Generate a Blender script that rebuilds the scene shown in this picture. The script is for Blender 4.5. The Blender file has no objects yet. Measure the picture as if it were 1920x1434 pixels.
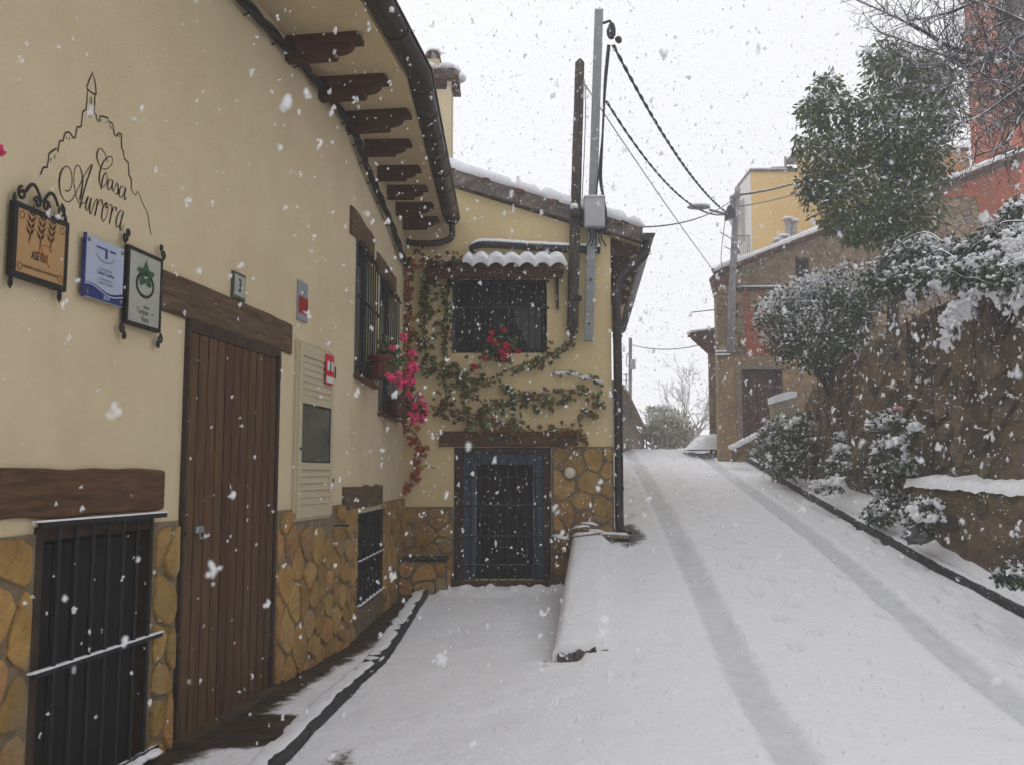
import bpy, math, random
import numpy as np
from mathutils import Matrix, Vector, noise as mnoise

random.seed(7)
RNG = np.random.default_rng(7)
scene = bpy.context.scene
COL = scene.collection

# ------------------------------------------------------------------ camera
F, CX, CY, EYE = 1750.0, 960.0, 717.0, 1.5
PITCH = math.atan(173 / 1750)
cp, sp = math.cos(PITCH), math.sin(PITCH)
cam_d = bpy.data.cameras.new('camera')
cam_d.sensor_fit = 'HORIZONTAL'
cam_d.sensor_width = 36.0
cam_d.lens = F / 1920 * 36.0
cam_d.clip_start = 0.05
cam_d.clip_end = 2000
cam_d.dof.use_dof = True
cam_d.dof.focus_distance = 9.0
cam_d.dof.aperture_fstop = 5.6
cam = bpy.data.objects.new('camera', cam_d)
cam.location = (0, 0, EYE)
cam.rotation_euler = (math.radians(90) + PITCH, 0, 0)
COL.objects.link(cam)
scene.camera = cam

# ------------------------------------------------------------------ sky, sun, exposure
SUN_EL, SUN_AZ = math.radians(52), math.radians(335)     # azimuth clockwise from +Y
world = bpy.data.worlds.new('World')
scene.world = world
world.use_nodes = True
wn, wl = world.node_tree.nodes, world.node_tree.links
bg = wn['Background']
sky = wn.new('ShaderNodeTexSky')
sky.sky_type = 'NISHITA'
sky.sun_disc = False
sky.sun_elevation = SUN_EL
sky.sun_rotation = SUN_AZ
grey = wn.new('ShaderNodeHueSaturation'); grey.inputs['Saturation'].default_value = 0.12
wl.new(sky.outputs[0], grey.inputs['Color'])
cloud = wn.new('ShaderNodeMixRGB'); cloud.inputs[0].default_value = 0.94      # thick even cloud in front of the blue sky
cloud.inputs[2].default_value = (9.3, 9.35, 9.65, 1)
wl.new(grey.outputs[0], cloud.inputs[1])
wl.new(cloud.outputs[0], bg.inputs['Color'])
bg.inputs['Strength'].default_value = 0.1
sun_d = bpy.data.lights.new('sun', 'SUN')
sun_d.energy = 0.5
sun_d.angle = math.radians(40)
sun_d.color = (1, 0.98, 0.95)
sun = bpy.data.objects.new('sun', sun_d)
sd = Vector((math.sin(SUN_AZ) * math.cos(SUN_EL), math.cos(SUN_AZ) * math.cos(SUN_EL), math.sin(SUN_EL)))
sun.rotation_euler = sd.to_track_quat('Z', 'Y').to_euler()
COL.objects.link(sun)
vs = scene.view_settings
vs.view_transform = 'Standard'
vs.look = 'None'
vs.exposure = 0.17
vs.gamma = 1.0
vs.use_curve_mapping = False
scene.render.engine = 'CYCLES'
scene.cycles.use_denoising = True
scene.cycles.max_bounces = 5
scene.cycles.diffuse_bounces = 3
scene.cycles.glossy_bounces = 2
scene.cycles.transmission_bounces = 3
scene.cycles.volume_bounces = 1
scene.cycles.transparent_max_bounces = 12
scene.cycles.use_adaptive_sampling = True
scene.cycles.adaptive_threshold = 0.035
scene.cycles.adaptive_min_samples = 16

# ------------------------------------------------------------------ photo measurements -> metres
EV = np.array([0, 0, EYE])
def ray(x, y):
    u = (x - CX) / F; v = (CY - y) / F
    return np.array([u, cp - v * sp, sp + v * cp])
def onz(x, y, z):
    r = ray(x, y); return EV + r * ((z - EYE) / r[2])
def onY(x, y, Y):
    r = ray(x, y); return EV + r * (Y / r[1])
def onX(x, y, X):
    r = ray(x, y); return EV + r * (X / r[0])

class Frame:                     # local x along a wall, local y into it, z up
    def __init__(self, o, d):
        self.o = np.array([o[0], o[1], 0.0])
        d = np.array([d[0], d[1], 0.0]); self.x = d / np.linalg.norm(d)
        self.y = np.array([-self.x[1], self.x[0], 0])
        self.M = Matrix(((self.x[0], self.y[0], 0, self.o[0]), (self.x[1], self.y[1], 0, self.o[1]), (0, 0, 1, 0), (0, 0, 0, 1)))
    def px(self, x, y, out=0.0):
        r = ray(x, y); p0 = self.o - self.y * out
        p = EV + r * (np.dot(p0 - EV, self.y) / np.dot(r, self.y)) - self.o
        return float(np.dot(p, self.x)), float(p[2])
    def loc(self, w):
        p = np.array(w, float) - self.o
        return float(np.dot(p, self.x)), float(np.dot(p, self.y)), float(p[2])
    def w(self, s, y, z):
        p = self.o + self.x * s + self.y * y; return np.array([p[0], p[1], z])
WORLD = Frame((0, 0), (1, 0))

# ------------------------------------------------------------------ materials
MATS = {}
SNOW = (0.82, 0.825, 0.85)
def mat(name, col, col2=None, scale=8.0, rough=0.75, bump=0.0, bscale=40.0, snow=None, objvar=0.0, metal=0.0, stretch=None, col3=None, scale3=1.5, amt3=0.5, spec=0.3, bdist=0.02):
    if name in MATS: return MATS[name]
    m = bpy.data.materials.new(name); m.use_nodes = True
    n, l = m.node_tree.nodes, m.node_tree.links
    b = n['Principled BSDF']
    b.inputs['Roughness'].default_value = rough
    b.inputs['Metallic'].default_value = metal
    b.inputs['Specular IOR Level'].default_value = spec
    tc = n.new('ShaderNodeTexCoord')
    src = tc.outputs['Object']
    if stretch:
        mp = n.new('ShaderNodeMapping'); mp.inputs['Scale'].default_value = stretch
        l.new(src, mp.inputs['Vector']); src = mp.outputs[0]
    def noise(sc, det=4):
        t = n.new('ShaderNodeTexNoise'); t.inputs['Scale'].default_value = sc; t.inputs['Detail'].default_value = det
        l.new(src, t.inputs['Vector']); return t
    c_out = None
    if col2:
        t = noise(scale, 5)
        r = n.new('ShaderNodeValToRGB'); r.color_ramp.elements[0].position = 0.35; r.color_ramp.elements[1].position = 0.65
        r.color_ramp.elements[0].color = (*col, 1); r.color_ramp.elements[1].color = (*col2, 1)
        l.new(t.outputs['Fac'], r.inputs[0]); c_out = r.outputs[0]
    else:
        rgb = n.new('ShaderNodeRGB'); rgb.outputs[0].default_value = (*col, 1); c_out = rgb.outputs[0]
    if col3:
        t = noise(scale3, 6)
        r = n.new('ShaderNodeValToRGB'); r.color_ramp.elements[0].position = 0.5; r.color_ramp.elements[1].position = 0.7
        l.new(t.outputs['Fac'], r.inputs[0])
        mu = n.new('ShaderNodeMath'); mu.operation = 'MULTIPLY'; mu.inputs[1].default_value = amt3
        l.new(r.outputs[0], mu.inputs[0])
        mx = n.new('ShaderNodeMixRGB'); mx.inputs[2].default_value = (*col3, 1)
        l.new(mu.outputs[0], mx.inputs[0]); l.new(c_out, mx.inputs[1]); c_out = mx.outputs[0]
    if objvar:
        oi = n.new('ShaderNodeObjectInfo')
        mr = n.new('ShaderNodeMapRange'); mr.inputs[3].default_value = 1 - objvar; mr.inputs[4].default_value = 1 + objvar
        l.new(oi.outputs['Random'], mr.inputs[0])
        hs = n.new('ShaderNodeHueSaturation'); l.new(c_out, hs.inputs['Color']); l.new(mr.outputs[0], hs.inputs['Value'])
        mr2 = n.new('ShaderNodeMapRange'); mr2.inputs[3].default_value = 0.49; mr2.inputs[4].default_value = 0.512
        ml = n.new('ShaderNodeMath'); ml.operation = 'MULTIPLY'; ml.inputs[1].default_value = 7.31
        fr = n.new('ShaderNodeMath'); fr.operation = 'FRACT'
        l.new(oi.outputs['Random'], ml.inputs[0]); l.new(ml.outputs[0], fr.inputs[0]); l.new(fr.outputs[0], mr2.inputs[0])
        l.new(mr2.outputs[0], hs.inputs['Hue'])
        c_out = hs.outputs[0]
    if snow is not None:        # lying snow on the faces that look up
        g = n.new('ShaderNodeNewGeometry'); sx = n.new('ShaderNodeSeparateXYZ'); l.new(g.outputs['Normal'], sx.inputs[0])
        t = n.new('ShaderNodeTexNoise'); t.inputs['Scale'].default_value = 14; t.inputs['Detail'].default_value = 4
        l.new(g.outputs['Position'], t.inputs['Vector'])
        ad = n.new('ShaderNodeMath'); ad.operation = 'MULTIPLY_ADD'; ad.inputs[1].default_value = 1.6; ad.inputs[2].default_value = -0.8
        l.new(t.outputs['Fac'], ad.inputs[0])
        a2 = n.new('ShaderNodeMath'); a2.operation = 'ADD'; l.new(ad.outputs[0], a2.inputs[0]); l.new(sx.outputs['Z'], a2.inputs[1])
        mr = n.new('ShaderNodeMapRange'); mr.interpolation_type = 'SMOOTHSTEP'
        mr.inputs[1].default_value = snow - 0.15; mr.inputs[2].default_value = snow + 0.15
        l.new(a2.outputs[0], mr.inputs[0])
        mx = n.new('ShaderNodeMixRGB'); mx.inputs[2].default_value = (*SNOW, 1)
        l.new(mr.outputs[0], mx.inputs[0]); l.new(c_out, mx.inputs[1]); c_out = mx.outputs[0]
    l.new(c_out, b.inputs['Base Color'])
    if bump:
        t = noise(bscale, 6)
        bp = n.new('ShaderNodeBump'); bp.inputs['Strength'].default_value = bump; bp.inputs['Distance'].default_value = bdist
        l.new(t.outputs['Fac'], bp.inputs['Height']); l.new(bp.outputs[0], b.inputs['Normal'])
    MATS[name] = m
    return m

def ground_mat(name, bare, bare2, slush=(0.58, 0.59, 0.615)):
    """snow over paving; vertex attributes: 'bare' = how much paving shows, 'pack' = driven-over snow"""
    m = bpy.data.materials.new(name); m.use_nodes = True
    n, l = m.node_tree.nodes, m.node_tree.links; b = n['Principled BSDF']
    g = n.new('ShaderNodeNewGeometry')
    def tex(sc, det=5):
        t = n.new('ShaderNodeTexNoise'); t.inputs['Scale'].default_value = sc; t.inputs['Detail'].default_value = det
        l.new(g.outputs['Position'], t.inputs['Vector']); return t
    at = n.new('ShaderNodeAttribute'); at.attribute_name = 'bare'
    pk = n.new('ShaderNodeAttribute'); pk.attribute_name = 'pack'
    s1 = n.new('ShaderNodeMixRGB'); s1.inputs[1].default_value = (*SNOW, 1); s1.inputs[2].default_value = (*slush, 1)
    l.new(pk.outputs['Fac'], s1.inputs[0])
    t = tex(17, 8)
    ad = n.new('ShaderNodeMath'); ad.operation = 'MULTIPLY_ADD'; ad.inputs[1].default_value = 0.75; ad.inputs[2].default_value = -0.375
    l.new(t.outputs['Fac'], ad.inputs[0])
    a2 = n.new('ShaderNodeMath'); a2.operation = 'ADD'; l.new(ad.outputs[0], a2.inputs[0]); l.new(at.outputs['Fac'], a2.inputs[1])
    mr = n.new('ShaderNodeMapRange'); mr.interpolation_type = 'SMOOTHSTEP'; mr.inputs[1].default_value = 0.3; mr.inputs[2].default_value = 0.75
    l.new(a2.outputs[0], mr.inputs[0])
    t2 = tex(9)
    r = n.new('ShaderNodeValToRGB'); r.color_ramp.elements[0].position = 0.35; r.color_ramp.elements[1].position = 0.7
    r.color_ramp.elements[0].color = (*bare, 1); r.color_ramp.elements[1].color = (*bare2, 1); l.new(t2.outputs['Fac'], r.inputs[0])
    mx = n.new('ShaderNodeMixRGB'); l.new(mr.outputs[0], mx.inputs[0]); l.new(s1.outputs[0], mx.inputs[1]); l.new(r.outputs[0], mx.inputs[2])
    l.new(mx.outputs[0], b.inputs['Base Color'])
    rr = n.new('ShaderNodeMapRange'); rr.inputs[3].default_value = 0.75; rr.inputs[4].default_value = 0.45; l.new(mr.outputs[0], rr.inputs[0])
    l.new(rr.outputs[0], b.inputs['Roughness'])
    b.inputs['Specular IOR Level'].default_value = 0.25
    t3 = tex(30, 8); t4 = tex(3.2, 4)
    mm = n.new('ShaderNodeMath'); mm.operation = 'MULTIPLY_ADD'; mm.inputs[1].default_value = 3.0
    l.new(t4.outputs['Fac'], mm.inputs[0]); l.new(t3.outputs['Fac'], mm.inputs[2])
    bp = n.new('ShaderNodeBump'); bp.inputs['Strength'].default_value = 0.7; bp.inputs['Distance'].default_value = 0.016
    l.new(mm.outputs[0], bp.inputs['Height']); l.new(bp.outputs[0], b.inputs['Normal'])
    return m

M_SNOW = mat('snow', SNOW, (0.79, 0.795, 0.825), 6, 0.75, 0.4, 35, spec=0.2)
M_PLASTER = mat('cream_plaster', (0.60, 0.495, 0.325), (0.56, 0.457, 0.295), 3.0, 0.9, 0.5, 120, col3=(0.47, 0.37, 0.22), scale3=0.9, amt3=0.45, spec=0.15, bdist=0.008)
M_PLASTER_Y = mat('yellow_plaster', (0.65, 0.52, 0.285), (0.61, 0.48, 0.26), 3.0, 0.9, 0.3, 110, col3=(0.56, 0.44, 0.25), scale3=1.1, amt3=0.4, spec=0.15, bdist=0.008)
M_SOFFIT = mat('cream_soffit', (0.58, 0.46, 0.27), (0.54, 0.42, 0.25), 4, 0.9, 0.2, 80, spec=0.15)
M_CORBEL = mat('dark_stained_wood', (0.075, 0.030, 0.014), (0.05, 0.020, 0.010), 5, 0.75, 0.3, 20, stretch=(6, 1, 6))
M_BEAM = mat('aged_beam', (0.135, 0.086, 0.046), (0.072, 0.045, 0.025), 4, 0.85, 0.6, 12, stretch=(1, 8, 8), col3=(0.035, 0.018, 0.010), scale3=2.5, amt3=0.6)
M_BEAM_RED = mat('reddish_beam', (0.125, 0.062, 0.028), (0.062, 0.031, 0.015), 4, 0.8, 0.6, 12, stretch=(1, 8, 8), col3=(0.03, 0.015, 0.009), scale3=2.5, amt3=0.6)
M_PLANK = mat('door_plank', (0.105, 0.054, 0.023), (0.062, 0.031, 0.0135), 5, 0.7, 0.4, 14, objvar=0.16, stretch=(9, 9, 0.7))
M_IRON = mat('black_iron', (0.007, 0.0065, 0.007), None, rough=0.55, bump=0.2, bscale=60, spec=0.4)
M_IRON_SNOW = mat('black_iron_snowy', (0.007, 0.0065, 0.007), None, rough=0.55, snow=0.95, spec=0.4)
M_RUST = mat('rusty_frame', (0.055, 0.032, 0.02), (0.03, 0.02, 0.015), 12, 0.8, 0.3, 40)
M_DARK = mat('dark_interior', (0.005, 0.005, 0.006), None, rough=0.8)
M_STONE = mat('ochre_stone', (0.385, 0.23, 0.075), (0.27, 0.15, 0.048), 6, 0.95, 1.0, 26, objvar=0.22, col3=(0.27, 0.20, 0.115), scale3=4, amt3=0.7, bdist=.03)
M_MORTAR = mat('grey_mortar', (0.215, 0.165, 0.10), (0.15, 0.115, 0.07), 8, 0.95, 0.7, 45)
M_GUTTER = mat('brown_gutter', (0.020, 0.014, 0.012), (0.014, 0.010, 0.009), 6, 0.38, spec=0.5, snow=1.25)
M_PIPE = mat('dark_brown_pipe', (0.022, 0.015, 0.012), None, rough=0.45, spec=0.4, snow=1.2)
M_BLUE = mat('blue_frame', (0.040, 0.066, 0.108), (0.032, 0.055, 0.09), 6, 0.6)
M_GLASS = mat('dark_glass', (0.012, 0.015, 0.016), None, rough=0.1, spec=0.5)
M_GLASS_D = mat('shaded_glass', (0.004, 0.004, 0.0045), None, rough=0.35, spec=0.15)  # blacker copy of the glass, with the shade under the hood in its colour
M_FRAME_D = mat('shaded_window_frame', (0.010, 0.008, 0.007), None, rough=0.7)  # annex window frame blackened to carry the shade under the hood
M_CABINET = mat('cream_cabinet', (0.47, 0.40, 0.265), (0.44, 0.375, 0.245), 3, 0.55)
M_TILE = mat('clay_tile', (0.17, 0.075, 0.045), (0.09, 0.045, 0.03), 7, 0.9, 0.5, 30, objvar=0.25, col3=(0.06, 0.05, 0.04), scale3=6)
M_VERGE = mat('verge_mortar', (0.16, 0.135, 0.115), (0.09, 0.075, 0.065), 7, 0.95, 0.8, 22, col3=(0.30, 0.27, 0.25), scale3=8, amt3=0.5)
M_GALV = mat('galvanised_steel', (0.25, 0.265, 0.265), (0.20, 0.215, 0.215), 6, 0.6, snow=1.1)
M_WOODPOLE = mat('weathered_pole', (0.085, 0.066, 0.055), (0.045, 0.034, 0.028), 5, 0.9, 0.6, 14, stretch=(8, 8, 0.8), snow=1.0)
M_BOX = mat('grey_box', (0.42, 0.42, 0.44), (0.38, 0.38, 0.40), 9, 0.7, 0.3, 60, snow=0.9)
M_CABLE = mat('black_cable', (0.016, 0.016, 0.018), None, rough=0.6, snow=1.15)
M_CABLE_S = mat('snowy_cable', (0.03, 0.03, 0.034), None, rough=0.6, snow=0.75)
M_BARK = mat('bark', (0.060, 0.046, 0.040), (0.038, 0.030, 0.027), 14, 0.95, 0.5, 30, snow=0.42)
M_FARBARK = mat('hazed_far_bark', (0.42, 0.39, 0.37), (0.34, 0.315, 0.30), 14, 0.95, snow=0.8)  # bark lightened so that the colour carries the distance haze
M_KERB = mat('dark_kerb', (0.040, 0.040, 0.040), (0.024, 0.024, 0.025), 9, 0.7, 0.5, 40, objvar=0.2)
M_CONC = mat('rough_concrete', (0.13, 0.11, 0.085), (0.07, 0.06, 0.045), 10, 0.9, 0.9, 25, snow=1.05)
def leafmat(name, a, b2): return mat(name, a, b2, 2.5, 0.6, spec=0.35)
M_LEAF = leafmat('leaf_dark', (0.045, 0.070, 0.018), (0.064, 0.094, 0.026))
M_LEAF2 = leafmat('leaf_olive', (0.095, 0.125, 0.028), (0.115, 0.14, 0.038))
M_LEAF_GREY = leafmat('leaf_grey_green', (0.040, 0.056, 0.030), (0.06, 0.078, 0.045))
M_LEAF_FAR = leafmat('hazed_far_leaf', (0.40, 0.42, 0.31), (0.45, 0.46, 0.37))  # frosted leaves, paled further to put distance haze into the colour
M_IVY = mat('ivy_leaf', (0.058, 0.082, 0.013), (0.085, 0.076, 0.017), 1.2, 0.6, objvar=0.45, spec=0.3)
M_IVY_R = mat('ivy_leaf_red', (0.26, 0.05, 0.014), (0.30, 0.085, 0.02), 1.2, 0.6, objvar=0.35, spec=0.3)
M_IVY_B = mat('ivy_leaf_brown', (0.17, 0.072, 0.018), (0.11, 0.055, 0.016), 1.2, 0.7, objvar=0.4, spec=0.2)
M_STEM = mat('vine_stem', (0.10, 0.065, 0.04), (0.07, 0.045, 0.03), 10, 0.9)
M_PINK = mat('pink_petal', (0.72, 0.055, 0.17), (0.58, 0.030, 0.12), 6, 0.6)
M_RED = mat('red_petal', (0.52, 0.012, 0.045), (0.40, 0.010, 0.035), 6, 0.6)
M_POT = mat('maroon_pot', (0.14, 0.022, 0.018), None, rough=0.5)
M_POT2 = mat('brown_pot', (0.10, 0.032, 0.017), None, rough=0.6)
M_INK = mat('wall_paint_ink', (0.022, 0.016, 0.013), None, rough=0.9)

# ------------------------------------------------------------------ mesh helpers
LOC = {}
class MB:
    def __init__(self): self.v = []; self.f = []; self.m = []
    def add(self, vs, fs, mi=0):
        o = len(self.v); self.v += [tuple(map(float, p)) for p in vs]
        self.f += [tuple(i + o for i in f) for f in fs]; self.m += [mi] * len(fs)
        return self
    def box(self, x0, x1, y0, y1, z0, z1, mi=0, bev=0.0):
        if bev <= 0:
            vs = [(x, y, z) for z in (z0, z1) for y in (y0, y1) for x in (x0, x1)]
            return self.add(vs, [(0, 2, 3, 1), (4, 5, 7, 6), (0, 1, 5, 4), (2, 6, 7, 3), (0, 4, 6, 2), (1, 3, 7, 5)], mi)
        b = bev                                       # box with chamfered front edges (front is -y)
        vs = [(x0, y1, z0), (x1, y1, z0), (x1, y1, z1), (x0, y1, z1), (x0, y0 + b, z0), (x1, y0 + b, z0), (x1, y0 + b, z1), (x0, y0 + b, z1),
              (x0 + b, y0, z0 + b), (x1 - b, y0, z0 + b), (x1 - b, y0, z1 - b), (x0 + b, y0, z1 - b)]
        fs = [(3, 2, 1, 0), (0, 1, 5, 4), (1, 2, 6, 5), (2, 3, 7, 6), (3, 0, 4, 7), (4, 5, 9, 8), (5, 6, 10, 9), (6, 7, 11, 10), (7, 4, 8, 11), (8, 9, 10, 11)]
        return self.add(vs, fs, mi)
    def tube(self, pts, r, n=8, mi=0, cap=True):
        pts = [np.array(p, float) for p in pts]; k = len(pts)
        rs = r if hasattr(r, '__len__') else [r] * k
        t0 = pts[1] - pts[0]; up = np.array([0, 0, 1.0]) if abs(t0[2]) < 0.9 * np.linalg.norm(t0) else np.array([1.0, 0, 0])
        u = np.cross(t0, up); u /= np.linalg.norm(u)
        vs = []
        for i in range(k):
            t = pts[min(i + 1, k - 1)] - pts[max(i - 1, 0)]
            t = t / (np.linalg.norm(t) + 1e-9)
            u = u - t * np.dot(u, t); u /= (np.linalg.norm(u) + 1e-9); w = np.cross(t, u)
            for j in range(n):
                a = 2 * math.pi * j / n; vs.append(pts[i] + rs[i] * (u * math.cos(a) + w * math.sin(a)))
        fs = [(i * n + j, i * n + (j + 1) % n, (i + 1) * n + (j + 1) % n, (i + 1) * n + j) for i in range(k - 1) for j in range(n)]
        if cap: fs += [tuple(range(n))[::-1], tuple(range((k - 1) * n, k * n))]
        return self.add(vs, fs, mi)
    def prism(self, poly, a0, a1, axis='y', mi=0):
        """poly of (p,q); extruded along axis; y: (x,z), x: (y,z), z: (x,y)"""
        n = len(poly)
        mk = {'y': lambda p, q, a: (p, a, q), 'x': lambda p, q, a: (a, p, q), 'z': lambda p, q, a: (p, q, a)}[axis]
        vs = [mk(p, q, a0) for p, q in poly] + [mk(p, q, a1) for p, q in poly]
        fs = [tuple(range(n)), tuple(range(2 * n - 1, n - 1, -1))] + [(i, i + n, (i + 1) % n + n, (i + 1) % n) for i in range(n)]
        return self.add(vs, fs, mi)
    def disc(self, c, nrm, r, h, n=16, mi=0):
        c = np.array(c, float); nrm = np.array(nrm, float); nrm /= np.linalg.norm(nrm)
        return self.tube([c, c + nrm * h], r, n, mi)
    def build(self, name, mats, parent=None, frame=None, smooth=False, loc=None):
        if not isinstance(mats, (list, tuple)): mats = [mats]
        off = LOC.get(parent.name, (0, 0, 0)) if parent else (loc or (0, 0, 0))
        me = bpy.data.meshes.new(name)
        me.from_pydata([(x - off[0], y - off[1], z - off[2]) for x, y, z in self.v], [], self.f)
        for m in mats: me.materials.append(m)
        if len(mats) > 1: me.polygons.foreach_set('material_index', self.m)
        if smooth: me.polygons.foreach_set('use_smooth', [True] * len(me.polygons))
        me.update()
        o = bpy.data.objects.new(name, me); COL.objects.link(o)
        if parent: o.parent = parent
        else: o.matrix_world = (frame or WORLD).M @ Matrix.Translation(off)
        LOC[o.name] = off
        if parent and (name == 'snow' or name.endswith('_snow')) and len(self.v) > 30: o['kind'] = 'stuff'
        return o

def pads(o, vox, it=4):        # merge snow lumps into joined pads
    m = o.modifiers.new('pads', 'REMESH'); m.mode = 'VOXEL'; m.voxel_size = vox; m.use_smooth_shade = True
    m2 = o.modifiers.new('soft', 'SMOOTH'); m2.factor = .5; m2.iterations = it
    return o

def tag(o, label=None, cat=None, group=None, kind=None):
    if label: o['label'] = label
    if cat: o['category'] = cat
    if group: o['group'] = group
    if kind: o['kind'] = kind
    return o
def thing(name, label, cat, frame=None, loc=(0, 0, 0), group=None):
    o = bpy.data.objects.new(name, None); o.empty_display_size = 0.2; COL.objects.link(o)
    o.matrix_world = (frame or WORLD).M @ Matrix.Translation(loc)
    LOC[o.name] = tuple(loc)
    return tag(o, label, cat, group)

def catmull(pts, k=6):
    P = [np.array(p, float) for p in pts]; P = [2 * P[0] - P[1]] + P + [2 * P[-1] - P[-2]]; out = []
    for i in range(1, len(P) - 2):
        for j in range(k):
            t = j / k
            out.append(0.5 * (2 * P[i] + (P[i + 1] - P[i - 1]) * t + (2 * P[i - 1] - 5 * P[i] + 4 * P[i + 1] - P[i + 2]) * t * t + (3 * P[i] - P[i - 1] - 3 * P[i + 1] + P[i + 2]) * t ** 3))
    out.append(P[-2]); return out
def sag(a, b, d, n=16):
    a = np.array(a, float); b = np.array(b, float); out = []
    for i in range(n + 1):
        t = i / n; p = a + (b - a) * t; p[2] -= d * 4 * t * (1 - t); out.append(p)
    return out
def sstep(a, b, x):
    t = np.clip((x - a) / (b - a), 0, 1); return t * t * (3 - 2 * t)

# unit icosphere for snow lumps
def ico(sub):
    t = (1 + 5 ** .5) / 2
    v = [np.array(p, float) / math.hypot(1, t) for p in [(-1, t, 0), (1, t, 0), (-1, -t, 0), (1, -t, 0), (0, -1, t), (0, 1, t), (0, -1, -t), (0, 1, -t), (t, 0, -1), (t, 0, 1), (-t, 0, -1), (-t, 0, 1)]]
    f = [(0, 11, 5), (0, 5, 1), (0, 1, 7), (0, 7, 10), (0, 10, 11), (1, 5, 9), (5, 11, 4), (11, 10, 2), (10, 7, 6), (7, 1, 8), (3, 9, 4), (3, 4, 2), (3, 2, 6), (3, 6, 8), (3, 8, 9), (4, 9, 5), (2, 4, 11), (6, 2, 10), (8, 6, 7), (9, 8, 1)]
    for _ in range(sub):
        mid = {}; nf = []
        def md(a, b):
            k = (min(a, b), max(a, b))
            if k not in mid: p = v[a] + v[b]; v.append(p / np.linalg.norm(p)); mid[k] = len(v) - 1
            return mid[k]
        for a, b, c in f:
            ab, bc, ca = md(a, b), md(b, c), md(c, a); nf += [(a, ab, ca), (b, bc, ab), (c, ca, bc), (ab, bc, ca)]
        f = nf
    return np.array(v), f
ICO0, ICO0F = ico(0); ICO1, ICO1F = ico(1); ICO2, ICO2F = ico(2)
def blob(mb, c, r, mi=0, rough=0.25, hi=False):
    V, Fc = (ICO2, ICO2F) if hi else (ICO1, ICO1F)
    r = np.array(r if hasattr(r, '__len__') else (r, r, r), float); c = np.array(c, float); s = random.random() * 50
    out = []
    for p in V:
        k = 1 + rough * mnoise.noise(Vector(p * 1.6 + s)) + 0.5 * rough * mnoise.noise(Vector(p * 4 + s)); out.append(c + p * r * k)
    mb.add(out, Fc, mi)

# ------------------------------------------------------------------ rubble stonework
def clip(poly, a, b, c):          # keep a*x+b*y<=c
    out = []
    for i in range(len(poly)):
        p, q = poly[i], poly[(i + 1) % len(poly)]
        dp, dq = a * p[0] + b * p[1] - c, a * q[0] + b * q[1] - c
        if dp <= 0: out.append(p)
        if dp * dq < 0: t = dp / (dp - dq); out.append((p[0] + t * (q[0] - p[0]), p[1] + t * (q[1] - p[1])))
    return out
def stone_cells(x0, x1, z0, z1, size, seed, gap=0.012, aspect=1.0, jitter=0.42, bricky=False):
    rnd = random.Random(seed)
    pts = []; tries = 0; rad = []
    while tries < 2600:
        tries += 1; q = (rnd.uniform(x0, x1), rnd.uniform(z0, z1)); r = size * (rnd.choice((.8, 1.05, 1.4, 1.65)) if tries < 300 else rnd.choice((.62, .8, .95)) if tries < 1500 else .58)
        if bricky: q = (q[0], z0 + (math.floor((q[1] - z0) / size) + .5 + rnd.uniform(-.12, .12)) * size)
        if all(((q[0] - p[0]) / aspect) ** 2 + (q[1] - p[1]) ** 2 > ((r + r2) / 2) ** 2 for p, r2 in zip(pts, rad)): pts.append(q); rad.append(r)
    cells = []
    for i, p in enumerate(pts):
        poly = [(x0 + gap, z0 + gap), (x1 - gap, z0 + gap), (x1 - gap, z1 - gap), (x0 + gap, z1 - gap)]
        for j, q in enumerate(pts):
            if i == j: continue
            dx, dz = q[0] - p[0], q[1] - p[1]; d = math.hypot(dx, dz)
            if d > size * 4 * max(aspect, 1) or d < 1e-6: continue
            dx /= d; dz /= d
            poly = clip(poly, dx, dz, dx * p[0] + dz * p[1] + d / 2 - gap)
            if len(poly) < 3: break
        if len(poly) < 3: continue
        A = 0.5 * abs(sum(poly[k][0] * poly[(k + 1) % len(poly)][1] - poly[(k + 1) % len(poly)][0] * poly[k][1] for k in range(len(poly))))
        if A < 0.12 * size * size * aspect: continue
        rp = []                                     # rounded corners
        for k in range(len(poly)):
            a, b = poly[k], poly[(k + 1) % len(poly)]
            for t in (0.22, 0.78): rp.append((a[0] + (b[0] - a[0]) * t + rnd.uniform(-.06, .06) * size, a[1] + (b[1] - a[1]) * t + rnd.uniform(-.06, .06) * size) if False else (a[0] + (b[0] - a[0]) * t, a[1] + (b[1] - a[1]) * t))
        cells.append(rp)
    return cells
def stone_mesh(poly, y_back, depth, rnd):
    n = len(poly); cx = sum(p[0] for p in poly) / n; cz = sum(p[1] for p in poly) / n
    tx, tz = rnd.uniform(-.03, .03), rnd.uniform(-.03, .03)
    mb = MB(); vs = []
    jit = [rnd.uniform(.90, 1.05) for _ in range(n)]
    poly = [(cx + (p[0] - cx) * j, cz + (p[1] - cz) * j) for p, j in zip(poly, jit)]
    for p in poly: vs.append((p[0], y_back, p[1]))
    for p in poly: vs.append((p[0], y_back - depth * .55, p[1]))
    for p in poly:
        q = (cx + (p[0] - cx) * .93, cz + (p[1] - cz) * .93)
        vs.append((q[0], y_back - depth + tx * (q[0] - cx) + tz * (q[1] - cz) + rnd.uniform(-.003, .003), q[1]))
    vs.append((cx, y_back - depth * 1.02, cz))
    fs = [(i, (i + 1) % n, n + (i + 1) % n, n + i) for i in range(n)] + [(n + i, n + (i + 1) % n, 2 * n + (i + 1) % n, 2 * n + i) for i in range(n)]
    fs += [(2 * n + i, 2 * n + (i + 1) % n, 3 * n) for i in range(n)]
    return mb.add(vs, fs)
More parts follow.
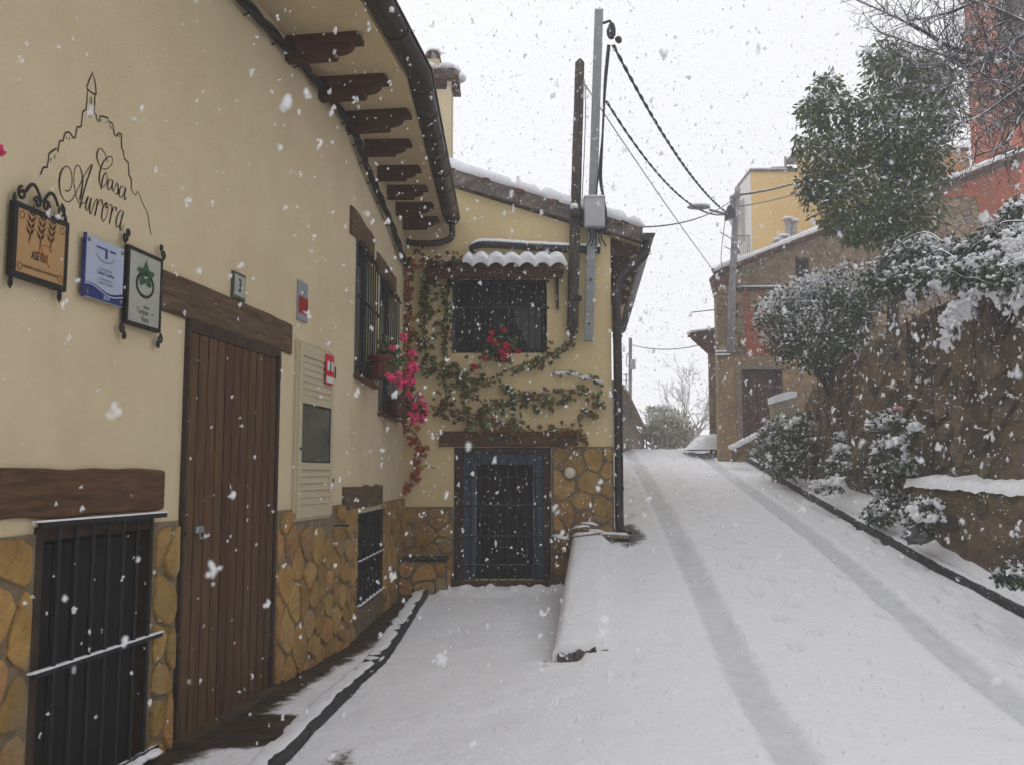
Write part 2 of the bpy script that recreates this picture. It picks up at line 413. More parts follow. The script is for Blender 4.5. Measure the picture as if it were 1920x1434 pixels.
def stonework(parent, x0, x1, z0, z1, size, seed, y=0.0, depth=0.035, m=None, gap=0.012, aspect=1.0, name='stone', cut=None, zcut=None, bricky=False):
    rnd = random.Random(seed + 100)
    for poly in stone_cells(x0, x1, z0, z1, size, seed, gap, aspect, bricky=bricky):
        cx = sum(p[0] for p in poly) / len(poly); cz = sum(p[1] for p in poly) / len(poly)
        if cut and any(a < cx < b and c < cz < d for a, b, c, d in cut): continue
        if zcut and cz > zcut(cx): continue
        o = stone_mesh(poly, y, depth * rnd.uniform(.7, 1.3), rnd).build(name, m or M_STONE, parent)

def wall_holes(mb, x0, x1, z0, z1, holes, yf=0.0, th=0.3, mi=0, back=True):
    xs = sorted({x0, x1, *[h[0] for h in holes], *[h[1] for h in holes]}); zs = sorted({z0, z1, *[h[2] for h in holes], *[h[3] for h in holes]})
    xs = [x for x in xs if x0 <= x <= x1]; zs = [z for z in zs if z0 <= z <= z1]
    for i in range(len(xs) - 1):
        for j in range(len(zs) - 1):
            cx, cz = (xs[i] + xs[i + 1]) / 2, (zs[j] + zs[j + 1]) / 2
            if any(h[0] < cx < h[1] and h[2] < cz < h[3] for h in holes): continue
            a, b, c, d = xs[i], xs[i + 1], zs[j], zs[j + 1]
            mb.add([(a, yf, c), (b, yf, c), (b, yf, d), (a, yf, d)], [(0, 1, 2, 3)], mi)
            if back: mb.add([(a, yf + th, c), (b, yf + th, c), (b, yf + th, d), (a, yf + th, d)], [(3, 2, 1, 0)], mi)
    for a, b, c, d in holes:
        y1 = yf + th
        mb.add([(a, yf, c), (a, y1, c), (a, y1, d), (a, yf, d)], [(0, 1, 2, 3)], mi)
        mb.add([(b, yf, c), (b, yf, d), (b, y1, d), (b, y1, c)], [(0, 1, 2, 3)], mi)
        mb.add([(a, yf, d), (a, y1, d), (b, y1, d), (b, yf, d)], [(0, 1, 2, 3)], mi)
        mb.add([(a, yf, c), (b, yf, c), (b, y1, c), (a, y1, c)], [(0, 1, 2, 3)], mi)
    for a in (x0, x1): mb.add([(a, yf, z0), (a, yf + th, z0), (a, yf + th, z1), (a, yf, z1)], [(0, 1, 2, 3)], mi)
    mb.add([(x0, yf, z1), (x1, yf, z1), (x1, yf + th, z1), (x0, yf + th, z1)], [(0, 1, 2, 3)], mi)
    return mb

def beam(mb, x0, x1, z0, z1, y0, y1, seed, wob=0.02, n=14):
    """hewn timber with uneven edges, front at y0"""
    vs = []; fs = []
    for i in range(n + 1):
        t = i / n; x = x0 + (x1 - x0) * t
        w = lambda k: wob * mnoise.noise(Vector((x * 3.1, k, seed)))
        e = 0.012 if i in (0, n) else 0
        vs += [(x, y1, z0 + w(1)), (x, y0 + e, z0 + .012 + w(1)), (x, y0 + .012 + e, z0 + w(1)), (x, y0 + e, z1 - .012 + w(2)), (x, y0 + .012 + e, z1 + w(2)), (x, y1, z1 + w(2))]
        # reorder: back-bottom, bottom-front chamfer, ...
    vv = []
    for i in range(n + 1):
        q = vs[i * 6:(i + 1) * 6]; vv += [q[0], q[2], q[1], q[3], q[4], q[5]]
    for i in range(n):
        for j in range(5): fs.append((i * 6 + j, i * 6 + j + 1, (i + 1) * 6 + j + 1, (i + 1) * 6 + j)[::-1])
    fs += [tuple(range(6)), tuple(range(n * 6 + 5, n * 6 - 1, -1))]
    return mb.add(vv, fs)

# ------------------------------------------------------------------ frames of the place
A_pt = onz(320, 1390, 0)
W1 = Frame(A_pt, ray(1205, 890)[:2])
S_K = 3.2
K = W1.w(S_K, 0, 0)
YW = 12.3
CORN = onY(757, 950, YW)
W2 = Frame(K, (CORN - K)[:2]); L2 = float(np.linalg.norm((CORN - K)[:2]))
WG = Frame((0, YW), (1, 0))                 # wing front: local x = world X

# ground heights
_ry = np.array([-60, 0, 4, 5.5, 6.8, 9, 11.8, 14.5, 17.6, 20.5, 22.9, 24.5, 27, 32, 45, 60.])
_rz = np.array([-.4, -.1, -.08, -.06, .0, .33, .77, 1.07, 1.40, 1.78, 2.09, 2.2, 2.1, 1.6, .6, 0.])
_ty = np.linspace(-60, 60, 2401); _tz = np.interp(_ty, _ry, _rz)
_k = np.exp(-0.5 * (np.arange(-40, 41) / 16.0) ** 2); _k /= _k.sum()
_tz = np.convolve(np.pad(_tz, 40, mode='edge'), _k, 'valid')
def zr(Y): return np.interp(Y, _ty, _tz)
def yardz(Y): return np.interp(Y, [-20, 5, 8, 11.6, 12.3], [-.1, -.075, -.06, .04, .09])
PN = onz(1042, 1262, -.06)                   # near left foot of the low wall
PF = np.array([0.81, 12.2, 0])
def xl(Y): return PN[0] + (PF[0] - PN[0]) * (Y - PN[1]) / (PF[1] - PN[1])
def left_dip(X, Y): return 0.13 * (1 - sstep(1.2, 2.1, X)) * sstep(8.5, 11, Y) * (1 - sstep(13, 16, Y))
def ground(X, Y):
    X = np.asarray(X, float); Y = np.asarray(Y, float)
    r = zr(Y) - left_dip(X, Y); q = yardz(Y)
    near = 1 - sstep(7.15, 8.3, Y)
    wsharp = sstep(-.02, .05, X - xl(Y) - 0.2)
    wsoft = sstep(-1.4, .9, X - xl(Y))
    w = wsoft * near + wsharp * (1 - near)
    return q * (1 - w) + r * w
def on_road(x, y):
    r = ray(x, y); lo = None
    for t in np.linspace(3, 40, 3000):
        p = EV + r * t
        if p[2] <= float(zr(p[1])): return p
    return p
KERB_R = [on_road(*p) for p in ((1350, 842), (1440, 889), (1600, 985), (1750, 1070), (1920, 1158))]
_kx = [p[0] for p in KERB_R][::-1]; _ky = [p[1] for p in KERB_R][::-1]
_kx = [_kx[0] + (_kx[0] - _kx[1]) / (_ky[0] - _ky[1]) * (-4 - _ky[0])] + _kx; _ky = [-4] + _ky
def kerb_x(Y):
    return np.interp(Y, _ky, _kx)
WALL_X = 4.95
KL = [(-1.0, 13.0), (-1.02, 12.0), (-1.05, 7.87), (-1.17, 6.6), (-1.24, 5.19), (-1.35, 3.0), (-1.5, 0.0), (-1.7, -4)]
def kerbl_x(Y): return np.interp(Y, [p[1] for p in KL][::-1], [p[0] for p in KL][::-1])
def house_x(Y):
    Y = np.asarray(Y, float)
    a = W1.o[0] + (Y - W1.o[1]) * W1.x[0] / W1.x[1]; b = K[0] + (Y - K[1]) * W2.x[0] / W2.x[1]
    return np.where(Y < K[1], a, b)

def sheet(name, X, Y, Z, m, bare=None, pack=None, kind='structure', parent=None):
    ny, nx = X.shape
    me = bpy.data.meshes.new(name)
    co = np.stack([X, Y, Z], -1).reshape(-1, 3)
    idx = np.arange(ny * nx).reshape(ny, nx)
    fs = np.stack([idx[:-1, :-1], idx[:-1, 1:], idx[1:, 1:], idx[1:, :-1]], -1).reshape(-1, 4)
    me.from_pydata(co.tolist(), [], fs.tolist())
    for nm, arr in (('bare', bare), ('pack', pack)):
        at = me.attributes.new(nm, 'FLOAT', 'POINT')
        at.data.foreach_set('value', (np.zeros(ny * nx) if arr is None else np.asarray(arr, float).reshape(-1)))
    me.polygons.foreach_set('use_smooth', [True] * len(me.polygons))
    me.materials.append(m); me.update()
    o = bpy.data.objects.new(name, me); COL.objects.link(o)
    if kind: o['kind'] = kind
    if parent: o.parent = parent
    LOC[o.name] = (0, 0, 0)
    return o
def fbm(X, Y, sc, seed=0, det=3):
    out = np.zeros(X.shape); it = np.nditer([X, Y], flags=['multi_index'])
    for x, y in it:
        out[it.multi_index] = mnoise.fractal(Vector((float(x) * sc, float(y) * sc, seed)), 1.0, 2.0, det)
    return out

# ================================================================== SETTING
M_ROAD = ground_mat('snowy_road', (0.030, 0.026, 0.022), (0.055, 0.046, 0.036))
M_WALK = ground_mat('snowy_sidewalk', (0.028, 0.024, 0.018), (0.060, 0.046, 0.030))
# far terrain below everything
gx, gy = np.meshgrid(np.linspace(-58, 58, 60), np.linspace(-40, 58, 60))
gz = zr(gy) - 0.45 - 1.1 * sstep(3, 6, gy) * (1 - sstep(25, 34, gy)) - 0.02 * np.maximum(0, np.abs(gx) - 8)
tag(sheet('terrain', gx, gy, gz, M_SNOW), 'snow covered hillside ground around the village street', kind='structure')

# road and yard: one snow sheet
xs = np.concatenate([np.arange(-1.3, 5.6, 0.045)]); ys = np.concatenate([np.linspace(-4, 3.4, 24), np.arange(3.45, 13, 0.045), np.arange(13, 25.5, 0.09), np.linspace(26, 46, 30)])
gx, gy = np.meshgrid(xs, ys)
lx = kerbl_x(gy) + .002; rx = kerb_x(np.clip(gy, -4, 23.5)) + np.maximum(0, gy - 23) * .05
gx = lx + (rx - lx) * (gx + 1.3) / (xs[-1] + 1.3)
gz = ground(gx, gy)
TL = [(4.6, 1.5), (5.5, 1.58), (6.79, 1.68), (9, 1.86), (11.8, 2.05), (14.5, 2.27), (17.6, 2.52), (22.94, 2.84), (30, 3.3)]
def tx(Y, side):
    return np.interp(Y, [p[0] for p in TL], [p[1] for p in TL]) + (0 if side == 0 else 1.70 * np.ones_like(Y))
tx0 = tx(gy, 0); tx1 = tx(gy, 1)
# tracks swing right towards the camera
wob = 0.012 * fbm(gx, gy, 3.0, 2)
pack = np.zeros_like(gx); edge = .022 * fbm(gx, gy, 9.0, 41) + .012 * fbm(gx, gy, 25, 43)
for tc in (tx0, tx1):
    d = np.abs(gx - tc + 0.02 * wob * 10) + edge
    t = 1 - sstep(0.10, 0.165, d)
    gz -= 0.024 * t + .006 * t * np.sin(gy * 70) * (np.abs(gx - tc) < .09); pack += t * (.72 + .25 * fbm(gx, gy, 6, 44))
    gz += 0.008 * np.exp(-((d - 0.20) / .04) ** 2)
gz += wob * (1 - np.clip(pack, 0, 1)) + 0.02 * fbm(gx, gy, .7, 5)
# footprints
def prints(path, off, step, seed):
    rnd = random.Random(seed); P = catmull(path, 12); acc = 0; last = P[0]; side = 1
    for p in P[1:]:
        acc += np.linalg.norm(p - last); 
        if acc > step:
            acc = 0; side = -side
            t = (p - last) / (np.linalg.norm(p - last) + 1e-9); nrm = np.array([t[1], -t[0]])
            c = p + nrm * off * side + np.array([rnd.uniform(-.03, .03), rnd.uniform(-.05, .05)])
            dx, dy = gx - c[0], gy - c[1]
            al = dx * t[0] + dy * t[1]; ac = dx * nrm[0] + dy * nrm[1]
            e = (al / .14) ** 2 + (ac / .055) ** 2
            k = np.exp(-e ** 2)
            gz[:] = gz - 0.055 * k + 0.010 * np.exp(-((e - 2.2) / .7) ** 2); pack[:] = pack + 0.55 * k
        last = p
prints([(2.35, 7.2), (2.5, 8.6), (2.55, 10.5), (2.75, 13), (3.0, 16), (3.3, 20)], .10, .36, 1)
prints([(4.1, 7.6), (4.15, 9.0), (4.3, 11), (4.4, 13), (4.5, 15.5)], .10, .36, 2)
prints([(3.95, 6.4), (3.4, 8.6), (3.3, 10.2)], .10, .38, 3)
prints([(1.75, 13.2), (1.95, 15), (2.2, 18)], .09, .34, 4)
# bare spots
bare = np.zeros_like(gx)
d = np.hypot((gx - 1.50) / .24, (gy - 12.3) / .75) + .25 * fbm(gx, gy, 4, 12); bare = np.maximum(bare, .95 * (1 - sstep(.35, 1.35, d)))      # under the downpipe
d = np.abs(gx - kerbl_x(gy) - 0.30 - .05 * np.sin(gy * 3)); 
bare = np.maximum(bare, 0.62 * (1 - sstep(.0, .17, d)) * (1 - sstep(5.3, 5.9, gy)) * sstep(3.9, 4.6, gy))                        # thin strip by the near kerb
d = gx - kerbl_x(gy); bare = np.maximum(bare, 0.5 * (1 - sstep(.0, .05, d)))
d = xl(gy) - gx; bare = np.maximum(bare, 0.55 * (1 - sstep(.0, .08, np.abs(d))) * sstep(7.3, 7.6, gy) * (1 - sstep(12.2, 12.3, gy)))
d = rx - gx; bare = np.maximum(bare, 0.55 * (1 - sstep(.0, .06, d)))
bare = np.maximum(bare, 0.75 * sstep(11.95, 12.2, gy) * (gx < .8))
# snow ridge before the wing door
gz += (0.07 + .10 * fbm(gx, gy, 5, 31)) * np.exp(-((gy - 11.72) / .2) ** 2) * sstep(.8, .6, gx) * sstep(-.98, -.85, gx)
tag(sheet('road', gx, gy, gz, M_ROAD, bare, np.clip(pack, 0, 1)), 'steep snow covered street with two tyre tracks', kind='structure')

# left sidewalk
ss = np.concatenate([np.linspace(-4, 3, 20), np.arange(3.1, 13, .06)]); tt = np.linspace(0, 1, 26)
gt, gy = np.meshgrid(tt, ss)
hx = house_x(gy) - .05; kx = kerbl_x(gy) - .12
gx = hx + (kx - hx) * gt
dist = gx - house_x(gy)
n1 = fbm(gx, gy, 4.0, 9)
bare = 1.0 - sstep(.08, .46, dist + .05 * n1) * 1.0
d = np.hypot((gx + 1.55) / .5, (gy - 5.75) / .42); bare = np.maximum(bare, 1.1 * (1 - sstep(.6, 1.2, d)))
gz = -0.02 + 0.015 * sstep(.2, .7, dist) + .01 * n1
tag(sheet('sidewalk', gx, gy, gz, M_WALK, bare), 'narrow snowy sidewalk with a wet bare strip along the house wall', kind='structure')
def kerb_run(name, xf, y0, y1, zf, hgt, wid, step, sgn, label, cover=None):
    root = MB()
    k = thing(name, None, None); k['kind'] = 'structure'; k['label'] = label
    y = y0
    while y < y1:
        e = min(y + step, y1); a = y + .006; b = e - .006
        mb = MB(); xa, xb = float(xf(a)), float(xf(b)); za, zb = zf(a), zf(b)
        j = random.uniform(-.006, .006)
        vs = []
        for (x, yy, z) in ((xa, a, za), (xb, b, zb)):
            x += j
            vs += [(x, yy, z - .3), (x, yy, z + hgt - .015), (x - sgn * .015, yy, z + hgt), (x - sgn * wid, yy, z + hgt), (x - sgn * wid, yy, z - .3)]
        mb.add(vs, [(0, 1, 6, 5), (1, 2, 7, 6), (2, 3, 8, 7), (3, 4, 9, 8), (0, 4, 3, 2, 1), (5, 6, 7, 8, 9)])
        mb.build('kerb_stone', M_KERB, k); y = e
    return k
kerb_run('kerb', kerbl_x, 2.2, 12.0, lambda y: float(yardz(y)), .062, .13, .9, 1, 'dark kerb stones edging the sidewalk beside the house')
kerb_run('kerb', kerb_x, 6.0, 23.0, lambda y: float(zr(y)), .075, .14, 1.0, -1, 'dark kerb line along the right side of the street')
# snow lying on the kerb tops
def snow_strip(name, xf0, xf1, y0, y1, zf, h, step=.05, n=7, seed=0, parent=None):
    ys = np.arange(y0, y1, step); tt = np.linspace(0, 1, n); gt, gy = np.meshgrid(tt, ys)
    a = xf0(gy); b = xf1(gy); ns = np.array([[mnoise.noise(Vector((y * 4, seed, k * 3))) for k in (0, 1)] for y in ys])
    a = a + .03 * ns[:, :1]; b = b + .03 * ns[:, 1:]
    gx = a + (b - a) * gt
    gz = zf(gy) + h * np.power(np.maximum(0, 1 - np.abs(gt * 2 - 1) ** 3), .6) + .015 * fbm(gx, gy, 6, seed) * (gt > .01) * (gt < .99)
    return gx, gy, gz
g = snow_strip('s', lambda y: kerbl_x(y) - .16, lambda y: kerbl_x(y) - .02, 3, 12, lambda y: yardz(y) + .055, .016, seed=3)
tag(sheet('kerb_snow', *g, M_SNOW), 'thin snow lying on the sidewalk kerb', kind='structure')
# verge between street and retaining wall
ys = np.concatenate([np.linspace(-4, 5, 12), np.arange(5.2, 24, .09)]); tt = np.linspace(0, 1, 26); gt, gy = np.meshgrid(tt, ys)
a = kerb_x(gy) + .045; b = np.maximum(WALL_X + .5, kerb_x(gy) + 1.2); b = np.where(gy > 16.6, kerb_x(gy) + 2.5, b)
gx = a + (b - a) * gt
gz = zr(gy) + .085 + .18 * sstep(.03, .34, gt) + .025 * fbm(gx, gy, 2.2, 3) + .012 * fbm(gx, gy, 8, 4) + .02 * (1 - (1 - gt) ** 8) - .01
gz += .35 * sstep(17.5, 20.5, gy) * sstep(.1, .6, gt)
tag(sheet('verge', gx, gy, gz, M_ROAD), 'snowy verge between the street kerb and the stone retaining wall', kind='structure')
g = snow_strip('s', lambda y: kerb_x(y) + .05, lambda y: kerb_x(y) + .16, 6, 23, lambda y: zr(y) + .068, .035, seed=8)
tag(sheet('kerb_snow', *g, M_SNOW), 'snow lying on the kerb of the verge', kind='structure')

# ================================================================== MAIN HOUSE (left)
house = thing('house', 'cream plastered house on the left with painted castle outline and brown eave brackets', 'house', W1, (0, 0, 0))
p = W1.px
ZS = 4.84                                  # soffit height
def rect(pts, out=0.0, fr=W1):             # mean rectangle of four photo corners TL TR BR BL
    q = [fr.px(x, y, out) for x, y in pts]
    return (q[0][0] + q[3][0]) / 2, (q[1][0] + q[2][0]) / 2, (q[2][1] + q[3][1]) / 2, (q[0][1] + q[1][1]) / 2
gate1 = (-1.30, -0.30, 0.0, 1.27)
door1 = (0.0, 1.41, -0.06, 2.42)
mb = MB(); wall_holes(mb, -6.0, S_K, -0.4, ZS, [gate1, (door1[0], door1[1], 0.0, door1[3])], 0, .3)
mb.build('wall', M_PLASTER, house)
# second wall beyond the bend, expressed in W1 coordinates through W2
def w2(s, y, z): return W1.loc(W2.w(s, y, z))
def to_w1(mb):
    mb.v = [w2(*q) for q in mb.v]; return mb
p2 = W2.px
win1 = rect([(667, 440), (703, 495), (703, 722), (665, 700)], 0, W2)
win2 = rect([(712, 515), (745, 560), (742, 785), (709, 768)], 0, W2)
sg = rect([(667, 960), (714, 957), (713, 1112), (667, 1143)], 0, W2)
win1 = (win1[0], win1[1], win1[2], win1[3]); WINS = [win1, win2]
mb = MB(); wall_holes(mb, 0, L2 + .4, -0.4, ZS, [win1, win2, (sg[0], sg[1], max(sg[2], .02), sg[3])], 0, .3)
to_w1(mb).build('wall', M_PLASTER, house)
mb = MB()                                    # dark rooms behind the openings
mb.box(gate1[0] - .1, gate1[1] + .1, .31, .5, -.1, 1.4)
mb.build('cellar_backing', M_DARK, house)
for w in (win1, win2, sg):
    mb = MB(); mb.box(w[0] - .1, w[1] + .1, .31, .6, w[2] - .1, w[3] + .1); to_w1(mb).build('room_backing', M_DARK, house)

# plinth
pl = MB(); ZP = 1.24
def plinth_segment(a, b, z0=-.3, z1=ZP): return MB().box(a, b, -.012, .02, z0, z1).build('stone_plinth', M_MORTAR, house)
plA = plinth_segment(-3.0, gate1[0]); plB = plinth_segment(gate1[1], door1[0] - .02); plC = plinth_segment(door1[1] + .02, S_K)
plinth_segment(gate1[0], gate1[1], -.3, .0)
stonework(plA, -2.4, gate1[0] - .02, -.05, ZP, .30, 11, -.012, .020)
stonework(plB, gate1[1] + .01, door1[0] - .02, -.05, ZP - .02, .22, 12, -.012, .020)
stonework(plC, door1[1] + .03, S_K - .02, -.05, ZP, .25, 13, -.012, .020, aspect=.85, cut=[(1.85, 2.66, 1.05, 1.3)])
pl = MB()
to_w1(MB().box(0.0, sg[0], -.012, .02, -.3, ZP - .02)).build('stone_plinth', M_MORTAR, house); to_w1(MB().box(sg[0], sg[1], -.012, .02, -.3, max(sg[2], .02) - .003)).build('gate_sill', M_MORTAR, house)
plinth2 = to_w1(MB().box(sg[1], L2 + .1, -.012, .02, -.3, ZP - .04)).build('stone_plinth', M_MORTAR, house)
def stonework2(parent, x0, x1, z0, z1, size, seed):
    rnd = random.Random(seed)
    for poly in stone_cells(x0, x1, z0, z1, size, seed):
        to_w1(stone_mesh(poly, -.012, .014 * rnd.uniform(.7, 1.3), rnd)).build('stone', M_STONE, parent)
if sg[0] > .12: stonework2(plinth2, 0.02, sg[0] - .02, -.05, ZP - .02, .2, 14)
stonework2(plinth2, sg[1] + .02, L2, -.05, ZP - .04, .22, 15)

# lintels
def lintel(pts, y0, m, seed, nm='lintel', fr=W1, conv=None, wob=.02):
    a, b, c, d = rect(pts, -y0, fr); mb = beam(MB(), a, b, c, d, y0, .1, seed, wob)
    if conv: conv(mb)
    return mb.build(nm, m, house)
lintel([(300, 497), (552, 610), (550, 668), (300, 575)], -.03, M_BEAM, 1)
lintel([(6, 860), (313, 892), (311, 966), (4, 964)], -.03, M_BEAM_RED, 2)
lintel([(664, 378), (706, 455), (703, 500), (664, 425)], -.025, M_BEAM, 3, fr=W2, conv=to_w1)
lintel([(710, 465), (747, 530), (744, 560), (710, 505)], -.025, M_BEAM, 4, fr=W2, conv=to_w1)
lintel([(652, 906), (720, 914), (720, 950), (652, 950)], -.025, M_BEAM, 5, fr=W2, conv=to_w1)

# plank door
door = MB(); door.box(door1[0], door1[1], .0, .08, door1[2] + .02, door1[3])
dr = door.build('door', M_DARK, house)
fw = .045
mb = MB(); mb.box(door1[0], door1[0] + fw * .6, -.03, 0, door1[2], door1[3]); mb.box(door1[1] - fw, door1[1], -.03, 0, door1[2], door1[3]); mb.box(door1[0] + fw * .6, door1[1] - fw, -.03, 0, door1[3] - .075, door1[3])
mb.box(door1[0] + fw * .6, door1[1] - fw, -.022, 0, door1[2], door1[2] + .04)
mb.build('door_frame', M_RUST, dr)
npl = 11; pw = (door1[1] - door1[0] - fw * 1.6) / npl
for i in range(npl):
    a = door1[0] + fw * .6 + i * pw; j = random.uniform(0, .004)
    mb = MB(); b = .012
    x0, x1, z0, z1 = a + .006, a + pw - .006, door1[2] + .045, door1[3] - .08
    mb.add([(x0, 0, z0), (x0 + .004, -.018 - j, z0), (x0 + pw * .25, -.027 - j, z0), (x1 - pw * .25, -.027 - j, z0), (x1 - .004, -.018 - j, z0), (x1, 0, z0),
            (x0, 0, z1), (x0 + .004, -.018 - j, z1), (x0 + pw * .25, -.027 - j, z1), (x1 - pw * .25, -.027 - j, z1), (x1 - .004, -.018 - j, z1), (x1, 0, z1)],
           [(i2, i2 + 1, i2 + 7, i2 + 6) for i2 in range(5)] + [(0, 1, 2, 3, 4, 5)[::-1], (6, 7, 8, 9, 10, 11)])
    mb.build('plank', M_PLANK, dr)
hs, hz = p(371, 997, .03)
mb = MB(); mb.box(hs - .045, hs + .045, -.05, -.026, hz - .005, hz + .035, bev=.006); mb.tube([(hs - .03, -.055, hz), (hs - .028, -.06, hz - .035), (hs + .028, -.06, hz - .035), (hs + .03, -.055, hz)], .005, 6)
mb.build('handle', mat('door_handle_metal', (.30, .34, .34), None, rough=.35, metal=.7), dr)
ks, kz = p(347, 1000, .03)
mb = MB(); mb.disc((ks, -.026, kz), (0, -1, 0), .014, .012, 12); mb.build('keyhole_cover', M_IRON, dr)
for yy in (690, 1250):
    a, b = p(519 if yy < 900 else 503, yy, .03); mb = MB(); mb.box(a - .012, a + .02, -.06, -.02, b - .09, b + .09, bev=.008); mb.build('hinge', M_RUST, dr)
mb = MB(); mb.box(door1[0] - .02, door1[1] + .02, -.10, .2, -.12, -.045 + .055); mb.build('threshold', mat('worn_step', (.09, .06, .035), (.05, .035, .02), 6, .8, .4, 20), house)

# cellar gate with iron bars
def grille(root_name, parent, a, b, z0, z1, y, nb, rails, m=M_IRON, conv=None, r=.009, over=.03, rail_r=.011):
    def B(mb, nm, mm, par): 
        if conv: conv(mb)
        return mb.build(nm, mm, par)
    fr = MB()
    first = MB(); zz = rails[0]
    first.box(a - over, b + over, y - .014, y + .006, zz - .012, zz + .012)
    g = B(first, root_name, M_IRON_SNOW, parent)
    for zz in rails[1:]:
        mb = MB(); mb.box(a - over, b + over, y - .014, y + .006, zz - .010, zz + .010); B(mb, 'rail', M_IRON_SNOW, g)
    for i in range(nb):
        x = a + (b - a) * (i + .5) / nb
        mb = MB(); mb.tube([(x, y - .002, z0), (x, y - .002, z1)], r, 8); B(mb, 'bar', m, g)
    return g
gm = p(180, 1222)[1]
mb = MB(); a, b, c, d = gate1
for q in ((a, a + .05, c, d), (b - .05, b, c, d), (a + .05, b - .05, d - .06, d)): mb.box(q[0], q[1], -.015, .06, q[2], q[3])
gf = mb.build('gate_frame', M_RUST, house)
grille('gate_grille', house, a + .04, b - .03, c + .02, d + .02, -.05, 7, [d + .012, gm, c + .05], r=.010, over=.08)
gd = MB(); gd.box(a + .05, b - .05, .05, .08, c, d - .06); gdo = gd.build('gate_dark_backing', mat('charcoal_board', (.008, .0085, .0095), (.006, .0065, .007), 8, .7), house)
for i in range(6):
    x0 = a + .05 + (b - a - .1) * i / 6; mb = MB(); mb.box(x0 + .006, x0 + (b - a - .1) / 6 - .006, .035, .052, c + .02, d - .08, bev=.005); mb.build('board', MATS['charcoal_board'], gdo)
mb = MB(); mb.box(a - .06, b + .06, -.062, -.04, gm + .0105, gm + .017); mb.build('rail_snow', M_SNOW, house)
mb = MB(); mb.box(a - .06, b + .06, -.062, -.03, d + .0245, d + .031); mb.build('rail_snow', M_SNOW, house)
mb = MB()
for i in range(9): blob(mb, (a + .05 + i * .115, -.06 + random.uniform(-.02, .02), .03), (.085, .05, .022))
mb.build('sill_snow', M_SNOW, house, smooth=True)
# small gate in the second wall
a, b, c, d = sg; c = max(c, .02)
mb = MB()
for q in ((a, a + .04, c, d), (b - .04, b, c, d), (a + .04, b - .04, d - .05, d)): mb.box(q[0], q[1], .0, .06, q[2], q[3])
to_w1(mb).build('gate_frame', M_RUST, house)
to_w1(MB().box(a + .04, b - .04, .03, .06, c, d - .05)).build('gate_dark_backing', MATS['charcoal_board'], house)  # charcoal sheet added to blacken the opening where only shade lies
zm = p2(690, 1043)[1]
grille('gate_grille', house, a + .03, b - .02, c + .02, d, -.03, 7, [d, zm, c + .04], conv=to_w1, over=.05)
mb = MB(); mb.box(a - .03, b + .03, -.04, -.02, zm + .0105, zm + .016); to_w1(mb).build('rail_snow', M_SNOW, house)
mb = MB(); mb.box(a - .03, b + .03, -.055, -.02, c + .0515, c + .058); to_w1(mb).build('rail_snow', M_SNOW, house)
# windows with blue frames, glass and grilles
for w in WINS:
    a, b, c, d = w
    mb = MB(); f = .06
    mb.box(a, a + f, .10, .16, c, d); mb.box(b - f, b, .10, .16, c, d); mb.box(a + f, b - f, .10, .16, d - f, d); mb.box(a + f, b - f, .10, .16, c, c + f); mb.box((a + b) / 2 - .03, (a + b) / 2 + .03, .105, .155, c + f, d - f)
    wf = to_w1(mb).build('window', M_BLUE, house)
    for u in (0, 1):
        x0, x1 = (a + f, (a + b) / 2 - .03) if u == 0 else ((a + b) / 2 + .03, b - f)
        mb = MB(); mb.box(x0, x1, .125, .135, c + f, d - f); to_w1(mb).build('pane', M_GLASS, wf)
    mb = MB(); mb.box(a - .004, a + .035, -.012, .09, c, d); to_w1(mb).build('reveal_board', M_BLUE, wf)
    grille('window_grille', house, a + .03, b - .01, c, d, -.035, 8, [(c + d) / 2 + .08, c + .05, d - .06], conv=to_w1, r=.008, over=.05)
    n = 4
    sl = MB(); sl.box(a - .05, b + .06, -.005, .1, c - .05, c - .012); so = to_w1(sl).build('window_sill', M_MORTAR, house)
    for i in range(n):
        x0 = a - .05 + (b - a + .11) * i / n; mb = MB(); mb.box(x0 + .004, x0 + (b - a + .11) / n - .004, -.07, .0, c - .045, c - .018, bev=.006); to_w1(mb).build('tile', M_TILE, so)

# eave: soffit, corbels, gutter, roof
eo = [(6.0, .63)]
def eave_out(s): return .63 if s < 2.25 else .63 - (s - 2.25) * .14
# outer edge in world: wall1 offset .63 until Y~7.6, then straight along X=-.97
OUT = [W1.w(-6, -.66, 0), np.array([-.955, 7.62, 0]), np.array([-.975, 12.25, 0])]
INN = [W1.w(-6, 0.02, 0), W1.w(S_K, .02, 0), W2.w(L2 + .02, .02, 0)]
def exp_out(o, d):                         # push outer line further out
    return [o[0] + np.array([W1.y[0], W1.y[1], 0]) * -d, o[1] + np.array([d * .99, -d * .07, 0]), o[2] + np.array([d, 0, 0])]
O2 = exp_out(OUT, .062)
mb = MB(); n3 = [W1.loc((*q[:2], 0)) for q in INN] + [W1.loc((*q[:2], 0)) for q in O2[::-1]]
# split strips so that the polygon is planar quads
def strip(mb, inn, out, z0i, z0o, th):
    for i in range(len(inn) - 1):
        A_, B_, C_, D_ = inn[i], inn[i + 1], out[i + 1], out[i]
        L = [W1.loc((*q[:2], 0)) for q in (A_, B_, C_, D_)]
        zz = (z0i, z0i, z0o, z0o)
        lo = [(L[k][0], L[k][1], zz[k]) for k in range(4)]; hi = [(L[k][0], L[k][1], zz[k] + th) for k in range(4)]
        mb.add(lo + hi, [(0, 1, 2, 3), (7, 6, 5, 4), (0, 4, 5, 1), (1, 5, 6, 2), (2, 6, 7, 3), (3, 7, 4, 0)])
strip(mb, INN, O2, ZS, ZS, .05); mb.build('soffit', M_SOFFIT, house)
mb = MB(); far = [q + np.array([-4.2, 0, 0]) for q in INN]
strip(mb, far, exp_out(OUT, .13), 6.4, ZS + .07, .12); rf = mb.build('roof', M_TILE, house)
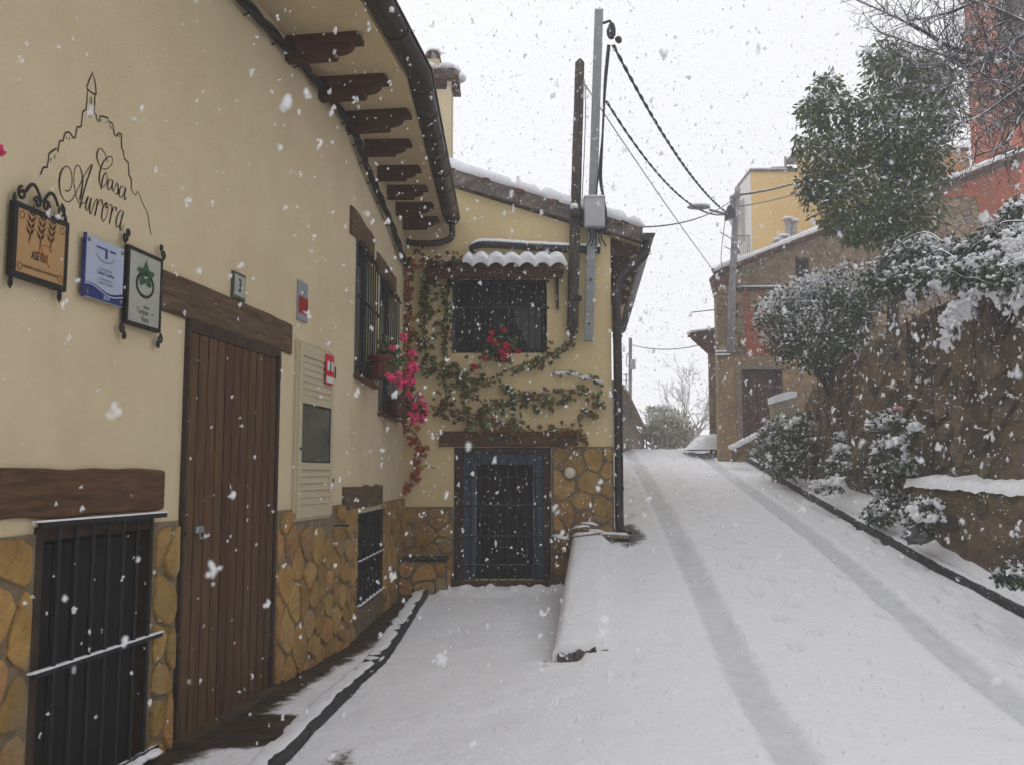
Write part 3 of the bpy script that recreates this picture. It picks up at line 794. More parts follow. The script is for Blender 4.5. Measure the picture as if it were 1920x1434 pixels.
mb = MB(); strip(mb, far, exp_out(OUT, .10), 6.55, ZS + .22, .09); mb.build('roof_snow', M_SNOW, rf)
# corbels: profile in (out, z)
prof = [(0, 0), (.50, 0), (.535, -.045), (.535, -.085), (.47, -.085), (.468, -.10), (.455, -.12), (.425, -.14), (.39, -.15), (.36, -.15), (.355, -.175), (.35, -.195), (0, -.195)]
def corbel_at(base, dirv, length, wd=.09, zk=1.0):
    k = length / .535; mb = MB()
    ax = np.array([-dirv[1], dirv[0], 0.]) * wd / 2; dv = np.array([*dirv, 0.])
    vs = []
    for s in (-1, 1):
        for o, z in prof:
            q = base + dv * o * k + ax * s; vs.append(W1.loc((q[0], q[1], ZS + z * zk)))
    n = len(prof)
    mb.add(vs, [tuple(range(n)), tuple(range(2 * n - 1, n - 1, -1))] + [(i, i + n, (i + 1) % n + n, (i + 1) % n) for i in range(n)])
    return mb.build('corbel', M_CORBEL, house)
cp_px = [(-100, -600), (300, -250), (534, 50), (613, 146), (660, 219), (684, 284), (708, 340), (726, 385), (742, 424), (755, 455)]
for i, (x, y) in enumerate(cp_px):
    if i < 5:
        s = [-1.2, .35, 1.45, 2.2, 2.95][i]; base = W1.w(s, 0, 0); dv = -W1.y[:2]; ln = .60
    else:
        s = W2.px(x, y)[0]; base = W2.w(min(s, L2 - .08), 0, 0); dv = -W2.y[:2]; ln = .475
    corbel_at(base, dv, ln, zk=1.0 if i < 5 else .8)
# wall to soffit cream fillet is plain; gutter half round
GO = exp_out(OUT, .17)
gpts = []
for i in range(2):
    for t in np.linspace(0, 1, 9)[:-1]: gpts.append(GO[i] + (GO[i + 1] - GO[i]) * t)
gpts.append(GO[2])
ZG = ZS + .03
def half_gutter(pts, r, z, drop=0.0, n=10, th=.006):
    mb = MB(); vs = []; k = len(pts)
    for i in range(k):
        t = pts[min(i + 1, k - 1)] - pts[max(i - 1, 0)]; t /= np.linalg.norm(t); nx = np.array([t[1], -t[0], 0])
        for j in range(n + 1):
            a = math.pi * j / n; q = pts[i] + nx * r * math.cos(a); vs.append(W1.loc((q[0], q[1], z - drop * i / k - r * math.sin(a))))
        for j in range(n, -1, -1):
            a = math.pi * j / n; rr = r - th; q = pts[i] + nx * rr * math.cos(a); vs.append(W1.loc((q[0], q[1], z - drop * i / k - rr * math.sin(a))))
    m = 2 * n + 2
    fs = [(i * m + j, i * m + (j + 1) % m, (i + 1) * m + (j + 1) % m, (i + 1) * m + j) for i in range(k - 1) for j in range(m)]
    fs += [tuple(range(m)), tuple(range((k - 1) * m, k * m))[::-1]]
    return mb.add(vs, fs)
gut = half_gutter(gpts, .10, ZG + .045).build('gutter', M_GUTTER, house, smooth=False)
for o in (gut,):
    o.data.polygons.foreach_set('use_smooth', [True] * len(o.data.polygons))
def ring(c, t, r, z, nm, parent):
    mb = MB(); nx = np.array([t[1], -t[0], 0]); 
    vs = []
    for w in (-.018, .018):
        for j in range(13):
            a = math.pi * j / 12
            for rr in (r, r + .006):
                q = c + nx * rr * math.cos(a) + np.array([t[0], t[1], 0]) * w; vs.append(W1.loc((q[0], q[1], z - rr * math.sin(a))))
    fs = []
    for j in range(12):
        o = j * 2; fs += [(o + 1, o + 3, 26 + o + 3, 26 + o + 1), (o, o + 2, o + 3, o + 1), (26 + o, 26 + o + 1, 26 + o + 3, 26 + o + 2)]
    mb.add(vs, fs).build(nm, M_GUTTER, parent)
for i in range(3, len(gpts) - 1):
    if i % 1 == 0:
        t = gpts[i + 1] - gpts[i]; t /= np.linalg.norm(t); ring(gpts[i] + t * .3, t[:2], .101, ZG + .045, 'bracket', gut)
mb = MB(); bead = [W1.loc((q[0] + .103, q[1], ZG + .047)) for q in gpts]; mb.tube(bead, .011, 6); mb.build('rolled_edge', M_GUTTER, gut, smooth=True)
# outlet pipe from the gutter end back to the corner
e = gpts[-1]; mb = MB()
pth = catmull([(e[0], e[1] - .06, ZG - .03), (e[0], e[1] - .06, ZG - .22), (e[0] - .15, e[1] - .08, ZG - .30), (-1.2, 12.15, ZG - .32), (-1.34, 12.2, ZG - .30), (-1.42, 12.3, ZG - .25)], 5)
mb.tube([W1.loc(q) for q in pth], .042, 10); mb.build('outlet_pipe', M_PIPE, gut, smooth=True)

# painted castle outline and lettering (flat paint on the wall)
def zp(pts): return [(60 + x / 4.346, 120 + y / 4.346) for x, y in pts]
def ribbon(mb, pts, wthin, wthick, smooth=True, nib=math.radians(60)):
    q = [np.array(p(x, y)) for x, y in pts]
    if smooth: q = catmull(q, 6)
    vs = []; k = len(q)
    for i in range(k):
        t = q[min(i + 1, k - 1)] - q[max(i - 1, 0)]; t = t / (np.linalg.norm(t) + 1e-9)
        ang = math.atan2(t[1], t[0]); w = wthin + (wthick - wthin) * abs(math.sin(ang)) ** 3 if t[1] < 0 else wthin + (wthick - wthin) * .15
        if i in (0, k - 1): w *= .6
        nn = np.array([-t[1], t[0]]) * w / 2
        vs += [(q[i][0] + nn[0], -.0025, q[i][1] + nn[1]), (q[i][0] - nn[0], -.0025, q[i][1] - nn[1])]
    mb.add(vs, [(2 * i, 2 * i + 1, 2 * i + 3, 2 * i + 2) for i in range(k - 1)])
cas = MB()
L1_ = [(62, 922), (72, 890), (85, 850), (102, 842), (120, 845), (128, 800), (135, 735), (160, 712), (195, 690), (210, 720), (214, 680), (222, 630), (250, 628), (258, 595), (270, 560), (300, 558), (318, 580), (335, 605), (350, 600), (357, 560), (365, 515), (397, 515), (405, 450), (410, 390), (437, 375), (445, 300), (450, 215)]
L2_ = [(450, 215), (443, 190), (465, 130), (492, 70), (507, 130), (517, 190), (520, 250), (490, 240), (465, 222), (445, 200)]
L3_ = [(511, 250), (507, 330), (503, 402), (518, 410), (525, 450), (543, 470), (553, 425), (617, 440), (622, 470), (655, 490), (663, 540), (666, 572), (685, 592), (705, 565), (727, 572), (727, 640), (729, 695), (742, 710), (747, 770), (782, 805), (785, 860), (789, 910), (807, 940), (808, 1030), (840, 1070), (858, 1040), (875, 1075), (905, 1150), (940, 1220), (950, 1290), (958, 1340), (967, 1395)]
for L in (L1_, L2_, L3_[:24]): ribbon(cas, zp(L), .008, .011, False)
ribbon(cas, zp(L3_[23:]), .004, .0075, True)
for L in ([(470, 272), (483, 275), (482, 332), (469, 328), (470, 272)],): ribbon(cas, zp(L), .005, .006, False)
ribbon(cas, zp([(470 + 10 * math.cos(a), 422 + 17 * math.sin(a)) for a in np.linspace(0, 6.3, 12)]), .005, .006)
for a_, b_ in (((152, 770), (148, 800)), ((183, 742), (180, 778)), ((280, 595), (277, 615)), ((302, 600), (300, 622)), ((560, 450), (560, 478)), ((600, 470), (600, 485)), ((630, 495), (632, 515)), ((643, 510), (643, 532)), ((714, 575), (712, 602))):
    ribbon(cas, zp([a_, b_]), .007, .009, False)
cas.build('painted_castle', M_INK, house)
let = MB()
TXT = [[(610, 805), (597, 745), (572, 702), (545, 693), (528, 730), (530, 780), (552, 838), (590, 860), (635, 835), (655, 790), (645, 758), (618, 760), (580, 800), (556, 860), (545, 930), (550, 980), (575, 1005), (600, 975), (612, 930), (600, 890), (580, 915), (566, 970), (560, 1025)],
       [(650, 948), (626, 945), (612, 990), (624, 1030), (645, 1000), (656, 948), (650, 1010), (660, 1042), (672, 1010)], [(672, 1010), (692, 972), (700, 1025), (692, 1063), (674, 1055)],
       [(750, 1010), (725, 1000), (708, 1050), (716, 1090), (740, 1068), (762, 1008), (750, 1080), (755, 1110), (770, 1088)],
       [(265, 1030), (298, 1037), (322, 985), (318, 885), (285, 836), (245, 860), (221, 940), (227, 1040), (265, 1115), (312, 1118), (352, 1060), (400, 960), (440, 880), (487, 815)], [(490, 825), (450, 940), (415, 1060), (385, 1182)],
       [(392, 1142), (368, 1110), (348, 1040), (338, 945), (346, 860), (370, 828), (398, 868), (410, 950), (400, 1040), (385, 1110)], [(385, 1140), (425, 1132), (455, 1080)],
       [(457, 1080), (437, 1150), (436, 1190), (452, 1185), (478, 1095), (466, 1180), (475, 1225), (500, 1150), (512, 1115)], [(512, 1115), (532, 1108), (524, 1170), (508, 1243)], [(520, 1180), (548, 1120), (566, 1110), (570, 1150)],
       [(605, 1130), (580, 1160), (565, 1240), (576, 1282), (602, 1250), (617, 1170), (605, 1130), (600, 1175), (622, 1160)], [(625, 1150), (650, 1160), (642, 1230), (627, 1307)], [(640, 1240), (662, 1180), (680, 1168), (684, 1205)],
       [(738, 1196), (708, 1208), (683, 1280), (690, 1330), (715, 1305), (743, 1205), (718, 1310), (718, 1358), (748, 1312)]]
for L in TXT: ribbon(let, zp(L), .0036, .0115)
let.build('painted_lettering', M_INK, house)

# cable run along the wall under the eave
mb = MB(); cab = thing('wall_cable', 'thick black cable bundle clipped along the wall under the left eave', 'cable', W1)
cpx = [(380, -80), (450, 0), (520, 75), (575, 135), (640, 215), (660, 245)]
pts = [W1.px(x, y, .04) for x, y in cpx]; pts = [(s, -.04, z) for s, z in pts]
cpx2 = [(672, 275), (690, 325), (712, 375), (735, 430), (752, 478), (765, 500)]
pts += [w2(min(W2.px(x, y, .04)[0], L2 - .05), -.04, W2.px(x, y, .04)[1]) for x, y in cpx2]
base = catmull(pts, 8)
for k in range(3):
    mb = MB(); q = []
    for i, b in enumerate(base):
        ph = i * .5 + k * 2.1; q.append((b[0], b[1] - .018 * math.cos(ph) - .02, b[2] + .022 * math.sin(ph) - (.012 if k == 2 and i > 40 else 0)))
    mb.tube(q, .019, 6); mb.build('cable', M_CABLE, cab, smooth=True)
for i in range(4, len(base), 6):
    b = base[i]; mb = MB(); mb.tube([(b[0] - .03, b[1] + .03, b[2] - .05), (b[0], b[1] - .035, b[2] - .012), (b[0] + .02, b[1] + .02, b[2] + .04)], .008, 5); mb.build('clip', M_CABLE, cab)

# ------------------------------------------------------------------ signs on the wall
def text_mesh(body, size, m, parent, x, z, y, name='lettering', align='CENTER', sx=1.0, bold=0.0, ital=0.0):
    cu = bpy.data.curves.new(name, 'FONT'); cu.body = body; cu.size = size; cu.align_x = align; cu.align_y = 'CENTER'; cu.offset = bold; cu.shear = ital
    cu.fill_mode = 'BOTH'; cu.extrude = 0.0004
    tmp = bpy.data.objects.new('tmp', cu); COL.objects.link(tmp)
    dg = bpy.context.evaluated_depsgraph_get(); me = bpy.data.meshes.new_from_object(tmp.evaluated_get(dg))
    bpy.data.objects.remove(tmp)
    off = LOC[parent.name]
    for v in me.vertices:
        X, Y = v.co.x, v.co.y; v.co = (x + X * sx - off[0], y - off[1] - v.co.z, z + Y - off[2])
    me.materials.clear(); me.materials.append(m)
    o = bpy.data.objects.new(name, me); COL.objects.link(o); o.parent = parent; LOC[o.name] = off
    return o
def scroll(mb, c, r0, turns, y, start, hand=1, n=18, th=.008, wd=.014):
    pts = []
    for i in range(n + 1):
        t = i / n; a = start + hand * turns * 2 * math.pi * t; r = r0 * (1 - .78 * t); pts.append((c[0] + r * math.cos(a), y, c[1] + r * math.sin(a)))
    mb.tube(pts, th, 6)
# 1: amber association sign
a, b, c, d = rect([(30, 374), (132, 421), (123, 548), (21, 515)], .045)
t = thing('wall_sign', 'square amber sign with three wheat ears in a black wrought iron frame', 'sign', W1, (a, 0, c)); t.scale = (1, .5, 1)
fr = .024
mb = MB(); mb.box(a, a + fr, -.09, -.035, c, d); mb.box(b - fr, b, -.09, -.035, c, d); mb.box(a + fr, b - fr, -.09, -.035, d - fr, d); mb.box(a + fr, b - fr, -.09, -.035, c, c + fr)
mb.build('frame', M_IRON, t)
mb = MB(); mb.box(a + fr, b - fr, -.085, -.05, c + fr, d - fr); mb.build('panel', mat('amber_panel', (.40, .245, .105), (.37, .22, .092), 4, .55), t)
mb = MB(); mx = (a + b) / 2; w = b - a
for sgn in (-1, 1):
    scroll(mb, (mx + sgn * w * .36, d + .045), .03, 1.3, -.07, math.pi / 2 if sgn > 0 else math.pi / 2, -sgn)
    arc = [(mx + sgn * w * (.30 - .28 * k), -.07, d + .02 + .085 * math.sin(math.pi * min(1, .15 + k * .75))) for k in np.linspace(0, 1, 10)]
    mb.tube(arc, .009, 6); scroll(mb, (mx + sgn * .03, d + .035), .026, 1.2, -.07, 0 if sgn > 0 else math.pi, sgn)
mb.build('scrollwork', M_IRON, t, smooth=True)
for x in (a + .012, b - .03): MB().tube([(x, -.062, c), (x, -.062, c - .035), (x, -.062, c - .055)], [.013, .016, .003], 8).build('finial', M_IRON, t)
for x in (a + .012, b - .012): MB().tube([(x, -.062, d), (x, -.062, d + .02), (x, -.062, d + .04)], [.014, .012, .003], 8).build('finial', M_IRON, t)
mb = MB()
mb.box(a + .05, a + .07, -.04, 0, (c + d) / 2 - .01, (c + d) / 2 + .01); mb.box(b - .07, b - .05, -.04, 0, (c + d) / 2 - .01, (c + d) / 2 + .01)
mb.build('wall_fixing', M_IRON, t)
M_WHEAT = mat('print_brown', (.055, .012, .010), None, rough=.7); M_ORP = mat('print_orange', (.40, .10, .02), None, rough=.7)
yf = -.0885
def leaf_shape(mb, x, z, ang, ln, wd, y):
    ca, sa = math.cos(ang), math.sin(ang); pts = []
    for u, v in ((0, 0), (.35, .5), (1, 0), (.35, -.5)): pts.append((x + u * ln * ca - v * wd * sa, y, z + u * ln * sa + v * wd * ca))
    mb.add(pts, [(0, 1, 2, 3)])
for i in range(3):
    mb = MB(); x = mx + (i - 1) * w * .19; z = (c + d) / 2 + .045 - (0 if i != 1 else .004); k = w / .42
    for s in range(4):
        for sd in (-1, 1): leaf_shape(mb, x - .004 * s, z + (.085 - s * .032) * k, math.radians(90 - sd * 38), .055 * k, .017 * k, yf)
    leaf_shape(mb, x + .004, z + .105 * k, math.radians(86), .05 * k, .015 * k, yf); leaf_shape(mb, x - .016, z - .055 * k, math.radians(80), .09 * k, .010 * k, yf)
    mb.build('wheat_ear', M_WHEAT, t)
text_mesh('ASETUR', .052, mat('print_black', (.02, .015, .014), None, rough=.7), t, mx - .01, c + .115, yf, sx=.62, bold=.001)
mb = MB(); arc = [(mx + .03 + .045 * math.cos(q), yf + .001, c + .145 + .035 * math.sin(q)) for q in np.linspace(.4, 5.2, 14)]; mb.tube(arc, .0028, 5)
mb.tube([(mx - .01, yf + .001, c + .165), (mx + .02, yf + .001, c + .13), (mx + .06, yf + .001, c + .085)], [.002, .006, .002], 6); mb.build('emblem', M_ORP, t)
text_mesh('asociación española de turismo rural', .024, M_WHEAT, t, mx, c + .058, yf, sx=.92 * (w - .09) / .40)
mb = MB()
for x, z, s in ((a + .05, c + .05, 0), (b - .05, c + .05, 1), (a + .05, d - .05, 3), (b - .05, d - .05, 2)):
    mb.tube([(x + .016 * math.cos(q), yf + .001, z + .016 * math.sin(q)) for q in np.linspace(0, 6.28, 10)], .0018, 4)
mb.build('corner_ornaments', M_WHEAT, t)
# 2: blue and white tourism plaque on stand-offs
a, b, c, d = rect([(164, 437), (235, 470), (228, 578), (156, 553)], .035)
t = thing('wall_plaque', 'blue and white glass tourism quality plaque between the two framed signs', 'plaque', W1, (a, 0, c)); t.scale = (1, .5, 1)
mb = MB(); mb.box(a, b, -.07, -.058, c, d, bev=.003); mb.build('plate', mat('plaque_white', (.40, .44, .55), (.37, .41, .52), 4, .12, spec=.6), t)
mb = MB(); mb.box(a - .012, a + .003, -.072, -.05, c - .004, d + .004); mb.build('blue_edge', mat('plaque_blue', (.015, .03, .14), None, rough=.25, spec=.5), t)
mb = MB()
for x in (a + .02, b - .02):
    for z in (c + .025, d - .025): mb.tube([(x, 0, z), (x, -.078, z)], .011, 10)
mb.build('stand_off', mat('steel_fixing', (.22, .20, .19), None, rough=.35, metal=.6), t)
y = -.0715; w, h = b - a, d - c; mx = (a + b) / 2
wave = [(a + w * k, c + h * (.20 + .045 * math.sin(k * 6.3 + .6) )) for k in np.linspace(0, 1, 16)]
mb = MB(); mb.add([(x, y, z) for x, z in wave] + [(x, y, c + .002) for x, z in wave], [(i, i + 16, i + 17, i + 1) for i in range(15)]); mb.build('blue_wave', MATS['plaque_blue'], t)
mb = MB(); mb.tube([(x, y - .0005, z - h * .02 - h * .04 * i / 16) for i, (x, z) in enumerate(wave)], .0022, 4); mb.build('wave_line', mat('plaque_pale', (.55, .58, .68), None, rough=.4), t)
mb = MB(); mb.box(mx - w * .24, mx + w * .02, y, y + .001, d - h * .155, d - h * .125); mb.box(mx + w * .10, mx + w * .26, y, y + .001, d - h * .155, d - h * .125); mb.box(mx - w * .015, mx + w * .045, y - .0002, y + .001, d - h * .29, d - h * .125); mb.build('emblem', MATS['plaque_blue'], t)
mb = MB(); mb.tube([(mx + w * .22 * math.cos(q), y, d - h * .25 + h * .10 * math.sin(q)) for q in np.linspace(math.pi * 1.0, math.pi * 2.0, 14)], .005, 5); mb.build('emblem_arc', mat('plaque_grey', (.20, .24, .26), None, rough=.4), t)
for i, (s, z, sz, m_) in enumerate((('Compromiso', .475, .026, 'plaque_grey'), ('Calidad Turística', .545, .028, 'plaque_blue'), ('Compromiso', .635, .024, 'plaque_grey'), ('Calidad Turística', .70, .026, 'plaque_grey'))):
    text_mesh(s, sz, MATS[m_], t, mx + .005, d - h * z, y - .0005, sx=.80)
text_mesh('2014', .028, MATS['plaque_pale'], t, mx + .02, c + h * .065, y - .001)
# 3: grey rural tourism sign with scroll corners
a, b, c, d = rect([(240, 458), (306, 487), (300, 628), (236, 603)], .04)
t = thing('wall_sign', 'tall grey sign with green vine leaf in a black frame with scrolled corners', 'sign', W1, (a, 0, c)); t.scale = (1, .5, 1)
mb = MB(); fr = .02
mb.box(a, a + fr, -.085, -.035, c, d); mb.box(b - fr, b, -.085, -.035, c, d); mb.box(a + fr, b - fr, -.085, -.035, d - fr, d); mb.box(a + fr, b - fr, -.085, -.035, c, c + fr)
mb.build('frame', M_IRON, t)
mb = MB(); mb.box(a + fr, b - fr, -.078, -.05, c + fr, d - fr); mb.build('panel', mat('grey_panel', (.36, .36, .32), (.33, .33, .29), 4, .5), t)
for x, sgn in ((a, -1), (b, 1)):
    for z, s2 in ((c, -1), (d, 1)):
        mb = MB(); scroll(mb, (x + sgn * .012, z + s2 * .03), .024, 1.2, -.065, math.pi / 2 * -s2, sgn * s2, th=.010); scroll(mb, (x - sgn * .004, z + s2 * .065), .017, 1.1, -.065, math.pi / 2 * -s2, -sgn * s2, th=.009); mb.build('scroll_corner', M_IRON, t, smooth=True)
mb = MB(); mb.tube([(a + .02, -.04, (c + d) / 2), (a + .02, .02, (c + d) / 2)], .008, 6); mb.tube([(b - .02, -.04, (c + d) / 2), (b - .02, .02, (c + d) / 2)], .008, 6); mb.build('wall_fixing', M_IRON, t)
mx = (a + b) / 2; w, h = b - a, d - c; y = -.0805
mb = MB(); cz = d - h * .44
ring_ = [(mx + w * .24 * math.cos(q), y, cz + h * .15 * math.sin(q)) for q in np.linspace(0, 2 * math.pi, 28)]
mb.tube(ring_, .0085, 6); mb.build('emblem_ring', MATS['print_black'], t, smooth=True)
M_GRN = mat('print_green', (.025, .075, .04), None, rough=.6)
mb = MB(); lc = (mx, d - h * .30); pts = []
for k, q in enumerate(np.linspace(math.pi / 2, math.pi / 2 + 2 * math.pi, 41)[:-1]):
    r = 1 + .28 * math.cos(5 * (q - math.pi / 2)) + .08 * math.cos(15 * q); pts.append((lc[0] + w * .20 * r * math.cos(q), y - .006, lc[1] + h * .115 * r * math.sin(q) * (1.25 if math.sin(q) < 0 else 1)))
mb.add(pts + [(lc[0], y - .008, lc[1])], [(i, (i + 1) % 40, 40) for i in range(40)]); mb.build('leaf_emblem', M_GRN, t)
mb = MB(); mb.tube([(mx, y - .010, d - h * .33), (mx, y - .010, d - h * .27)], .008, 6); mb.build('leaf_stalk', MATS['print_black'], t)
mb = MB(); leaf_shape(mb, mx, d - h * .20, math.radians(80), .05, .014, y - .006); mb.build('leaf_tip', M_GRN, t)
for s, z, sz, ox in (('Vivienda', .725, .024, .02), ('Turismo', .795, .044, -.014), ('de', .79, .02, .085), ('Rural', .89, .044, .012)):
    text_mesh(s, sz, M_GRN, t, mx + ox, d - h * z, y - .0005, sx=.78)
# house number
a, b, c, d = rect([(439, 507), (461, 518), (459, 569), (437, 557)], .02)
t = thing('house_number', 'small house number plate reading 3 above the door beam', 'number plate', W1, (a, 0, c))
mb = MB(); mb.box(a, b, -.022, .0, c, d, bev=.003); mb.build('plate', mat('plate_green', (.06, .075, .05), None, rough=.4), t)
mb = MB(); mb.box(a + .012, b - .012, -.0235, -.0221, c + .025, d - .02); mb.build('field', mat('plate_grey', (.34, .35, .32), None, rough=.4), t)
text_mesh('3', (d - c) * .68, MATS['print_black'], t, (a + b) / 2, (c + d) / 2, -.0245, name='digit', sx=.8, bold=.003)
# alarm company plate
a, b, c, d = rect([(562, 525), (580, 534), (576, 606), (559, 597)], .02)
t = thing('notice_plate', 'narrow grey and red notice plate above the meter cabinet', 'notice', W1, (a, 0, c))
h = d - c
mb = MB(); mb.box(a, b, -.018, 0, c, d, bev=.002); mb.build('plate', mat('notice_grey', (.24, .26, .28), None, rough=.4), t)
mb = MB(); mb.box(a + .002, b - .002, -.0195, -.0181, c + h * .17, c + h * .60); mb.build('red_field', mat('notice_red', (.26, .012, .016), None, rough=.45), t)
text_mesh('24 h', h * .12, MATS['print_black'], t, (a + b) / 2, c + h * .72, -.0195, sx=.7)
# meter cabinet
a, b, c, d = rect([(563, 637), (627, 664), (618, 976), (548, 971)], .03)
t = thing('meter_cabinet', 'tall cream meter cabinet with louvres and a dark window beside the door', 'cabinet', W1, (a, 0, c))
mb = MB(); mb.box(a, b, -.028, .0, c, d, bev=.004); mb.build('body', M_CABINET, t)
w, h = b - a, d - c
mb = MB(); f = .07
mb.box(a + .02, a + f + .02, -.045, -.028, c + .02, d - .02, bev=.003); mb.box(b - f, b - .005, -.045, -.028, c + .02, d - .02, bev=.003)
for z0, z1 in ((0.015, .085), (.285, .325), (.655, .70), (.92, .985)): mb.box(a + f + .02, b - f, -.044, -.028, c + h * z0, c + h * z1, bev=.003)
mb.build('door_frame', M_CABINET, t)
for z0, z1, n in ((.085, .285, 5), (.70, .92, 6)):
    for i in range(n):
        q0 = c + h * (z0 + (z1 - z0) * i / n); q1 = c + h * (z0 + (z1 - z0) * (i + 1) / n)
        mb = MB(); mb.add([(a + f + .02, -.029, q1), (b - f, -.029, q1), (b - f, -.040, q0 + .006), (a + f + .02, -.040, q0 + .006), (a + f + .02, -.029, q0), (b - f, -.029, q0)], [(0, 3, 2, 1), (3, 4, 5, 2)])
        mb.build('louvre_slat', M_CABINET, t)
mb = MB(); mb.box(a + f + .02, b - f, -.036, -.029, c + h * .325, c + h * .655); mb.build('glass', mat('grey_glass', (.085, .095, .085), (.06, .068, .062), 3, rough=.12, spec=.5), t)
mb = MB(); g0, g1, h0, h1 = a + f + .02, b - f, c + h * .325, c + h * .655
for q in ((g0, g0 + .012, h0, h1), (g1 - .012, g1, h0, h1), (g0 + .012, g1 - .012, h1 - .012, h1), (g0 + .012, g1 - .012, h0, h0 + .012)): mb.box(q[0], q[1], -.042, -.036, q[2], q[3])
mb.build('gasket', M_IRON, t)
for z in (.20, .88): mb = MB(); mb.box(b + .002, b + .022, -.05, .0, c + h * z - .05, c + h * z + .05, bev=.006); mb.build('hinge', M_IRON, t)
mb = MB(); mb.disc((a + .05, -.045, c + h * .40), (0, -1, 0), .01, .012, 10); mb.build('lock', M_IRON, t)
# red warning sticker
a, b, c, d = rect([(614, 664), (627, 669), (626, 723), (611, 718)], .06)
t = thing('warning_sign', 'small red and white warning sign at the top corner of the meter cabinet', 'notice', W1, (a, -.05, c)); h = d - c
mb = MB(); mb.box(a, b, -.058, -.050, c, d); mb.build('plate', mat('warn_red', (.52, .02, .035), None, rough=.45), t)
mb = MB(); mb.box(a + .025, b - .02, -.0595, -.0581, c + h * .45, c + h * .78); mb.build('picture_field', mat('warn_white', (.62, .60, .58), None, rough=.45), t)
mb = MB(); mb.box(a + .008, b - .008, -.0596, -.0581, c + h * .05, c + h * .26); mb.build('white_field', MATS['warn_white'], t)
mb = MB(); xm = (a + b) / 2 + .004; zm_ = c + h * .60
mb.add([(xm - .02, -.0605, zm_ - .04), (xm + .015, -.0605, zm_ - .05), (xm + .02, -.0605, zm_ + .02), (xm + .005, -.0605, zm_ + .06), (xm - .012, -.0605, zm_ + .03)], [(0, 1, 2, 3, 4)]); mb.build('pictogram', MATS['print_black'], t)
# iron bar sticking out near stone plinth end
s, z = p(628, 985, .02)
mb = MB(); mb.tube([(s, .02, z), (s + .02, -.14, z)], .008, 6); mb.build('iron_peg', M_IRON, house)

# ================================================================== WING (annexe) across the end of the yard
wing = thing('annex', 'yellow two storey annex with tiled window hood and iron gate across the yard', 'house', WG, (0, 0, 0))
def q(x, y, out=0): return WG.px(x, y, out)
GX0, GX1, GZ0, GZ1 = -.76, .51, .14, 1.86
WX0, WX1, WZ0, WZ1 = q(849, 520)[0], q(1026, 660)[0], q(1026, 662)[1], q(850, 522)[1]
XR = q(1148, 800)[0]
SL = (4.79 - 5.6) / (1.72 + .83)            # roof slope
def rake(X): return 5.6 + SL * (X + .83)     # top of the verge band
ztop = rake(XR) - .23
mb = MB(); wall_holes(mb, CORN[0] - .25, XR, -.3, ztop, [(GX0, GX1, GZ0, GZ1), (WX0, WX1, WZ0, WZ1)], 0, .3)
mb.prism([(CORN[0] - 1.6, ztop), (XR, ztop), (CORN[0] - 1.6, rake(CORN[0] - 1.6) - .23)], 0.0, .3)
mb.build('wall', M_PLASTER_Y, wing)
# side wall running back along the street
sx = .08
mb = MB(); mb.add([(XR, .3, -.3), (XR + sx * 8, 8, -.3), (XR + sx * 8, 8, ztop), (XR, .3, ztop)], [(0, 1, 2, 3)]); mb.build('side_wall', M_PLASTER_Y, wing)
# verge band + roof + snow
mb = MB(); xa, xb = -2.6, 1.74
mb.prism([(xa, rake(xa) - .22), (xb, rake(xb) - .20), (xb, rake(xb)), (xa, rake(xa))], -.12, .1); mb.build('verge', M_VERGE, wing)
mb = MB()
for i in range(2):
    pass
mb.add([(xa, .1, rake(xa) - .10), (xb, .1, rake(xb) - .10), (xb + .6, 8, rake(xb) - .10), (xa, 8, rake(xa) - .10), (xa, .1, rake(xa) - .01), (xb, .1, rake(xb) - .01), (xb + .6, 8, rake(xb) - .01), (xa, 8, rake(xa) - .01)],
       [(0, 1, 2, 3), (7, 6, 5, 4), (0, 4, 5, 1), (1, 5, 6, 2), (3, 2, 6, 7)])
roof = mb.build('roof', M_TILE, wing)
mb = MB(); nn = 60; mm = 8; vs = []
for i in range(nn + 1):
    X = xa + (xb + .03 - xa) * i / nn; k = 1 if 0 < i < nn else .3
    lump = .125 + .03 * mnoise.noise(Vector((X * 3.1, 0, 4))) + .016 * mnoise.noise(Vector((X * 11, 0, 2))); lump *= k
    if abs((X * 2.6) % 1) < .06: lump *= .55
    for j in range(mm + 1):
        yy, zf_ = ((-.13, -.1), (-.165, .15), (-.172, .5), (-.155, .82), (-.11, 1.0), (.05, 1.05), (.4, 1.05), (.9, 1.05), (1.3, 1.0))[j]
        vs.append((X, yy - .02 * mnoise.noise(Vector((X * 7, j * .3, 3))) * (j < 5), rake(X) + lump * zf_))
mb.add(vs, [(i * (mm + 1) + j, (i + 1) * (mm + 1) + j, (i + 1) * (mm + 1) + j + 1, i * (mm + 1) + j + 1) for i in range(nn) for j in range(mm)])
mb.build('roof_snow', M_SNOW, roof, smooth=True)
for i in range(9):                         # tile noses peeping out along the verge
    X = xa + .4 + i * .46; mb = MB(); pr = [(X + .07 * math.cos(a_), rake(X) - .05 + .055 * math.sin(a_)) for a_ in np.linspace(0, math.pi, 8)]
    mb.prism(pr, -.145, -.02); mb.build('tile', M_TILE, roof)
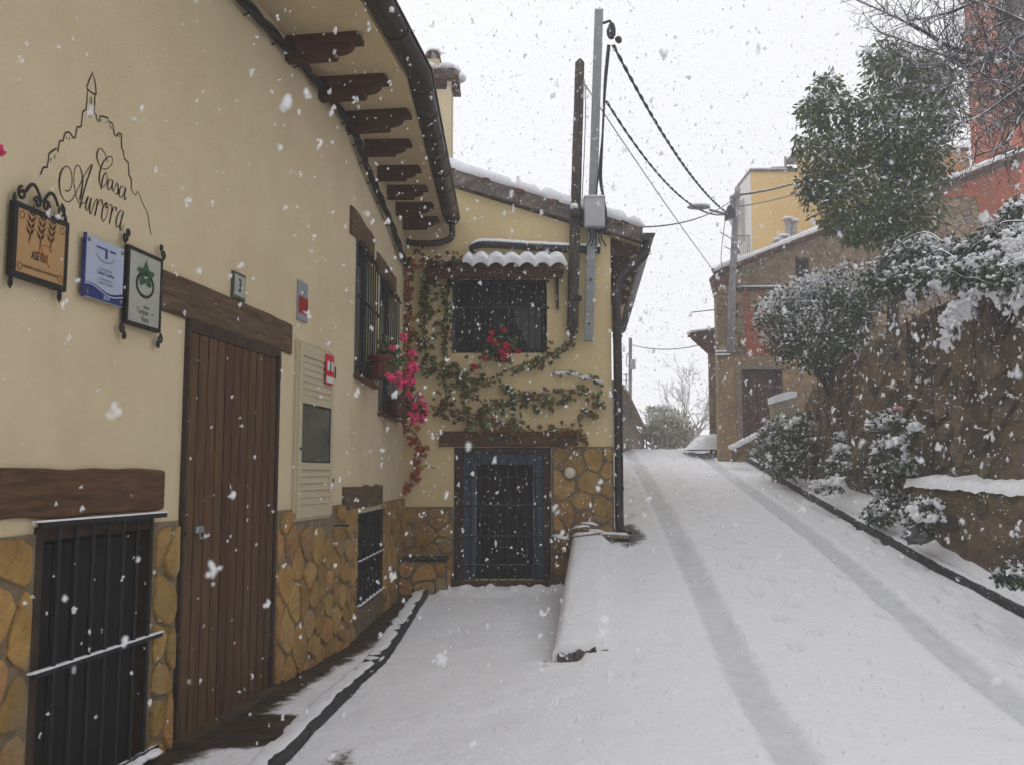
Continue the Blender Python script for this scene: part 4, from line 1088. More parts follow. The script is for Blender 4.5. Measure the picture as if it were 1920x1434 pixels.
# right eave: soffit, corbels, gutter, downpipe
ze = rake(XR) - .23
mb = MB(); mb.add([(XR, -.02, ze + .02), (xb - .02, -.02, rake(xb) - .21), (xb + .58, 8, rake(xb) - .21), (XR + .6, 8, ze + .02)], [(0, 1, 2, 3)]); mb.build('soffit', M_SOFFIT, wing)
for i in range(6):
    y0 = .12 + i * .75; mb = MB(); pr = [(XR + o * .72 + sx * y0, ze + .0 + SL * o * .7 + z * .9) for o, z in prof]; mb.prism(pr, y0, y0 + .12); mb.build('corbel', M_CORBEL, wing)
mb = MB()
for X0 in ():
    pass
def gut_y(mb, x, z, r, y0, y1, dx):
    vs = []; n = 10; m = 2 * n + 2
    for yy in (y0, y1):
        xx = x + dx * (yy - y0)
        for j in range(n + 1): a_ = math.pi * j / n; vs.append((xx + r * math.cos(a_), yy, z - r * math.sin(a_)))
        for j in range(n, -1, -1): a_ = math.pi * j / n; vs.append((xx + (r - .008) * math.cos(a_), yy, z - (r - .008) * math.sin(a_)))
    fs = [(j, (j + 1) % m, m + (j + 1) % m, m + j) for j in range(m)] + [tuple(range(m)), tuple(range(m, 2 * m))[::-1]]
    mb.add(vs, fs)
gut_y(mb, 1.80, rake(xb) - .10, .095, -.16, 8, .075)
g2 = mb.build('gutter', M_GUTTER, wing, smooth=True)
mb = MB(); mb.prism([(1.80 + .1 * math.cos(a_), rake(xb) - .095 - .1 * math.sin(a_)) for a_ in np.linspace(0, math.pi, 12)], -.18, -.16); mb.build('end_cap', M_GUTTER, g2)
for i in range(8): 
    mb = MB(); gut_y(mb, 1.80 + .075 * i * .6, rake(xb) - .095, .103, .1 + i * .6, .15 + i * .6, .075); mb.build('bracket', M_GUTTER, g2)
dz = float(zr(12.3)) - .13
mb = MB(); xd = XR + .075
pth = catmull([(1.80, .02, rake(xb) - .17), (1.78, .0, rake(xb) - .34), (xd + .12, -.03, rake(xb) - .60), (xd, -.05, rake(xb) - .85), (xd, -.05, 3.0), (xd, -.05, 1.6), (xd, -.05, dz + .20), (xd + .02, -.10, dz + .09), (xd + .08, -.26, dz + .05)], 6)
mb.tube(pth, .058, 12); dp = mb.build('downpipe', M_PIPE, wing, smooth=True)
for z in (1.3, 2.3, 3.3): mb = MB(); mb.tube([(xd, -.05, z), (xd, -.05, z + .05)], .066, 12); mb.build('pipe_clamp', M_PIPE, dp)
# plinths
pw_ = MB().box(GX1 + .005, XR + .012, -.02, .02, -.3, 1.87).build('stone_plinth', M_MORTAR, wing)
pw2_ = MB().box(CORN[0] - .05, GX0 - .005, -.02, .02, -.3, 1.09).build('stone_plinth', M_MORTAR, wing)
MB().box(GX0 - .005, GX1 + .005, -.02, .02, -.3, GZ0).build('gate_sill', M_MORTAR, wing)
lampx, lampz = q(1068, 886, .05)
stonework(pw_, GX1 + .02, XR + .01, .2, 1.865, .32, 21, -.02, .020, aspect=.95)
stonework(pw2_, CORN[0], GX0 - .01, .0, 1.08, .27, 22, -.02, .020)
# small awning row and wing lintel
a, z0 = q(823, 838, .05); b, z1 = q(1083, 808, .05)
mb = beam(MB(), a, b, z0 + .01, z1 - .0, -.06, .1, 8, .015); mb.build('lintel', M_BEAM_RED, wing)
# gate: brown outer frame, blue inner frame, planks, grille
mb = MB(); f = .13
mb.box(GX0, GX0 + f, -.01, .2, GZ0, GZ1); mb.box(GX1 - f * .8, GX1, -.01, .2, GZ0, GZ1); mb.box(GX0 + f, GX1 - f * .8, -.01, .2, GZ1 - .08, GZ1)
gate = mb.build('gate', M_RUST, wing)
mb = MB(); i0, i1, i2 = GX0 + f, GX1 - f * .8, GZ1 - .08
mb.box(i0, i0 + .15, .06, .2, GZ0, i2); mb.box(i1 - .12, i1, .06, .2, GZ0, i2); mb.box(i0 + .15, i1 - .12, .06, .2, i2 - .14, i2); mb.build('blue_frame', M_BLUE, gate)
n = 8; j0, j1 = i0 + .15, i1 - .12
mb = MB(); mb.box(j0, j1, .24, .3, GZ0, i2); mb.build('door_backing', M_DARK, gate)
for i in range(n):
    x0 = j0 + (j1 - j0) * i / n; mb = MB(); mb.box(x0 + .004, x0 + (j1 - j0) / n - .004, .21, .24, GZ0 + .02, i2 - .18 - .02 * (i % 2), bev=.006); mb.build('plank', mat('dark_gate_plank', (.020, .013, .010), (.012, .008, .0065), 5, .8, .4, 12, objvar=.3, stretch=(6, 6, .7)), gate)
mb = MB(); mb.box(GX0 + .12, GX1 - .05, .02, .044, GZ0 + .95, GZ0 + .974)
gr = mb.build('grille', M_IRON_SNOW, gate)
for z in (GZ0 + .18, GZ0 + .55, GZ0 + 1.32): mb = MB(); mb.box(GX0 + .12, GX1 - .05, .02, .044, z, z + .022); mb.build('rail', M_IRON_SNOW, gr)
for i in range(9): x = GX0 + .22 + i * .122; mb = MB(); mb.tube([(x, .03, GZ0 - .02), (x, .03, i2 - .05)], .009, 8); mb.build('bar', M_IRON, gr)
mb = MB(); mb.box(GX0 - .02, GX1 + .02, -.14, .25, -.1, GZ0 - .005); mb.build('doorstep', mat('worn_step', (.09, .06, .035)), wing)
# window with grille, curtain
a, b, c, d = WX0, WX1, WZ0, WZ1
mb = MB(); f = .06
mb.box(a, a + f, .02, .2, c, d); mb.box(b - f, b, .1, .2, c, d); mb.box(a + f, b - f, .1, .2, d - f, d); mb.box(a + f, b - f, .1, .2, c, c + f); mb.box((a + b) / 2 - .04, (a + b) / 2 + .04, .12, .19, c + f, d - f)
wf = mb.build('window', M_FRAME_D, wing)
mb = MB(); mb.box(a - .002, a + .03, -.015, .02, c, d); mb.build('blue_reveal', M_BLUE, wf)
for x0, x1 in ((a + f, (a + b) / 2 - .04), ((a + b) / 2 + .04, b - f)):
    mb = MB(); mb.box(x0, x1, .15, .16, c + f, d - f); mb.build('pane', M_GLASS_D, wf)
mb = MB(); mb.box(a, b, .30, .45, c - .1, d + .1); mb.build('room_backing', M_DARK, wing)
mb = MB(); x0 = (a + b) / 2 + .16; mb.add([(b - f - .02, .147, c + f), (b - f - .02, .147, c + .62), (x0, .147, c + .62), (x0 + .06, .147, c + .42), (b - f - .16, .147, c + f)], [(0, 1, 2, 3, 4)]); mb.build('curtain', mat('grey_curtain', (.10, .10, .10), (.07, .07, .07), 30, .9), wf)
grille('window_grille', wing, a + .02, b - .01, c, d, -.02, 13, [(c + d) / 2 + .1, c + .06, d - .05], r=.008, over=.04)
# tiled hood
hz0 = q(970, 524, .0)[1]; hx0, hx1 = q(800, 500, .4)[0], q(1060, 500, .4)[0]
mb = MB(); mb.box(hx0, hx1 - .02, -.42, .0, hz0 + .01, hz0 + .055); hood = mb.build('window_hood', M_CORBEL, wing)
mb = MB(); mb.box(hx0, hx1 - .05, -.40, -.32, hz0 - .06, hz0 + .01); mb.build('hood_beam', M_CORBEL, hood)
nt = 9; tw = (hx1 - hx0) / nt
for i in range(nt):
    xc = hx0 + (i + .5) * tw; vs = []; m_ = 9
    for yy, zz, r in ((-.52, hz0 + .06, tw * .46), (.0, hz0 + .20, tw * .42)):
        for j in range(m_): a_ = math.pi * j / (m_ - 1); vs.append((xc + r * math.cos(a_), yy, zz + r * .75 * math.sin(a_)))
        for j in range(m_ - 1, -1, -1): a_ = math.pi * j / (m_ - 1); rr = r - .015; vs.append((xc + rr * math.cos(a_), yy, zz + rr * .75 * math.sin(a_)))
    k = 2 * m_
    mb = MB(); mb.add(vs, [(j, (j + 1) % k, k + (j + 1) % k, k + j) for j in range(k)] + [tuple(range(k)), tuple(range(k, 2 * k))[::-1]]); mb.build('tile', M_TILE, hood, smooth=False)
vs = []; NX, NY = 90, 14
xs0 = q(868, 490, .4)[0]
for i in range(NX + 1):
    X = xs0 + (hx1 + .02 - xs0) * i / NX
    ph = ((X - hx0) / tw) % 1
    hump = abs(math.sin(math.pi * ph)) ** .8
    for j in range(NY + 1):
        t_ = max(0, (j - 2)) / (NY - 2); yy = (-.52, -.56, -.555)[j] if j < 3 else -.555 + t_ * .56; e = (0, .45, .85)[j] if j < 3 else min(1, .85 + t_)
        e = e * (min(1, i / 4) ** .5) * (min(1, (NX - i) / 4) ** .5)
        zb = hz0 + .06 + .14 * t_
        vs.append((X, yy, zb + tw * .33 * hump + (.115 + .02 * mnoise.noise(Vector((X * 5, yy * 5, 1)))) * e - (.0 if j else .015)))
mb = MB(); mb.add(vs, [(i * (NY + 1) + j, (i + 1) * (NY + 1) + j, (i + 1) * (NY + 1) + j + 1, i * (NY + 1) + j + 1) for i in range(NX) for j in range(NY)])
mb.build('hood_snow', M_SNOW, hood, smooth=True)
# horizontal pipe above the hood, with snow
hp = [(q(882, 470, .1)[0], -.1, q(882, 470, .1)[1]), (q(905, 459, .1)[0], -.1, q(905, 459, .1)[1]), (q(1000, 464, .1)[0], -.1, q(1000, 464, .1)[1]), (q(1125, 470, .1)[0], -.1, q(1125, 470, .1)[1])]
hp = catmull(hp, 8)
t = thing('wall_conduit', 'dark snow topped pipe running above the tiled window hood', 'pipe', WG, hp[0])
mb = MB(); mb.tube(hp, .048, 10); mb.build('pipe', M_PIPE, t, smooth=True)
mb = MB(); mb.tube([(x, y - .0, z + .055 + .008 * mnoise.noise(Vector((x * 9, 0, 0)))) for x, y, z in hp], .030, 8); mb.build('pipe_snow', M_SNOW, t, smooth=True)
mb = MB(); mb.tube([(x, y - .055, z + .03 - .05 * math.sin(math.pi * i / len(hp)) + .02 * math.sin(x * 9)) for i, (x, y, z) in enumerate(hp)], .012, 6); mb.build('cable', M_CABLE, t, smooth=True)
for x in (-.5, .2, .8): zz = np.interp(x, [h_[0] for h_ in hp], [h_[2] for h_ in hp]); mb = MB(); mb.box(x - .015, x + .015, -.155, .0, zz - .06, zz - .045); mb.build('pipe_clamp', M_PIPE, t)
# hanging brown bracket right of window
x, z0 = q(1045, 520, .06); z1 = q(1045, 580, .06)[1]
mb = MB(); mb.tube([(x, -.06, z0), (x, -.06, z1)], .02, 8); mb.build('shutter_rod', M_CORBEL, wing)
# lamp
t = thing('wall_lamp', 'round pale bulkhead lamp on the stone plinth right of the annex gate', 'wall lamp', WG, (lampx, 0, lampz))
mb = MB(); mb.tube([(lampx, -.02, lampz), (lampx, -.075, lampz)], .088, 24); mb.build('housing', mat('lamp_rim', (.10, .08, .06), None, rough=.5), t, smooth=False)
mb = MB(); mb.tube([(lampx, -.075, lampz), (lampx, -.105, lampz), (lampx, -.118, lampz), (lampx, -.122, lampz)], [.078, .072, .05, .01], 24); mb.build('diffuser', mat('lamp_glass', (.58, .52, .40), None, rough=.3, spec=.5), t, smooth=True)
# chimney on annex roof
chx0, chx1 = onY(803, 200, 14.4)[0], onY(846, 200, 14.4)[0]
t = thing('chimney', 'cream chimney with snowy tiled cap rising behind the eave gutter', 'chimney', WORLD, ((chx0 + chx1) / 2, 14.4, 5.2))
zc = onY(820, 168, 14.4)[2]; ztop = onY(820, 82, 14.4)[2]
mb = MB(); mb.box(chx0, chx1, 14.4, 14.9, 5.0, zc); mb.build('shaft', M_PLASTER, t)
mb = MB()
for x in (chx0, chx1 - .07):
    for y in (14.4, 14.83): mb.box(x, x + .07, y, y + .07, zc, zc + .14)
mb.build('vent_pillars', M_PLASTER, t)
mb = MB(); mb.box(chx0 - .1, chx1 + .12, 14.26, 15.04, zc + .14, zc + .19); mb.build('cap_slab', M_TILE, t)
def tile_at(x, y0, y1, z0, z1, r, par, m=M_TILE):
    vs = []; m_ = 8
    for yy, zz in ((y0, z0), (y1, z1)):
        for j in range(m_): a_ = math.pi * j / (m_ - 1); vs.append((x + r * math.cos(a_), yy, zz + r * .8 * math.sin(a_)))
        for j in range(m_ - 1, -1, -1): a_ = math.pi * j / (m_ - 1); vs.append((x + (r - .018) * math.cos(a_), yy, zz + (r - .018) * .8 * math.sin(a_)))
    k = 2 * m_; mb = MB(); mb.add(vs, [(j, (j + 1) % k, k + (j + 1) % k, k + j) for j in range(k)] + [tuple(range(k)), tuple(range(k, 2 * k))[::-1]]); return mb.build('tile', m, par)
for i in range(3):
    x = chx0 - .02 + i * .2; tile_at(x, 14.2, 14.6, zc + .19, zc + .36, .10, t); tile_at(x, 14.7, 15.1, zc + .36, zc + .19, .10, t)
mb = MB()
for i in range(12): blob(mb, (chx0 - .06 + random.random() * (chx1 - chx0 + .16), 14.4 + random.random() * .5, zc + .36 + random.random() * .04), (.12, .12, .07), hi=False)
mb.build('cap_snow', M_SNOW, t, smooth=True)
mb = MB(); zt = zc + .42; x = chx0 + .02; mb.box(x - .06, x + .14, 14.55, 14.75, zt - .1, zt + .16); mb.build('pot', M_PLASTER, t)
tile_at(x + .04, 14.45, 14.85, zt + .17, zt + .19, .12, t)
mb = MB(); blob(mb, (x + .04, 14.65, zt + .30), (.13, .16, .06), hi=True); mb.build('pot_snow', M_SNOW, t, smooth=True)

# ------------------------------------------------------------------ poles on the annex
YP = YW - .14
def PY(x, y, Y=YP): return onY(x, y, Y)
a_, b_ = PY(1073, 625), PY(1087, 118)
t = thing('wooden_pole', 'weathered round wooden pole with pointed top fixed to the annex wall', 'pole', WORLD, a_)
mb = MB(); pts = [a_ + (b_ - a_) * k for k in np.linspace(0, 1, 14)]; pts = [p_ + np.array([.012 * mnoise.noise(Vector((0, 0, p_[2] * 1.3))), 0, 0]) for p_ in pts]
mb.tube(pts + [PY(1088, 110)], [.075 - .012 * k for k in np.linspace(0, 1, 14)] + [.012], 12); mb.build('shaft', M_WOODPOLE, t, smooth=True)
for yy in (415, 560): 
    c = PY(1079, yy); mb = MB(); mb.tube([c + np.array([0, 0, -.03]), c + np.array([0, 0, .03])], .084, 12); mb.tube([c + np.array([-.0, .07, 0]), c + np.array([0, .16, 0])], .015, 6); mb.build('pole_band', M_IRON, t)
mb = MB(); c = PY(1076, 404); mb.tube([c + np.array([.0, -.06, .0]), c + np.array([0, -.2, .0])], .04, 12); mb.build('cut_stub', M_WOODPOLE, t)
mb = MB(); c = PY(1076, 397); blob(mb, c + np.array([0, -.12, .03]), (.055, .09, .045)); mb.build('stub_snow', M_SNOW, t, smooth=True)
mb = MB(); mb.tube(catmull([PY(1096, 150), PY(1098, 200), PY(1095, 300), PY(1090, 400)], 6), .006, 5); mb.build('stay_wire', M_CABLE, t)
a_, b_ = PY(1103, 640), PY(1123, 20)
t = thing('steel_post', 'square galvanised steel post carrying the power cables on the annex wall', 'post', WORLD, a_)
mb = MB(); w = .056; ax = np.array([1., 0, 0]); vs = []
for p_ in (a_, b_):
    for dx, dy in ((-1, -1), (1, -1), (1, 1), (-1, 1)): vs.append(p_ + np.array([dx * w, dy * .045, 0]))
mb.add(vs, [(0, 3, 2, 1), (4, 5, 6, 7), (0, 1, 5, 4), (1, 2, 6, 5), (2, 3, 7, 6), (3, 0, 4, 7)]); mb.build('shaft', M_GALV, t)
for yy in (530, 610):
    c = a_ + (b_ - a_) * ((640 - yy) / 620); mb = MB(); mb.disc(c + np.array([0, -.045, 0]), (0, -1, 0), .016, .012, 8); mb.build('bolt', M_IRON, t)
mb = MB(); c = PY(1143, 60); 
mb.tube([c + np.array([-.09, 0, .12]), c + np.array([.0, -.03, .14]), c + np.array([.05, -.03, .05]), c + np.array([.04, 0, -.1])], .02, 8); blob(mb, c + np.array([.02, -.02, .0]), (.06, .05, .12)); blob(mb, c + np.array([.12, -.01, -.12]), (.05, .04, .05)); mb.build('insulator', M_CABLE, t, smooth=True)
c0, c1 = PY(1095, 430, YP - .06), PY(1132, 374, YP - .06)
t = thing('junction_box', 'grey junction box at the foot of the exposed steel post', 'junction box', WORLD, (c0[0], YP - .06, c0[2]))
mb = MB(); mb.box(c0[0], c1[0], YP - .20, YP - .05, c0[2], c1[2], bev=.015); mb.build('box', M_BOX, t)
mb = MB(); mb.box(c0[0] - .008, c1[0] + .008, YP - .212, YP - .05, c1[2] - .02, c1[2] + .004, bev=.01); mb.build('lid', M_BOX, t)
mb = MB(); 
for i in range(4): blob(mb, (c0[0] + .04 + i * .06, YP - .12, c1[2] + .012), (.055, .07, .022))
mb.build('box_snow', M_SNOW, t, smooth=True)
# vertical cables down the steel post
t = thing('riser_cable', 'black cables hanging down beside the steel post', 'cable', WORLD, PY(1140, 80))
for k, path in enumerate(([(1140, 85), (1134, 150), (1130, 250), (1124, 320), (1130, 370), (1138, 420)], [(1143, 85), (1134, 180), (1128, 300), (1128, 345), (1136, 400), (1134, 440)], [(1133, 200), (1128, 270), (1122, 330), (1118, 372), (1122, 440)])):
    mb = MB(); mb.tube(catmull([PY(x, y, YP - .05 - .012 * k) for x, y in path], 6), .016 if k < 2 else .011, 6); mb.build('cable', M_CABLE, t, smooth=True)
for k in range(5):
    mb = MB(); mb.tube(catmull([PY(1105 + k * 6, 430, YP - .1), PY(1108 + k * 5, 446, YP - .14), PY(1100 + k * 9, 462, YP - .1)], 5), .011, 6); mb.build('cable_tail', M_CABLE, t, smooth=True)

# ------------------------------------------------------------------ yard furniture: low wall, slabs, planter
lw = thing('low_wall', 'low snow covered parapet wall between the yard and the street', 'wall', WORLD, (PN[0], PN[1], -.06))
ys = np.linspace(PN[1] + .55, 12.22, 40); vs = []
def lwtop(Y): return np.interp(Y, [PN[1], 8.5, 10, 12.2], [.12, .22, .42, .72])
wl_ = .36
for y in ys:
    x0 = float(xl(y)); z = float(lwtop(y)) - .04; vs += [(x0, y, -.3), (x0 + .01, y, z), (x0 + wl_, y, z), (x0 + wl_, y, -.3)]
fs = [(i * 4 + j, i * 4 + j + 1, (i + 1) * 4 + j + 1, (i + 1) * 4 + j) for i in range(len(ys) - 1) for j in range(3)] + [(0, 3, 2, 1), tuple(range(len(vs) - 4, len(vs)))]
MB().add(vs, fs).build('wall_body', M_CONC, lw)
vs = []; nc = 14
yy_ = np.arange(PN[1] + .05, 12.2, .07)
for i, y in enumerate(yy_):
    x0 = float(xl(y)); z = float(lwtop(y)); e = min(1, (i + .3) / 5) ** .5
    for j in range(nc + 1):
        t_ = j / nc; X = x0 - .03 + (wl_ + .22) * t_
        hgt = (.07 * max(0, 1 - abs(t_ * 2 - 1) ** 4) ** .6 + .012 * mnoise.noise(Vector((X * 6, y * 3, 8)))) * (.35 + .65 * e)
        zz = z + hgt - (.045 if j == 0 else 0); k_ = float(sstep(.6, 1.0, t_)); gz_ = float(ground(X, y)) - .012
        vs.append((X, y, zz * (1 - k_) + gz_ * k_))
n = nc + 1
fr0 = [(x, y - .02, min(z, float(ground(x, y))) - .02) for k, (x, y, z) in enumerate(vs[:n])]
vs = fr0 + vs
MB().add(vs, [(i * n + j, i * n + j + 1, (i + 1) * n + j + 1, (i + 1) * n + j) for i in range(len(yy_)) for j in range(nc)]).build('wall_snow', M_SNOW, lw, smooth=True)
mb = MB()
for k in range(6): blob(mb, (PN[0] + .05 + k * .066, PN[1] + .0 + .008 * k, .045 + .006 * k), (.05, .05, .062 - .014 * (k % 2)), rough=1.0)
mb.build('broken_end', M_CONC, lw)
M_SLAB = mat('flat_stone', (.24, .15, .085), (.15, .10, .06), 8, .9, .6, 25, snow=.55, objvar=.2)
for i, (x, y, z, rx, ry, rot) in enumerate((x, y, z - .01 - .3 * (z - .735), rx * .72, ry * .75, rot) for x, y, z, rx, ry, rot in ((.93, 11.95, .745, .28, .2, .3), (1.05, 12.05, .80, .24, .16, -.4), (.88, 12.0, .86, .17, .13, .9), (1.30, 11.95, .735, .30, .16, .1), (.62, 12.03, .68, .16, .14, .5), (.98, 12.05, .915, .16, .12, -.2))):
    mb = MB(); n = 9; pts = [(x + (rx * math.cos(a_) * random.uniform(.8, 1.1)) * math.cos(rot) - ry * math.sin(a_) * math.sin(rot), y + rx * math.cos(a_) * math.sin(rot) * .6 + ry * math.sin(a_) * random.uniform(.8, 1.1)) for a_ in np.linspace(0, 2 * math.pi, n + 1)[:-1]]
    mb.prism(pts, z - .025, z + .02, 'z'); 
    lab = ['broad flat stone lowest in the pile at the annex corner', 'flat stone lying across the middle of the pile at the annex corner', 'small flat stone tilted high on the pile at the annex corner', 'flat stone nearest the downpipe foot', 'small flat stone left of the pile beside the gate', 'topmost flat stone of the pile at the annex corner'][i]
    o = mb.build('flat_stone', M_SLAB, loc=(x, y, z)); tag(o, lab, 'stone', 'flat stones piled at the annex corner'); o.rotation_euler = (random.uniform(-.12, .12), random.uniform(-.15, .15), 0)
    blobm = MB(); blob(blobm, (x, y, z + .025), (rx * .95, ry * .9, .03), rough=.4); sn = blobm.build('stone_snow', M_SNOW, o, smooth=True)
pt = thing('stone_planter', 'low ochre stone planter in the corner below the climbing vine', 'planter', WORLD, (-1.4, 11.6, 0))
mb = MB(); mb.box(-1.42, -.80, 11.66, 12.28, -.1, .43); mb.build('core', M_MORTAR, pt)
stonework(pt, -1.40, -.81, .02, .43, .25, 31, 11.66, .03)
for poly in stone_cells(11.67, 12.25, .02, .43, .22, 33):
    m_ = stone_mesh(poly, 0, .03, random.Random(5)); m_.v = [(-.80 - y, x, z) for x, y, z in m_.v]; m_.build('stone', M_STONE, pt)
mb = MB(); mb.box(-1.40, -.82, 11.68, 12.26, .43, .46); mb.build('soil', mat('dark_soil', (.03, .024, .016), (.05, .04, .022), 12, .95, .8, 30), pt)

# ------------------------------------------------------------------ leaf clouds
def rot_to(nv):
    nv = nv / np.linalg.norm(nv); a = np.array([0, 0, 1.0]) if abs(nv[2]) < .9 else np.array([1.0, 0, 0])
    u = np.cross(a, nv); u /= np.linalg.norm(u); return u, np.cross(nv, u)
def leaf_cloud(lobes, n, size, droop=.6, wid=.3, snow_amt=.3, seed=1, mats=3, shell=.55, out_bias=.7, snow_z=0.0, twig=None, snowdir=(0, 0, 1)):
    """lobes: (centre, radii). returns MB of folded leaves; material 0/1 leaf tones, 2 snow"""
    rng = np.random.default_rng(seed); mb = MB()
    vol = np.array([np.prod(r) ** (2 / 3) for c, r in lobes]); pr = vol / vol.sum()
    ks = rng.choice(len(lobes), n, p=pr); V = []; Fc = []; Mi = []
    sdv = np.array(snowdir, float); sdv /= np.linalg.norm(sdv)
    for k in ks:
        c, r = lobes[k]; d = rng.normal(size=3); d /= np.linalg.norm(d)
        rad = (shell + (1 - shell) * rng.random()) * (1 + .16 * mnoise.noise(Vector(d * 2.2 + k * 7)) + .22 * mnoise.noise(Vector(d * 5 + k * 3)))
        pos = np.array(c) + d * np.array(r) * rad
        ax = d * out_bias + rng.normal(size=3) * .5; ax[2] -= droop; ax /= np.linalg.norm(ax)
        nv = np.cross(ax, rng.normal(size=3)); nv /= np.linalg.norm(nv)
        if nv[2] < 0: nv = -nv
        sd_ = np.cross(nv, ax); L = size * rng.uniform(.6, 1.3); W = L * wid
        o = len(V)
        V += [pos, pos + ax * L * .45 + sd_ * W + nv * L * .05, pos + ax * L, pos + ax * L * .45 - sd_ * W + nv * L * .05, pos + ax * L * .5 - nv * L * .03]
        Fc += [(o, o + 1, o + 4), (o + 1, o + 2, o + 4), (o + 2, o + 3, o + 4), (o + 3, o, o + 4)]
        expo = max(0, float(np.dot(d, sdv))) * .8 + .25 * (nv[2] > .5)
        cl = .5 + .5 * mnoise.noise(Vector(pos * 2.3))
        m_ = 2 if rng.random() < snow_amt * expo * (.4 + 1.2 * cl) else (1 if rng.random() < .35 + .4 * (cl - .5) else 0)
        Mi += [m_] * 4
    mb.v = [tuple(map(float, p_)) for p_ in V]; mb.f = Fc; mb.m = Mi
    return mb
def pl_lobe(x, y, r, Y, ry=None): # photo centre and radius -> lobe at depth Y
    c = onY(x, y, Y); R = r * Y / F; return (c, (R, ry or R, R))
def branch_rec(mb, p0, d0, L, r, depth, rng, spread=.6, nseg=4, grav=0.0, kids=3, shrink=.68, tip=.003):
    pts = [np.array(p0, float)]; d = np.array(d0, float); d /= np.linalg.norm(d); rs = [r]
    for i in range(nseg):
        d = d + rng.normal(size=3) * .16 + np.array([0, 0, grav]); d /= np.linalg.norm(d)
        pts.append(pts[-1] + d * L / nseg); rs.append(max(tip, r * (1 - .55 * (i + 1) / nseg)))
    mb.tube(pts, rs, 6 if r > .02 else (5 if r > .008 else 4), cap=False)
    if depth <= 0: return
    for k in range(kids):
        t_ = rng.uniform(.3, 1.0) if k else 1.0
        i = min(nseg - 1, int(t_ * nseg)); b = pts[i] + (pts[i + 1] - pts[i]) * (t_ * nseg - i if t_ < 1 else 1)
        nd = d + rng.normal(size=3) * spread
        branch_rec(mb, b, nd, L * shrink * rng.uniform(.75, 1.2), max(tip, rs[i] * .6), depth - 1, rng, spread, nseg, grav, kids, shrink, tip)

# evergreen tree above the retaining wall
YT = 14.3
lob = [pl_lobe(*l, YT + random.uniform(-.5, .5)) for l in ((1560, 215, 62), (1548, 160, 30), (1690, 150, 75), (1655, 110, 40), (1735, 150, 55), (1668, 265, 88), (1565, 310, 72), (1705, 300, 80), (1600, 380, 70), (1690, 395, 78), (1765, 215, 48), (1512, 275, 30), (1530, 350, 42), (1640, 200, 34), (1755, 160, 40), (1745, 325, 30), (1650, 420, 50), (1520, 205, 28), (1600, 440, 26), (1560, 415, 30))]
tb = np.array([onY(1668, 520, YT)[0], YT, 3.6])
t = thing('evergreen_tree', 'tall leafy evergreen tree dusted with snow above the retaining wall', 'tree', WORLD, tb)
mb = MB(); rng = np.random.default_rng(3)
mb.tube(catmull([tb, tb + np.array([.05, 0, .9]), onY(1665, 400, YT), onY(1670, 300, YT), onY(1685, 150, YT)], 5), list(np.linspace(.10, .02, 21)), 8, cap=False)
for c, r in lob: mb.tube(catmull([onY(1665, 400, YT), (onY(1665, 380, YT) + c) / 2 + np.array([0, 0, -.1]), c], 4), list(np.linspace(.035, .006, 9)), 5, cap=False)
mb.build('trunk', M_BARK, t, smooth=True)
leaf_cloud(lob, 17500, .108, droop=.7, wid=.21, snow_amt=.36, seed=4, shell=.3).build('crown', [M_LEAF, M_LEAF2, M_SNOW], t)
# rounded bush hanging over the far end of the wall
YB = 15.0
lob = [pl_lobe(*l, YB + random.uniform(-.3, .3)) for l in ((1478, 600, 62), (1450, 585, 40), (1555, 590, 85), (1595, 545, 55), (1520, 640, 66), (1560, 660, 55), (1500, 560, 42), (1540, 545, 45), (1625, 560, 40), (1590, 610, 50), (1465, 640, 40))]
t = thing('bush', 'rounded grey green bush with frosted top overhanging the retaining wall', 'bush', WORLD, (5.0, YB, 2.6))
mb = MB()
for c, r in lob: mb.tube(catmull([np.array([5.3, YB + .2, 2.6]), (np.array([5.2, YB, 3.0]) + c) / 2, c], 4), list(np.linspace(.03, .006, 9)), 5, cap=False)
mb.build('stems', M_BARK, t, smooth=True)
leaf_cloud(lob, 12500, .068, droop=.1, wid=.3, snow_amt=1.0, seed=5, shell=.45, snowdir=(-.55, -.1, .9)).build('foliage', [M_LEAF_GREY, M_LEAF, M_SNOW], t)

# ================================================================== RETAINING WALL (right)
RW = Frame((WALL_X + .12, 16.6), (0, -1))       # local x runs towards the camera, y into the bank
LEN = 13.6
def rwtop(s): return np.interp(s, [0, .5, 2, 5, 8, 13.6], [2.55, 2.95, 3.3, 3.55, 3.7, 3.8])
rw = thing('retaining_wall', 'tall brown rubble retaining wall along the right side of the street', 'wall', RW, (0, 0, 0))
M_EARTH = mat('earth_mortar', (.20, .138, .078), (.115, .080, .048), 6, .95, 1.0, 22, stretch=(.45, 1, 1), bdist=.06, col3=(.05, .036, .026), scale3=1.6, amt3=.7, snow=1.0)
M_RUBBLE = mat('brown_rubble', (.17, .12, .073), (.088, .067, .05), 7, .95, 1.0, 26, bdist=.04, stretch=(.6, 1, 1), objvar=.4, col3=(.036, .030, .026), scale3=2.2, amt3=.7, snow=.95)
vs = []; ns, nz = 90, 26
for i in range(ns + 1):
    s = LEN * i / ns; zb = float(zr(16.6 - s)) - .1; zt = float(rwtop(s))
    for j in range(nz + 1):
        z = zb + (zt - zb) * j / nz
        vs.append((s, .06 * (z - zb) + .06 * mnoise.noise(Vector((s * 1.7, z * 1.7, 3))) + .035 * mnoise.noise(Vector((s * 5, z * 5, 7))), z))
    vs.append((s, 1.2, zt + .05))
n = nz + 2
MB().add(vs, [(i * n + j, (i + 1) * n + j, (i + 1) * n + j + 1, i * n + j + 1) for i in range(ns) for j in range(nz + 1)]).build('wall_body', M_EARTH, rw, smooth=True)
MB().box(0, .5, .05, 1.0, 1.0, 2.6).build('wall_return', M_EARTH, rw)
cnt = 0; rnd = random.Random(77)
